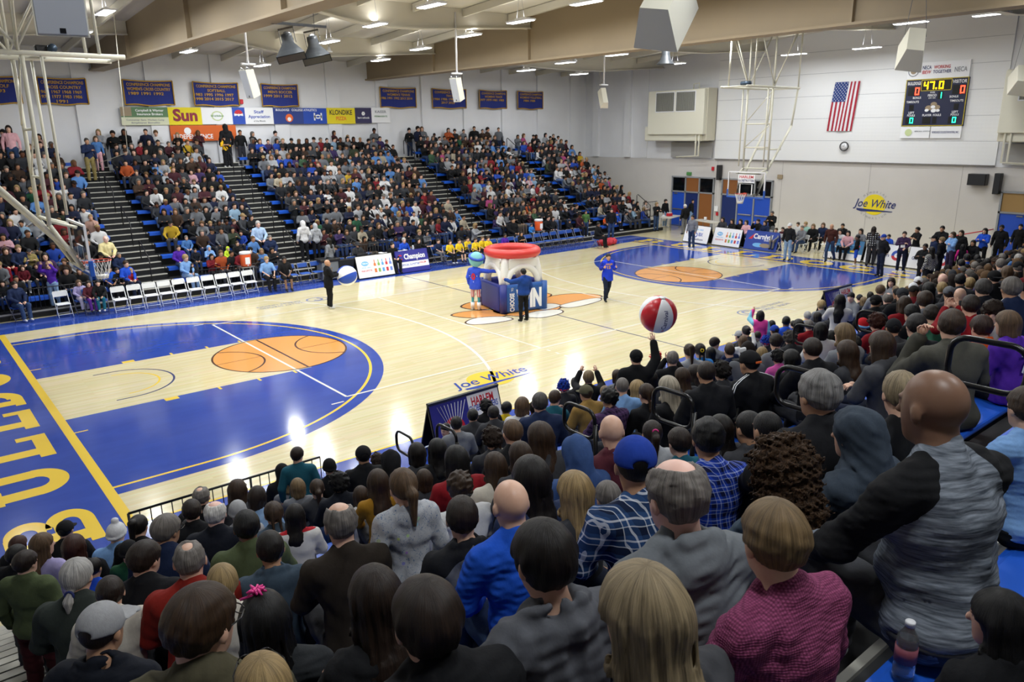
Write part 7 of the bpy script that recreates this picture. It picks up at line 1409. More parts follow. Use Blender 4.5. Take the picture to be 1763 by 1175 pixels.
(0.63, -11.96, 3, 1.14, 0, 0, 'short', 'lbrown', 'fair', 'top', 'grey', -80.0, 0.0, '', 'pale sandy-haired person right of the court sign, upper right', 17.1, 0),
(-9.1, -9.92, 0, 0.95, 0, 0, 'curly', 'black', 'tan', 'jacket', 'black', -30.0, 0.0, '', 'curly black-haired person before the closer court sign', 12.93, 0),
(-4.87, -14.2, 6, 0.82, 1, 0, 'short', 'brown', 'fair', 'top', 'navy', -30.0, 0.0, 'beanie:redblue', 'child in a red knit hat with pale blue band', 11.92, 0),
(-7.12, -11.28, 2, 0.84, 1, 0, 'short', 'dbrown', 'fair', 'top', 'dgrey', -25.0, 0.0, 'cap:navy', 'child in a navy cap near the court edge', 13.0, 0),
(-3.14, -12.16, 3, 0.98, 0, 0, 'bob', 'black', 'fair', 'jacket', 'black', -30.0, 0.0, '', 'black-haired person in black beside the grey-haired man in red', 14.68, 0),
(0.41, -12.74, 4, 1.04, 0, 0, 'short', 'grey', 'fair', 'top', 'white', -60.0, 0.0, 'cap:white', 'person in a white cap, upper right', 16.34, 0),
(1.46, -14.0, 6, 1.06, 0, 0, 'short', 'grey', 'fair', 'top', 'grey', -60.0, 0.0, '', 'white-grey haired man, far right group', 15.89, 0),
(-8.73, -10.02, 0, 0.84, 1, 0, 'bowl', 'black', 'tan', 'top', 'yellow', -70.0, 0.0, '', 'child in a yellow shirt looking right', 13.1, 0),
(-7.53, -11.96, 3, 0.8, 1, 0, 'bob', 'brown', 'fair', 'top', 'grey', -20.0, 0.0, '', 'brown-haired child left of the dark-haired one, centre', 12.18, 0),
(-2.25, -11.38, 2, 1.04, 0, 0, 'buzz', 'black', 'brownskin', 'top', 'blue', -70.0, 0.0, '', 'short-haired man in blue looking right near the farther court sign', 15.86, 0),
(-6.69, -10.7, 1, 0.89, 1, 0, 'bob', 'brown', 'fair', 'top', 'grey', -25.0, 0.0, '', 'brown-haired child behind the blond boy reaching up', 13.76, 0),
(-8.44, -12.06, 3, 0.77, 1, 0, 'long', 'dblond', 'fair', 'top', 'dgrey', -20.0, 0.0, '', 'dark blond girl right of the olive cap', 11.56, 0),
(2.32, -12.06, 3, 1.11, 0, 0, 'short', 'brown', 'fair', 'top', 'pinkl', -60.0, 0.0, 'cap:white', 'person in a white and purple cap, upper right', 18.07, 0),
(-10.03, -10.02, 0, 0.78, 1, 0, 'short', 'vdark', 'fair', 'top', 'dgrey', 120.0, 0.0, '', 'face of a boy looking back beside the closer court sign', 12.32, 0),
(-3.75, -10.7, 1, 0.98, 1, 0, 'short', 'dbrown', 'fair', 'hoodie', 'grey', -110.0, 0.0, '', 'boy looking sideways toward the camera at the court edge', 15.54, 0),
(-3.82, -12.74, 4, 0.91, 0, 0, 'short', 'grey', 'fair', 'top', 'red', -50.0, 0.0, '', 'grey-haired man in a red top looking right', 13.78, 0),
(-4.84, -11.38, 2, 0.83, 1, 0, 'bob', 'black', 'fair', 'top', 'black', -30.0, 0.0, '', 'black-haired child right of the girl in bright blue', 14.33, 0),
(-0.57, -14.88, 7, 0.85, 0, 0, 'bob', 'brown', 'fair', 'top', 'dgrey', -60.0, 0.0, '', 'brown-haired head below the man with glasses and black cap', 13.96, 0),
(2.07, -13.42, 5, 1.02, 0, 0, 'short', 'brown', 'fair', 'top', 'grey', -70.0, 0.0, '', 'brown-haired man near the far right group', 16.78, 0),
(4.45, -13.42, 5, 1.03, 0, 0, 'short', 'lgrey', 'fair', 'top', 'dgrey', -60.0, 0.0, '', 'person at the right edge above the black cap', 18.23, 0),
(-2.5, -10.6, 1, 0.99, 1, 0, 'bun', 'vdark', 'fair', 'top', 'dgrey', -30.0, 0.0, '', 'dark-haired girl with a bun at the court edge', 16.38, 0),
(-2.68, -11.38, 2, 0.89, 1, 0, 'short', 'brown', 'fair', 'top', 'dgrey', -30.0, 0.0, 'cap:royal', 'child in a royal blue cap, upper middle', 15.63, 0),
(-4.55, -9.82, 0, 0.9, 1, 0, 'short', 'brown', 'fair', 'top', 'lgrey', -20.0, 0.0, 'shaggy:redh', 'child in a spiky red hat', 15.8, 0),
(-4.24, -11.38, 2, 0.8, 1, 0, 'mop', 'dblond', 'fair', 'top', 'navy', -30.0, 0.0, '', 'dark blond child in navy, centre right', 14.7, 0),
(-0.98, -11.38, 2, 0.9, 0, 0, 'bob', 'vdark', 'fair', 'top', 'dgrey', -30.0, 0.0, '', 'dark-haired person behind the farther court sign', 16.67, 0),
(-0.17, -10.7, 1, 0.95, 0, 0, 'short', 'silver', 'fair', 'top', 'grey', -40.0, 0.0, '', 'silver-haired person left of the farther court sign base', 17.74, 0),
(2.27, -10.5, 1, 1.03, 0, 0, 'short', 'black', 'fair', 'top', 'grey', 100.0, 0.0, '', 'dark-haired face looking to the camera right of the farther court sign', 19.36, 0),
(5.77, -12.06, 3, 1.07, 0, 0, 'short', 'grey', 'fair', 'jacket', 'black', -70.0, 0.0, '', 'grey man with pale collar, far right group', 20.19, 0),
(1.0, -10.4, 1, 1.0, 1, 0, 'mop', 'blond', 'fair', 'top', 'grey', -60.0, 0.0, '', 'blond child directly before the farther court sign', 18.66, 0),
(-6.89, -9.82, 0, 0.84, 1, 0, 'short', 'vdark', 'fair', 'top', 'dgrey', -40.0, 0.0, '', 'small dark head between the shaggy blue hat and the blond boy', 14.37, 0),
(4.32, -12.06, 3, 1.01, 0, 0, 'short', 'black', 'fair', 'top', 'black', -60.0, 0.0, 'beanie:dgrey', 'person in a dark knit hat, far right group', 19.31, 0),
(-1.88, -10.02, 0, 0.91, 1, 0, 'short', 'dbrown', 'fair', 'top', 'dgrey', -20.0, 0.0, 'cap:lgrey', 'child in a white and grey cap near the court edge', 17.28, 0),
(7.3, -11.18, 2, 1.13, 0, 0, 'short', 'black', 'tan', 'top', 'blue', -60.0, 0.0, '', 'person in bright blue before the far right group', 21.84, 0),
(-4.09, -12.06, 3, 0.76, 1, 0, 'short', 'brown', 'fair', 'top', 'dgrey', -40.0, 0.0, 'shaggy:royal', 'child in a shaggy blue and red hat facing the court', 14.22, 0),
(6.05, -9.82, 0, 1.1, 0, 0, 'long', 'dbrown', 'fair', 'top', 'grey', 100.0, 0.0, '', 'dark-haired girl in grey sitting at the very front', 22.24, 0),
(3.51, -12.74, 4, 0.95, 0, 0, 'bob', 'brown', 'fair', 'top', 'dgrey', -60.0, 0.0, '', 'brown-haired woman above the right short blond woman', 18.25, 0),
(4.69, -12.74, 4, 0.94, 0, 0, 'bob', 'black', 'fair', 'top', 'black', -60.0, 0.0, '', 'black-haired person in the far right group', 18.98, 0),
(6.94, -11.96, 3, 1.01, 0, 0, 'short', 'black', 'tan', 'top', 'dgrey', -60.0, 0.0, '', 'dark-haired person above the black-haired one, far right group', 20.99, 0),
(8.04, -11.96, 3, 1.02, 0, 0, 'short', 'grey', 'fair', 'top', 'navy', -60.0, 0.0, '', 'grey-haired person in the upper far right group', 21.66, 0),
(-0.2, -9.82, 0, 0.83, 1, 0, 'short', 'black', 'fair', 'top', 'black', -30.0, 0.0, '', 'black-haired child right of the girl in the pink vest', 18.47, 0),
(2.57, -12.74, 4, 0.87, 1, 0, 'bob', 'brown', 'fair', 'top', 'dgrey', -40.0, 0.0, '', 'brown-haired child left of the dark-haired young man', 17.69, 0),
(3.76, -10.02, 0, 0.94, 0, 0, 'short', 'brown', 'fair', 'top', 'dgrey', -40.0, 0.0, 'cap:dgrey', 'person in a dark cap left of the bearded man', 20.72, 0),
(6.1, -12.74, 4, 0.91, 0, 0, 'bob', 'black', 'fair', 'top', 'dgrey', -60.0, 0.0, '', 'dark bob in the upper far right group', 19.84, 0),
(4.56, -10.6, 1, 0.88, 1, 0, 'bun', 'dblond', 'fair', 'top', 'grey', -40.0, 0.0, '', 'child with a dark blond bun at the front', 20.72, 0),
(-2.89, -10.8, 1, 0.86, 1, 0, 'bob', 'lbrown', 'fair', 'top', 'white', -60.0, 0.0, 'arms:up1', 'light brown-haired child with raised hand near the court edge', 16.02, 0),
(9.78, -9.92, 0, 1.02, 0, 0, 'curly', 'vdark', 'tan', 'top', 'black', -60.0, 0.0, '', 'curly dark-haired person at the foot of the far right group', 24.46, 0),
(-1.29, -10.12, 0, 0.78, 1, 0, 'bowl', 'dbrown', 'fair', 'top', 'grey', 100.0, 0.0, '', 'child with dark fringe looking back toward the stand', 17.59, 0),
(-0.57, -9.72, 0, 0.85, 1, 1, 'bob', 'vdark', 'fair', 'vest', 'pinkvest', -60.0, 0.0, 'arms:wave', 'girl in a hot pink vest with pale blue sleeves standing at the court edge', 18.24, 0),
(2.77, -10.6, 1, 0.82, 1, 0, 'bob', 'dblond', 'fair', 'top', 'dgrey', -40.0, 0.0, '', 'dark blond head right of the standing woman in white', 19.64, 0),
(0.43, -10.02, 0, 0.74, 1, 0, 'short', 'vdark', 'fair', 'top', 'dgrey', -40.0, 0.0, '', 'dark head left of the black-haired person in black', 18.73, 0),
(11.84, -9.72, 0, 1.18, 1, 0, 'short', 'black', 'tan', 'top', 'blue', -60.0, 0.0, '', 'child in a blue jacket by the far right group', 25.84, 0),
(4.81, -9.82, 0, 0.82, 1, 0, 'bob', 'black', 'fair', 'top', 'black', -40.0, 0.0, '', 'small dark head above the bearded man', 21.54, 0),
(12.78, -9.72, 0, 1.01, 1, 0, 'bob', 'black', 'tan', 'top', 'mustard', -60.0, 0.0, '', 'child in a mustard top by the far right group', 26.45, 0),
]

GR = 'spectators in the near stand'
for (x, y, k, s, kid, st, hair, hc, skin, top, tc, yb, yh, ext, lab, dist, big) in NEAR:
    h = .009 if dist < 3.4 else (.012 if dist < 5.5 else (.016 if dist < 9 else .022))
    arms = ['lap', 'lap']; rr = (len(lab) * 7) % 5
    if rr == 1: arms = ['cross', 'cross']
    if rr == 2: arms = ['knees', 'knees']
    for e in ext.split(','):
        if e.startswith('arms:'): a = e[5:]; arms = {'up1': ['up', 'lap'], 'chin': ['lap', 'chin'], 'phone': ['phone', 'phone'], 'fwdup': ['fwdup', 'fwdup'], 'clap': ['clap', 'clap'], 'wave': ['lap', 'fwdup']}[a]
    if st: arms = [{'lap': 'down', 'knees': 'down', 'cross': 'down'}.get(a, a) for a in arms]
    pose = 'stand' if st else 'sit'; deck = NZ(k); z = deck + (0 if st else .43); bt = ['jeansd', 'blackp', 'navyp', 'dgreyp'][(len(lab) * 3) % 4]
    if 'maroonpants' in ext: bt = 'maroonp'
    if 'A' == '': pass
    if lab.startswith('woman with straight black hair and a glit'): ext = 'bow'
    lean = 10 if not st else 2; hs = 1.14 if kid else 1.
    rz = yb if abs(yb) < 95 else yb
    rz = yb * .75 if abs(yb) <= 90 else yb * .6; yw = max(-40, min(40, yh + (yb * .25 if abs(yb) <= 90 else yb * .4))); yw = round(yw / 13) * 13
    hx, hy = 0., math.sin(math.radians(lean)) * .645 * s + .02 * s; ca, sa = math.cos(math.radians(rz)), math.sin(math.radians(rz)); x, y = x + sa * hy, y - ca * hy
    person(x, y, z, rz, s / (1.03 if kid else 1.), pose, arms, hair, hc, skin, top, tc, bt, lab, group=GR, hs=hs, yaw=yw, pitch=-4, lean=lean, h=h, ext=ext, fat=.03 if big else 0., wide=1.05 if (not kid and top in ('jacket',)) else 1.)

# ------------------------------------------------------------------ people on the court, along its edges and low in the far stand
COURT = [
(-5.13, 4.05, 0, 1.0, -100.0, 'stand', 'hold', 'hold', 'bald', 'none', 'tan', 'jersey', 'black', 'blackp', 0, 'bald man in a long black top holding the blue and white beach ball', 'gold'),
(-1.37, -1.84, 0, 1.0, -5.0, 'stand', 'down', 'out', 'short', 'black', 'fair', 'jacket', 'royaljkt', 'blackp', 0, 'man in a blue blazer seen from behind, arm stretched out before the inflatable booth', 'big'),
(2.73, -1.56, 0, 1.0, 150.0, 'walk', 'run', 'run', 'short', 'black', 'tan', 'jersey', 'royaltop', 'navyp', 0, 'smiling player in a blue and gold team top walking across the court', 'team'),
(14.53, 3.84, 0, 1.0, 95.0, 'stand', 'down', 'down', 'short', 'vdark', 'tan', 'hoodie', 'grey', 'jeansn', 0, 'young man in a grey hooded sweatshirt before the white end-line signs', ''),
(14.81, -1.29, 0, 1.0, 95.0, 'stand', 'down', 'down', 'short', 'grey', 'fair', 'jacket', 'blackwhite', 'jeansl', 0, 'man in a white cap, black jacket and light jeans on the end line', 'cap:white'),
(15.86, -2.72, 0, 1.0, 100.0, 'walk', 'down', 'down', 'bald', 'none', 'tan', 'jacket', 'dbrownr', 'jeansd', 0, 'bald man in a dark brown jacket walking along the end line', ''),
(15.69, -4.01, 0, 0.78, 20.0, 'stand', 'pocket', 'pocket', 'short', 'black', 'brownskin', 'hoodie', 'black', 'royalshort', 1, 'boy in a black hooded top and royal blue shorts', 'shorts'),
(16.13, -4.44, 0, 1.0, -70.0, 'walk', 'cross', 'cross', 'long', 'dbrown', 'fair', 'top', 'checks', 'dgreyp', 0, 'woman in a black and white checked top on the end line', ''),
(14.07, -5.84, 0, 1.0, 60.0, 'stand', 'back', 'back', 'short', 'dgrey', 'fair', 'jacket', 'blackl', 'navyp', 0, 'man in a royal blue cap and black jacket, hands behind his back', 'cap:royal'),
(15.54, -5.99, 0, 1.0, 110.0, 'stand', 'cross', 'lap', 'bun', 'dbrown', 'fair', 'top', 'purpledk', 'navyp', 0, 'woman in a dark purple sweatshirt holding white papers', 'papers'),
(17.31, -5.76, 0, 1.0, 60.0, 'stand', 'cross', 'cross', 'short', 'black', 'tan', 'tee', 'black', 'blackp', 0, 'young man in a black T-shirt behind the woman in purple', ''),
(12.66, -8.01, 0, 1.0, 85.0, 'stand', 'cross', 'cross', 'short', 'black', 'brownskin', 'jacket', 'black', 'blackp', 0, 'large man in a black security-style jacket with folded arms', 'big'),
(11.97, -8.51, 0, 1.0, -20.0, 'stand', 'down', 'down', 'long', 'vdark', 'tan', 'top', 'aztec', 'blackp', 0, 'woman with dark hair in a black and white geometric sweater, back turned', ''),
(15.11, -7.33, 0, 1.0, 40.0, 'stand', 'down', 'down', 'short', 'dbrown', 'fair', 'jacket', 'navy', 'blackp', 0, 'person in a black cap and blue denim jacket', 'cap:black'),
(14.83, -7.73, 0, 1.0, 0.0, 'stand', 'down', 'down', 'mop', 'dblond', 'fair', 'jacket', 'black', 'blackp', 0, 'dark blond-haired person in black right of the blue denim jacket', ''),
(17.46, -6.67, 0, 1.07, 90.0, 'stand', 'cross', 'cross', 'short', 'black', 'tan', 'jacket', 'black', 'blackp', 0, 'tall black-haired young man behind the group at the right end', 'tall'),
(16.67, -7.41, 0, 1.0, 60.0, 'stand', 'cross', 'cross', 'long', 'brown', 'fair', 'hoodie', 'ltblue', 'dpurplep', 0, 'woman in a light blue hooded jacket at the right end', ''),
(17.46, -7.42, 0, 1.0, 80.0, 'stand', 'down', 'down', 'long', 'dbrown', 'fair', 'jacket', 'black', 'blackp', 0, 'woman with long dark hair and a shoulder bag at the right end', ''),
(15.92, -8.1, 0, 0.78, -60.0, 'stand', 'down', 'down', 'bob', 'black', 'tan', 'top', 'pinkblack', 'blackp', 1, 'child with a bright pink sleeve at the right end', ''),
(18.77, 2.07, 0, 1.0, 95.0, 'stand', 'cross', 'cross', 'short', 'dgrey', 'tan', 'jacket', 'black', 'greyp', 0, 'person in a black jacket standing by the right leaf of the second blue doors', ''),
(17.56, 4.17, 0.46, 1.0, 95.0, 'sit', 'lap', 'lap', 'long', 'black', 'fair', 'top', 'dgrey', 'blackp', 0, 'woman in dark grey, leftmost seated at the end wall', ''),
(17.22, 3.33, 0.46, 1.0, 80.0, 'sit', 'lap', 'cross', 'bob', 'black', 'tan', 'top', 'black', 'navyp', 0, 'woman in black, second seated from the left at the end wall', ''),
(17.42, 2.98, 0.46, 1.0, 90.0, 'sit', 'lap', 'lap', 'long', 'black', 'fair', 'top', 'black', 'navyp', 0, 'long-haired woman in black, third seated from the left at the end wall', ''),
(17.29, 2.55, 0.46, 1.0, 85.0, 'sit', 'lap', 'lap', 'bob', 'dbrown', 'fair', 'top', 'pinkl', 'jeansd', 0, 'woman in pale pink seated at the end wall', ''),
(18.13, 2.4, 0.46, 1.0, 70.0, 'sit', 'chin', 'lap', 'short', 'dbrown', 'fair', 'jacket', 'black', 'jeansd', 0, 'man in black leaning on his hand, seated at the end wall', ''),
(17.77, 1.77, 0.46, 1.0, 80.0, 'sit', 'lap', 'lap', 'long', 'dbrown', 'fair', 'jacket', 'navy', 'navyp', 0, 'woman in a navy cardigan over white, seated at the end wall', ''),
(16.78, 0.54, 0.46, 0.78, 90.0, 'sit', 'knees', 'knees', 'short', 'brown', 'fair', 'top', 'grey', 'greyp', 1, 'boy in a grey T-shirt on a white chair at the end wall', ''),
(17.27, 0.49, 0.46, 0.78, 90.0, 'sit', 'lap', 'lap', 'short', 'dbrown', 'fair', 'top', 'maroon', 'dgreyp', 1, 'boy in maroon on a white chair at the end wall', ''),
(17.27, -0.54, 0.46, 1.0, 80.0, 'sit', 'knees', 'knees', 'buzz', 'grey', 'fair', 'top', 'grey', 'jeansd', 0, 'older man in grey on a white chair beside the man in the white cap', ''),
(19.56, 1.02, 0.46, 0.78, 90.0, 'sit', 'lap', 'lap', 'mop', 'brown', 'fair', 'top', 'white', 'greyp', 1, 'brown-haired child behind the man in the white cap', ''),
(18.73, 0.13, 0.46, 1.0, 90.0, 'sit', 'lap', 'lap', 'mop', 'blond', 'fair', 'top', 'mint', 'greyp', 0, 'blond person in pale green behind the older man in grey', ''),
(18.14, -0.6, 0.46, 1.0, 95.0, 'sit', 'lap', 'lap', 'bob', 'dblond', 'fair', 'jacket', 'black', 'blackp', 0, 'blond woman in a black cardigan at the end wall', ''),
(18.88, -0.7, 0.46, 1.0, 95.0, 'sit', 'lap', 'lap', 'bob', 'lbrown', 'fair', 'jacket', 'navy', 'blackp', 0, 'light brown-haired woman in navy at the end wall', ''),
(19.28, -1.48, 0.46, 1.0, 95.0, 'sit', 'lap', 'lap', 'short', 'black', 'tan', 'jacket', 'black', 'blackp', 0, 'bearded dark-haired man behind the two women in white and pink', ''),
(17.21, -2.45, 0.46, 1.0, 95.0, 'sit', 'lap', 'lap', 'bob', 'black', 'fair', 'top', 'white', 'blackp', 0, 'woman in a white sweatshirt, left of the one in pink', ''),
(16.93, -2.97, 0.46, 1.0, 95.0, 'sit', 'lap', 'lap', 'bob', 'black', 'fair', 'top', 'pinkl', 'blackp', 0, 'woman in a pink top right of the one in white', ''),
(17.98, -3.04, 0.46, 1.0, 80.0, 'sit', 'lap', 'lap', 'long', 'dbrown', 'fair', 'top', 'grey', 'blackp', 0, 'long-haired woman in grey behind the boy in blue shorts', ''),
(16.94, -4.33, 0.46, 1.0, 90.0, 'sit', 'lap', 'lap', 'bald', 'none', 'fair', 'top', 'grey', 'blackp', 0, 'balding man seated behind the checked top', ''),
(18.25, -4.19, 0.46, 0.78, 90.0, 'sit', 'lap', 'lap', 'short', 'black', 'tan', 'jacket', 'blue', 'blackp', 1, 'child in a bright blue jacket seated behind the royal blue cap', ''),
(18.78, -7.84, 0, 1.0, 80.0, 'stand', 'cross', 'cross', 'long', 'black', 'fair', 'jacket', 'blue', 'blackp', 0, 'long-haired woman in a blue jacket near the right-hand wall', ''),
(17.63, -7.88, 0.46, 1.0, 80.0, 'sit', 'lap', 'lap', 'long', 'black', 'tan', 'jacket', 'black', 'blackp', 0, 'long black-haired woman in black, right of the red rope', ''),
(19.41, -8.23, 0, 1.07, 90.0, 'stand', 'down', 'down', 'short', 'black', 'brownskin', 'jacket', 'black', 'blackp', 0, 'tall man in black before the right-hand blue door', 'tall'),
(21.32, -8.34, 0, 1.0, 90.0, 'stand', 'down', 'down', 'short', 'black', 'tan', 'jacket', 'black', 'blackp', 0, 'man in black at the right picture edge before the blue door', ''),
(18.82, 10.59, 0, 1.0, 170.0, 'stand', 'cross', 'cross', 'bob', 'brown', 'fair', 'jacket', 'stripes', 'blackp', 0, 'woman in a white and black striped cardigan with folded arms', ''),
(18.56, 9.52, 0, 1.0, 170.0, 'stand', 'cross', 'cross', 'bob', 'blond', 'fair', 'jacket', 'black', 'jeansd', 0, 'blond woman in black beside the striped cardigan', ''),
(20.48, 10.43, 0, 1.0, 180.0, 'stand', 'down', 'down', 'mop', 'dbrown', 'fair', 'jacket', 'black', 'jeansl', 0, 'man in a black jacket holding a white bag by the wall', 'bag'),
(18.68, 7.54, 0, 1.0, -10.0, 'stand', 'down', 'down', 'short', 'white', 'fair', 'jacket', 'black', 'greyp', 0, 'white-haired person in black seen from behind by the folding table', ''),
(21.57, 9.21, 0, 1.0, 150.0, 'stand', 'down', 'down', 'short', 'black', 'tan', 'hoodie', 'black', 'jeansl', 0, 'young man in a black sweatshirt between the folding tables', ''),
(-13.59, 9.42, 0.46, 1.0, 200.0, 'sit', 'lap', 'lap', 'short', 'dbrown', 'fair', 'jacket', 'navy', 'jeansd', 0, 'man in a navy jacket and jeans seated low at the left edge', ''),
(-11.77, 9.23, 0.46, 0.78, 185.0, 'sit', 'lap', 'lap', 'bob', 'lbrown', 'fair', 'top', 'lavender', 'lgreyp', 1, 'girl in lavender seated under the left basket, left one', ''),
(-11.55, 8.83, 0.46, 0.78, 180.0, 'sit', 'lap', 'lap', 'bob', 'dbrown', 'fair', 'top', 'maroon', 'purplep', 1, 'girl in maroon with a rainbow band seated under the left basket', ''),
(-11.27, 8.76, 0.46, 0.78, 170.0, 'sit', 'knees', 'lap', 'short', 'black', 'fair', 'jacket', 'black', 'tealp', 1, 'child in black with blue stripes seated below the basket net', ''),
(-5.46, 8.57, 0.46, 1.0, 175.0, 'sit', 'lap', 'knees', 'mop', 'blond', 'fair', 'tee', 'ltblue', 'blackp', 0, 'blond young man in a pale blue T-shirt on the blue chairs', ''),
(-4.96, 8.08, 0.46, 1.0, 170.0, 'sit', 'lap', 'lap', 'short', 'black', 'brownskin', 'tee', 'blackgold', 'shortb', 0, 'young man in a black and gold T-shirt with long white socks', 'shorts'),
(-3.01, 10.45, 0.58, 1.02, 0.0, 'stand', 'down', 'down', 'hoodup', 'black', 'fair', 'hoodup', 'white', 'blackp', 0, 'person in a white hooded sweatshirt at the foot of the stairs', ''),
(-2.47, 10.45, 0.58, 0.93, 0.0, 'stand', 'down', 'down', 'hoodup', 'black', 'fair', 'hoodup', 'lgrey', 'blackp', 0, 'person in a grey hooded sweatshirt seen from behind at the foot of the stairs', ''),
(-2.59, 9.0, 0, 1.0, 30.0, 'stand', 'down', 'down', 'long', 'black', 'fair', 'top', 'grey', 'blackp', 0, 'dark-haired woman in a long grey sweater, back turned, left of the scorer table', ''),
(-2.18, 9.21, 0, 0.78, 60.0, 'stand', 'down', 'down', 'bun', 'vdark', 'tan', 'jacket', 'navy', 'navyp', 1, 'dark-haired girl in navy left of the scorer table', ''),
(-1.02, 9.6, 0.46, 1.0, 180.0, 'sit', 'lap', 'lap', 'short', 'grey', 'fair', 'jacket', 'dgrey', 'blackp', 0, 'man in a cap at the left end of the scorer table', 'cap:dgrey'),
(0.04, 8.49, 0.46, 1.0, 180.0, 'sit', 'lap', 'lap', 'short', 'vdark', 'fair', 'top', 'black', 'blackp', 0, 'dark-haired person behind the middle of the scorer table', ''),
(1.15, 9.36, 0.46, 1.0, 180.0, 'sit', 'lap', 'lap', 'short', 'silver', 'pink', 'top', 'blue', 'blackp', 0, 'grey-haired man in a blue polo shirt at the scorer table', ''),
(1.56, 8.86, 0.46, 1.0, 200.0, 'sit', 'lap', 'out', 'long', 'black', 'fair', 'tee', 'black', 'blackp', 0, 'long-haired woman in a black T-shirt at the right end of the scorer table', ''),
(2.72, 8.97, 0.46, 0.78, 185.0, 'sit', 'lap', 'lap', 'short', 'brown', 'fair', 'tee', 'navy', 'greyp', 1, 'boy in a navy T-shirt left of the yellow shirted children', ''),
(2.91, 8.32, 0.46, 0.78, 180.0, 'sit', 'lap', 'lap', 'bob', 'brown', 'fair', 'tee', 'yellow', 'blackp', 1, 'first of the yellow shirted children from the left, darker shorts', ''),
(3.41, 8.3, 0.46, 0.78, 180.0, 'sit', 'lap', 'lap', 'short', 'brown', 'fair', 'tee', 'yellow', 'shortb', 1, 'second of the yellow shirted children from the left', 'shorts'),
(4.09, 8.58, 0.46, 0.78, 180.0, 'sit', 'cross', 'lap', 'short', 'dbrown', 'fair', 'tee', 'yellow', 'shortb', 1, 'third of the yellow shirted children from the left', 'shorts'),
(4.14, 8.05, 0.46, 0.78, 180.0, 'sit', 'lap', 'lap', 'short', 'brown', 'tan', 'tee', 'yellow', 'shortb', 1, 'fourth of the yellow shirted children from the left', 'shorts'),
(4.69, 8.24, 0.46, 0.78, 180.0, 'sit', 'lap', 'lap', 'short', 'lbrown', 'fair', 'tee', 'yellow', 'shortb', 1, 'fifth of the yellow shirted children from the left', 'shorts'),
(4.88, 8.06, 0.46, 0.78, 175.0, 'sit', 'hold', 'hold', 'mop', 'brown', 'fair', 'tee', 'yellow', 'shortb', 1, 'rightmost yellow shirted child, holding a ball', 'shorts'),
(6.09, 8.32, 0.46, 0.78, 180.0, 'sit', 'lap', 'lap', 'short', 'black', 'brownskin', 'tee', 'purple', 'blackp', 1, 'child in a purple T-shirt left of the red ring', ''),
(7.08, 8.29, 0.46, 0.78, 175.0, 'sit', 'cross', 'cross', 'bob', 'vdark', 'tan', 'tee', 'black', 'blackp', 1, 'child in a black T-shirt above the red ring', ''),
(9.21, 9.97, 0.64, 0.65, 175.0, 'sit', 'lap', 'lap', 'short', 'brown', 'fair', 'top', 'skyblue', 'dgreyp', 0, 'man in a bright blue polo behind the blue chairs', ''),
(9.88, 9.97, 0.64, 0.6, 185.0, 'sit', 'lap', 'lap', 'short', 'black', 'tan', 'jacket', 'black', 'blackp', 0, 'person in a maroon cap behind the blue chairs', 'cap:red'),
(7.95, 9.97, 0.64, 1.15, 180.0, 'sit', 'lap', 'lap', 'short', 'black', 'tan', 'jacket', 'black', 'blackp', 0, 'heavy man in a black jacket above the left end of the blue chairs', 'big'),
(11.92, 9.97, 0.64, 0.6, 180.0, 'sit', 'lap', 'lap', 'short', 'black', 'tan', 'jacket', 'blackwhite', 'blackp', 0, 'person in black and white right of the cooler', ''),
(12.98, 9.77, 0.21, 0.83, 150.0, 'stand', 'down', 'down', 'short', 'black', 'tan', 'tee', 'greenk', 'jeansd', 0, 'person in a green T-shirt bending in the far stand right of the cooler', ''),
(14.69, 9.97, 0.64, 0.6, 180.0, 'sit', 'lap', 'lap', 'short', 'black', 'tan', 'tee', 'orange', 'blackp', 1, 'child in an orange shirt with a blue cap', 'cap:navy'),
(14.21, 9.04, 0, 1.0, 150.0, 'stand', 'down', 'down', 'short', 'dbrown', 'fair', 'vest', 'blackl', 'jeansd', 0, 'man in a black vest over pale blue near the red folded inflatable', ''),
(15.63, 9.97, 0.64, 0.77, 180.0, 'sit', 'lap', 'lap', 'short', 'grey', 'fair', 'top', 'royal', 'blackp', 0, 'man in a royal blue top and cap beside the short end stairs', 'cap:royal'),
(11.4, 7.38, 0.46, 1.0, 200.0, 'sit', 'lap', 'lap', 'short', 'black', 'brownskin', 'jacket', 'black', 'blackp', 0, 'man in black crouching behind the red folded inflatable', ''),
(-13.46, 11.33, 1.39, 0.92, 190.0, 'sit', 'lap', 'lap', 'bob', 'brown', 'fair', 'top', 'black', 'redp2', 1, 'child in black and red at the left edge of the far stand', ''),
(-13.08, 11.33, 1.39, 0.98, 185.0, 'sit', 'lap', 'lap', 'short', 'dblond', 'fair', 'top', 'navy', 'blackp', 1, 'blond child in navy and white in the far left stand', ''),
(-12.77, 11.33, 1.39, 0.8, 180.0, 'sit', 'cross', 'cross', 'short', 'grey', 'fair', 'jacket', 'khaki', 'dgreyp', 0, 'man in a grey hat and khaki jacket in the far left stand', 'cap:dgrey'),
(-12.73, 10.65, 1.01, 0.74, 180.0, 'sit', 'lap', 'hold', 'short', 'brown', 'fair', 'top', 'black', 'dgreyp', 0, 'brown-haired man in black behind the lone white chair', ''),
(-13.13, 10.65, 1.01, 0.71, 180.0, 'sit', 'lap', 'lap', 'bob', 'brown', 'fair', 'top', 'darkred', 'greyp', 1, 'child in dark red left of the man in black, far left', ''),
(-12.41, 10.65, 1.01, 1.15, 175.0, 'sit', 'lap', 'lap', 'long', 'black', 'fair', 'top', 'purpledk', 'blackp', 0, 'long black-haired woman in dark purple in the far left stand', ''),
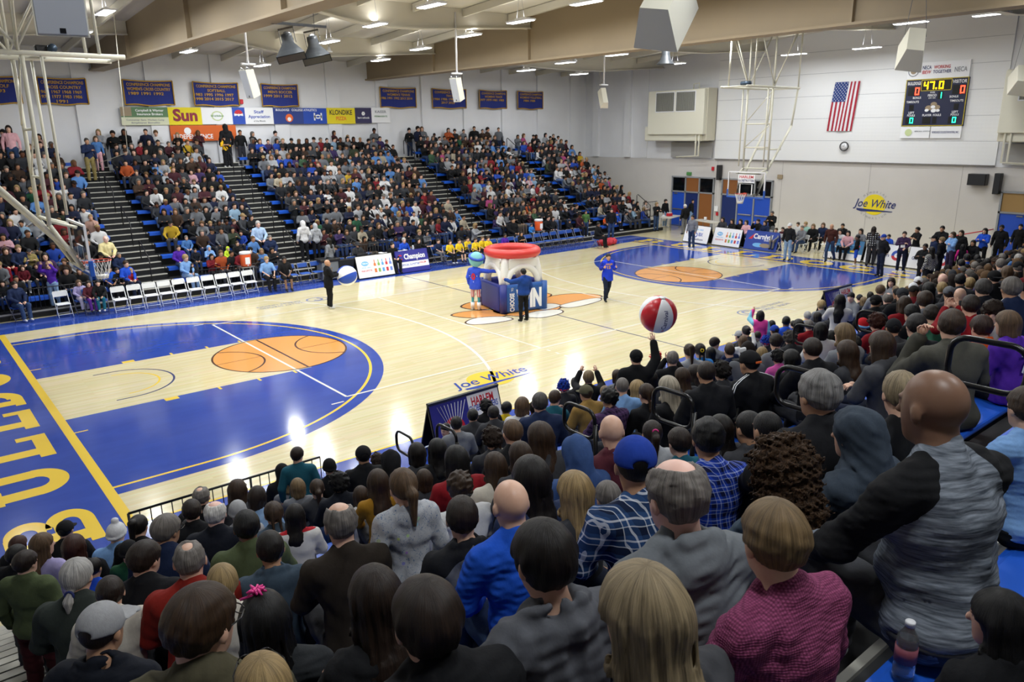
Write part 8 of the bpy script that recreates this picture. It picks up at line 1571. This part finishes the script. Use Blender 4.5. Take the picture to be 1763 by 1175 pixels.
(-12.45, 9.77, 0.21, 0.92, 150.0, 'stand', 'fwdup', 'fwdup', 'bob', 'blond', 'fair', 'top', 'purple', 'jeansl', 1, 'blond child in purple standing behind the lone white chair', ''),
(-10.63, 9.97, 0.64, 0.86, 180.0, 'sit', 'lap', 'lap', 'short', 'black', 'tan', 'tee', 'royal', 'blackp', 1, 'child in a royal blue T-shirt right of the basket net', ''),
(-10.4, 9.97, 0.64, 0.75, 200.0, 'sit', 'lap', 'lap', 'short', 'dbrown', 'fair', 'jacket', 'black', 'blackp', 1, 'dark-haired child in black right of the basket net', ''),
(-10.09, 9.97, 0.64, 1.03, 200.0, 'sit', 'lap', 'lap', 'short', 'brown', 'fair', 'top', 'blue', 'navyp', 0, 'man in a bright blue top beside the stairs, behind the white chairs', ''),
(-9.96, 9.97, 0.64, 0.67, 215.0, 'sit', 'lap', 'lap', 'short', 'blond', 'fair', 'hoodie', 'red', 'blackp', 1, 'blond child in a red hooded top by the first white chairs', ''),
(-10.12, 10.65, 1.01, 0.86, 195.0, 'sit', 'lap', 'lap', 'short', 'grey', 'tan', 'jacket', 'navy', 'dgreyp', 0, 'grey-haired man in a dark jacket and white shirt, far left stand', ''),
(-10.34, 11.33, 1.39, 1.06, 190.0, 'sit', 'lap', 'lap', 'bald', 'none', 'pink', 'jacket', 'paleyel', 'blackp', 0, 'bald man in a pale yellow shirt and dark jacket, far left stand', ''),
(-8.02, 10.65, 1.01, 0.92, 180.0, 'sit', 'lap', 'lap', 'short', 'dbrown', 'fair', 'top', 'purple', 'jeansd', 0, 'man in a purple shirt behind the middle of the white chairs', ''),
(-7.49, 11.33, 1.39, 0.76, 180.0, 'sit', 'lap', 'lap', 'short', 'grey', 'fair', 'top', 'denimb', 'jeansd', 0, 'man in a denim blue shirt above the one in purple', ''),
(-8.03, 9.97, 0.64, 0.99, 200.0, 'sit', 'lap', 'lap', 'mop', 'blond', 'fair', 'top', 'ltblue', 'jeansl', 1, 'blond child in pale blue behind the white chairs', ''),
(-7.8, 9.97, 0.64, 0.6, 190.0, 'sit', 'lap', 'lap', 'bob', 'brown', 'fair', 'jacket', 'blackwhite', 'blackp', 0, 'woman in a black jacket over white right behind the white chairs', ''),
(-7.42, 10.65, 1.01, 0.7, 180.0, 'sit', 'lap', 'lap', 'short', 'black', 'tan', 'jacket', 'navyblk', 'dgreyp', 0, 'man in a dark suit jacket left of the orange drinks cooler', ''),
(-6.89, 10.65, 1.01, 0.73, 180.0, 'sit', 'cross', 'cross', 'hoodup', 'black', 'fair', 'hoodup', 'ltblue', 'jeansd', 1, 'child in a pale blue hood left of the orange drinks cooler', ''),
(-6.16, 10.65, 1.01, 0.6, 180.0, 'sit', 'lap', 'lap', 'hoodup', 'black', 'fair', 'hoodup', 'neon', 'blackp', 1, 'child in a neon yellow-green hood above the orange drinks cooler', ''),
(-5.77, 10.65, 1.01, 0.84, 180.0, 'sit', 'lap', 'lap', 'short', 'brown', 'fair', 'top', 'black', 'blackp', 0, 'man in black right of the orange drinks cooler', ''),
(-4.59, 11.33, 1.39, 1.15, 175.0, 'sit', 'lap', 'lap', 'short', 'silver', 'pink', 'top', 'palebl', 'blackp', 0, 'grey-haired man in a pale blue shirt beside the second stairs', ''),
(-4.42, 10.65, 1.01, 0.96, 180.0, 'sit', 'lap', 'lap', 'short', 'grey', 'fair', 'vest', 'navy', 'dgreyp', 0, 'grey-haired man in a navy vest beside the second stairs', ''),
(-9.41, 16.57, 3.96, 1.06, 185.0, 'stand', 'cross', 'down', 'short', 'dgrey', 'tan', 'top', 'navy', 'khaki', 0, 'man in a navy polo and khaki trousers standing on the leftmost far stairs', ''),
(-3.39, 17.25, 4.33, 1.15, 0.0, 'stand', 'down', 'down', 'hoodup', 'black', 'fair', 'hoodup', 'black', 'blackp', 0, 'person in a black hood standing before the orange banner, back turned', ''),
(-3.49, 17.25, 4.33, 0.84, 180.0, 'stand', 'cross', 'cross', 'short', 'black', 'tan', 'tee', 'mustardy', 'blackp', 1, 'child in a bright yellow shirt at the top of the second far stairs', ''),
(-11.99, 17.25, 4.33, 1.15, 170.0, 'stand', 'down', 'down', 'long', 'dbrown', 'fair', 'top', 'pinkl', 'jeansd', 0, 'long-haired woman in pale pink standing at the top left edge', ''),
(-8.92, 17.25, 4.33, 0.87, 180.0, 'stand', 'down', 'down', 'bob', 'lbrown', 'fair', 'top', 'denimb', 'pinkl', 1, 'child in a blue dress at the top of the leftmost far stairs', ''),
]

for (x, y, z, s, f, pose, ar, al, hair, hc, skin, top, tc, bt, kid, lab, ext) in COURT:
    seated = pose == 'sit'; big = 'big' in ext
    if not seated and s > .6 and y > 7: pass
    person(x, y, z, f, s, pose, (ar, al), hair, hc, skin, top, tc, bt, lab, hs=1.14 if kid else 1., yaw=0, pitch=0, lean=4 if seated else (0 if pose != 'walk' else 4), h=.014 if not seated or x < 6 else .018, ext=ext, fat=.03 if big else 0., group='spectators low in the far stand' if z > .5 else None)
    if seated and z < .5:
        wht = x > 14; P_ = cw if wht else cb; u_ = uw if wht else ub; o = dup(P_); M = Matrix.Rotation(math.radians(f), 3, 'Z') @ Vector((0, .02, 0)); o.location = (x - M.x, y - M.y, 0); o.rotation_euler = (0, 0, math.radians(f)); tag(o, ('white' if wht else 'blue') + ' folding chair under the ' + ' '.join(lab.split(',')[0].split()[:9]), 'chair', 'occupied folding chairs')
# remove empty chairs that would share the space of a seated person
for L_ in (uw, ub):
    for o in list(L_):
        if any(math.hypot(o.location.x - c[0], o.location.y - c[1]) < .46 for c in COURT if c[2] < .5):
            L_.remove(o)
            for c in TREE.get(o.name, []): bpy.data.objects.remove(c)
            bpy.data.objects.remove(o)

# costumed performer: person in a round-headed blue costume, seen from behind
def costume(x, y, rz):
    K = skeleton('stand', ('side', 'down'), 0, 0, 0, 1.); kk = 'costume'
    body = mesh_obj(grown('body', K, kk, .012), 'person', None, [('skin', '#3f9fb0')]); body.location = (x, y, 0); body.rotation_euler = (0, 0, rz)
    f = Field((-.4, -.4, -.3), (.4, .4, .55), .018); f.ell((0, 0, .16), (.235, .235, .26), .02); f.ell((0, .225, .12), (.05, .05, .045), .02)
    for sx in (1, -1): f.ell((.23 * sx, 0, .13), (.035, .05, .07), .02)
    me = to_mesh('costume_head', *f.mesh(), (None,)); hd = mesh_obj(me, 'costume_head', body, [mat('costume_teal2', '#7cc0c4', .7)], Matrix.Translation([float(v) for v in K['hc']]) @ Matrix.Rotation(.25, 4, 'Y'))
    b = MB(); b.tube([(.235 * math.cos(a), .235 * math.sin(a) , .25 + .06 * math.sin(a)) for a in np.linspace(0, 2 * math.pi, 28, endpoint=False)], .045, bluep, 10, closed=True); b.build('headband', hd)
    mesh_obj(grown('jersey', K, kk, .014), 'jersey', body, [mat('jersey_blue', '#2a4fd8', .7)])
    sm = mat('striped_shorts', '#c8324a', .7); tc_ = N(sm, 'ShaderNodeTexCoord'); sp = N(sm, 'ShaderNodeSeparateXYZ'); L(sm, tc_.outputs['Object'], sp.inputs[0]); st = mathn(sm, 'LESS_THAN', mathn(sm, 'FRACT', mathn(sm, 'ADD', mathn(sm, 'MULTIPLY', sp.outputs[0], 18.), 10.)), .5); L(sm, mixc(sm, st, lin('#b92a3c'), lin('#e2dede')), bsdf(sm).inputs['Base Color'])
    mesh_obj(grown('shorts', K, kk, .014), 'shorts', body, [sm]); mesh_obj(grown('shoes', K, kk, .014), 'shoes', body, [shoe_w])
    b = MB()
    for nm in 'rl': b.tube([K['an' + nm] + np.array([0, 0, -.0]), K['kn' + nm] * .45 + K['an' + nm] * .55], [.062, .07], whitep, 12)
    b.build('socks', body); b = MB(); T = K['T']; M = frame(T((0, -.20, .30)), (1, 0, 0), (0, 0, 1)); b.text('0', 0, -.14, .20, redp, M=M, w=.14, bold=.05)
    for px, py in ((-.13, -.02), (.13, -.02), (0, -.22)): b.poly([(px + .02 * (1 if k % 2 == 0 else .4) * math.sin(k * math.pi / 5), py + .02 * (1 if k % 2 == 0 else .4) * math.cos(k * math.pi / 5)) for k in range(10)][::-1], whitep, M=M)
    b.build('jersey_print', body); tag(body, 'costumed performer with round teal head, blue jersey number 0 and striped shorts', 'person')
costume(-1.55, .45, math.radians(-55))

# ------------------------------------------------------------------ the rest of the crowd as one countless mass
def coarse(pose, arms, hair, kid):
    K = skeleton(pose, arms, 6 if pose == 'sit' else 0, 0, 0, 1.14 if kid else 1.); h = .052; parts = []
    for kind, reg in (('body', 0), ('top', 1), ('trousers', 2)):
        V, F, _ = grow(kind, K, h if kind != 'body' else .038, (('fat', .006),) if kind == 'top' else ()); 
        if kind == 'body': m = V[:, 2] > (K['nb'][2] - .03); hd = (np.abs(V[:, :2] - K['wrr'][:2]).sum(1) < .16) | (np.abs(V[:, :2] - K['wrl'][:2]).sum(1) < .16); keep = (m | hd)[F].all(1); F = F[keep]; us = np.unique(F); rm = np.full(len(V), -1); rm[us] = np.arange(len(us)); V = V[us]; F = rm[F]
        parts.append((V, F, reg))
    if hair: V, F = grow_hair(hair, .034); V = V @ (K['R'].T * K['hs']) + K['hc']; parts.append((V, F, 3))
    V = np.concatenate([p[0] for p in parts]); o = np.cumsum([0] + [len(p[0]) for p in parts]); F = np.concatenate([p[1] + o[i] for i, p in enumerate(parts)]); reg = np.concatenate([np.full(len(p[0]), p[2]) for p in parts]); return V.astype(np.float32), F, reg
PROT = [coarse('sit', ('lap', 'lap'), 'short', 0), coarse('sit', ('cross', 'cross'), 'long', 0), coarse('sit', ('lap', 'chin'), 'short', 0), coarse('sit', ('clap', 'clap'), 'long', 0), coarse('sit', ('knees', 'knees'), 'mop', 1), coarse('sit', ('lap', 'lap'), 'bob', 1), coarse('sit', ('knees', 'lap'), 'cap', 0), coarse('sit', ('lap', 'lap'), 'long', 0)]
PROTS = [coarse('stand', ('down', 'down'), 'short', 0), coarse('stand', ('cross', 'cross'), 'long', 0), coarse('stand', ('down', 'cross'), 'mop', 1)]
rs = random.Random(11)
TC = ['#0f1012'] * 27 + ['#1f2125'] * 13 + ['#34363a'] * 11 + ['#606368'] * 10 + ['#909296'] * 7 + ['#c0c0c0'] * 9 + ['#151c34'] * 11 + ['#1f3f96'] * 3 + ['#4e78b0'] * 3 + ['#6f1620'] * 3 + ['#3c1a22'] * 6 + ['#b38b94', '#99406c', '#a9877a'] + ['#1f4a34', '#35503a', '#2d3526'] + ['#a88a24'] + ['#35261c'] * 4 + ['#a04a24'] + ['#33264e'] * 2 + ['#9a917e'] * 2 + ['#7f9ab0'] * 2
PC = ['#17181c', '#1f2a42', '#2c3d5e', '#33343a', '#4b5f82', '#15161a', '#5d5348']; HC = ['#0e0c0b', '#15110e', '#1c1410', '#231913', '#33241a', '#59432c', '#8a7450', '#5c5853', '#121214']; SK = ['#c99f88', '#c2957c', '#a5785c', '#b58a6e', '#6b4532', '#cfa592']
VV, FF, CC, base = [], [], [], 0
def mass(x, y, z, rz, s, P):
    global base
    V, F, reg = P; a = math.radians(rz); R = np.array([[math.cos(a), -math.sin(a), 0], [math.sin(a), math.cos(a), 0], [0, 0, 1]], np.float32); sc = np.array([s * rs.uniform(.95, 1.12), s, s], np.float32)
    VV.append((V * sc) @ R.T + np.array([x, y, z], np.float32)); FF.append(F + base); base += len(V)
    cols = np.array([(*lin(rs.choice(c)), 1) for c in (SK, TC, PC, HC)], np.float32); CC.append(cols[reg])
fsp = [(c[0], c[1]) for c in COURT if c[2] > .5 or c[1] > 8.5]
def in_aisle(x, A, m=.05): return any(a - m < x < b + m for a, b in A)
for k in range(12):
    x = -16. + rs.uniform(0, .4)
    while x < 18.2:
        kid = rs.random() < .22; w = rs.uniform(.35, .43) * (.86 if kid else 1)
        if not in_aisle(x, AISLES, .18) and rs.random() < (.97 if k > 0 else .8) and not any(math.hypot(x - a, FY(k) + .42 - b) < .42 for a, b in fsp) and not (k == 0 and -2.7 < x < 3.6 and rs.random() < .3):
            near_edge = min(min(abs(x - a), abs(x - b)) for a, b in AISLES) < .5
            if not (near_edge and rs.random() < .3):
                st = k > 0 and rs.random() < .012; P = PROT[rs.choice((4, 5))] if kid else rs.choice([PROT[i] for i in (0, 0, 1, 2, 3, 6, 7)])
                if st: mass(x, FY(k) + .2, FZ(k), 180 + rs.uniform(-30, 30), rs.uniform(.9, 1.05), rs.choice(PROTS))
                else: mass(x, FY(k) + .42 + rs.uniform(-.05, .05), FZ(k) + .43, 180 + rs.uniform(-25, 30) + x * .5, (.80 if kid else 1.) * rs.uniform(.92, 1.06), P)
        x += w
for i in range(58):   # people standing along the walkway behind the top row
    x = -19 + 37 * i / 64 + rs.uniform(-.2, .2)
    if rs.random() < .55: mass(x, FY(12) + .35 + rs.uniform(-.1, .2), FZ(11), 180 + rs.uniform(-40, 40), rs.choice((.82, .95, 1., 1.05)), rs.choice(PROTS))
# free seats of the near stand
taken = [(n[0], n[1]) for n in NEAR]
def edge_px(x, y, z):
    M = cam.matrix_world.inverted() if False else CAMINV; p = M @ Vector((x, y, z))
    if p.z > -.2: return None
    return 1763 / 2 + 1300.7 * p.x / -p.z, 1175 / 2 - 1300.7 * p.y / -p.z, -p.z
CAMINV = (Matrix.Translation(cam.location) @ cam.rotation_euler.to_matrix().to_4x4()).inverted()
heads = [q_ for q_ in (edge_px(n[0], n[1], NZ(n[2]) + (.43 if not n[5] else .83) + .745 * n[3]) for n in NEAR) if q_ and q_[2] < 16]
for k in range(0, 14):
    x = -21 + rs.uniform(0, .3)
    while x < 17.8:
        kid = rs.random() < .2; y = NY(k) - .42; z = NZ(k) + .43; s = (.80 if kid else 1.) * rs.uniform(.9, 1.0); p = edge_px(x, y, z + .75 * s); ok = not in_aisle(x, NAIS, .1)
        if k > 11 and x > 4: ok = False
        far_ok = x > 3.5 and y < -9.9
        if p is None: ok = False
        else:
            eu = np.interp(p[0], [-900, 0, 200, 420, 640, 800, 1000, 1100, 1300, 1400, 1500, 1600, 1700, 1900], [1000, 985, 935, 860, 795, 735, 675, 635, 590, 560, 540, 470, 430, 400])
            if p[1] < eu: ok = False
            if p[2] < 8.2 or p[0] < -120 or p[0] > 1900 or p[1] > 1300: ok = False
        if ok and any(math.hypot(x - a, y - b) < .40 * (1 if x < 4 else .9) for a, b in taken): ok = False
        if ok and any(abs(p[0] - u) < 190 / d + 6 and -12 < p[1] - v < 330 / d + 10 and p[2] < d + .3 for u, v, d in heads): ok = False
        if ok: mass(x, y, z, rs.uniform(-60, -10), s, PROT[rs.choice((4, 5))] if kid else rs.choice([PROT[i] for i in (0, 0, 1, 2, 6, 7)]))
        x += rs.uniform(.42, .50)
V = np.concatenate(VV); F = np.concatenate(FF); C_ = np.concatenate(CC)
crowd_m = mat('crowd_paint', '#ffffff', .8, spec=.25); at = N(crowd_m, 'ShaderNodeAttribute', attribute_name='paint'); L(crowd_m, at.outputs['Color'], bsdf(crowd_m).inputs['Base Color'])
print('unique meshes', len(CACHE), 'verts', sum(len(m.vertices) for k, m in CACHE.items() if hasattr(m, 'vertices')))
o = bpy.data.objects.new('crowd', to_mesh('crowd', V, F, (crowd_m,), paint=C_)); COL.objects.link(o)
tag(o, 'packed crowd filling the far stand and remaining seats of the near stand', 'crowd', kind='stuff'); print('crowd', len(VV), len(V))

# ------------------------------------------------------------------ small things among the people
ball((-4.52, 3.85, 1.1), .35, [bluep, whitep], (.5, 1.2, .3), 'blue and white beach ball held by the bald man in black')
ball((-5.88, -10.93, 2.59), .345, [mat('ball_red', '#c8202c', .3), whitep], (math.radians(12), math.radians(-12), math.radians(32)), 'red and white beach ball in the air over the near crowd', 'Carnival')
e = empty('water_bottle', (-14.20, -18.80, 4.142)); pl = mat('bottle_plastic', '#eef4f8', .05, trans=.9); b = MB(); b.lathe([(.028, 0), (.033, .01), (.033, .05), (.031, .06), (.033, .07), (.033, .12), (.031, .13), (.033, .14), (.030, .16), (.014, .19), (.0135, .20)], pl, n=24); b.build('bottle', e)
b = MB(); b.lathe([(.0337, .07), (.0337, .125)], mat('bottle_label', '#8a4a58', .5), n=24); b.build('wrapper', e); b = MB(); b.lathe([(.0155, .196), (.0155, .212), (.014, .214)], whitep, n=20); b.build('cap', e); tag(e, 'small clear water bottle with white cap on the blue bench, bottom right', 'bottle')
def phone(x, y, z, rz, lb, m): b = MB(); b.box((0, 0, 0), (.15, .009, .075), m, bev=.004); b.box((0, -.005, 0), (.125, .002, .062), mat('phone_screen', '#31405e', .2, emit='#8fa6d8', es=.7), None); o = b.build('mobile_phone', loc=(x, y, z)); o.rotation_euler = (0, 0, rz); tag(o, lb, 'phone')
person(-14.50, -19.17, 4.15, -30, .66, 'sit', ('lap', 'lap'), 'long', 'black', 'fair', 'jacket', 'black', 'blackp', 'dark-haired person in black at the bottom right corner, mostly cut off', group=GR, yaw=26, pitch=-4, lean=10, h=.012)
for i, (x, y) in enumerate(((12.55, 7.75),)):
    e = empty('folded_inflatable', (x, y, 0)); f = Field((-.8, -.5, -.05), (.8, .5, .5), .03); 
    for a in range(9): t = a / 8 * 2 * math.pi; f.ell((.42 * math.cos(t), .2 * math.sin(t), .16), (.24, .2, .15), .05)
    f.noise(.03, 14, 2); f.cut(lambda P: .0 - P[..., 2]); o = mesh_obj(to_mesh('heap', *f.mesh(), (None,)), 'fabric_heap', e, [mat('heap_red', '#b0182c', .6)]); tag(e, 'folded red inflatable lying beside the far sideline', 'inflatable')
b = MB(); b.lathe([(.02, 0), (.13, .03), (.17, .14), (.15, .27), (.07, .36), (.03, .38)], mat('bag_white', '#dfe1e4', .4), n=14); o = b.build('plastic_bag', loc=(20.15, 10.25, .42)); tag(o, 'white plastic bag held by the man in the black jacket by the wall', 'bag')
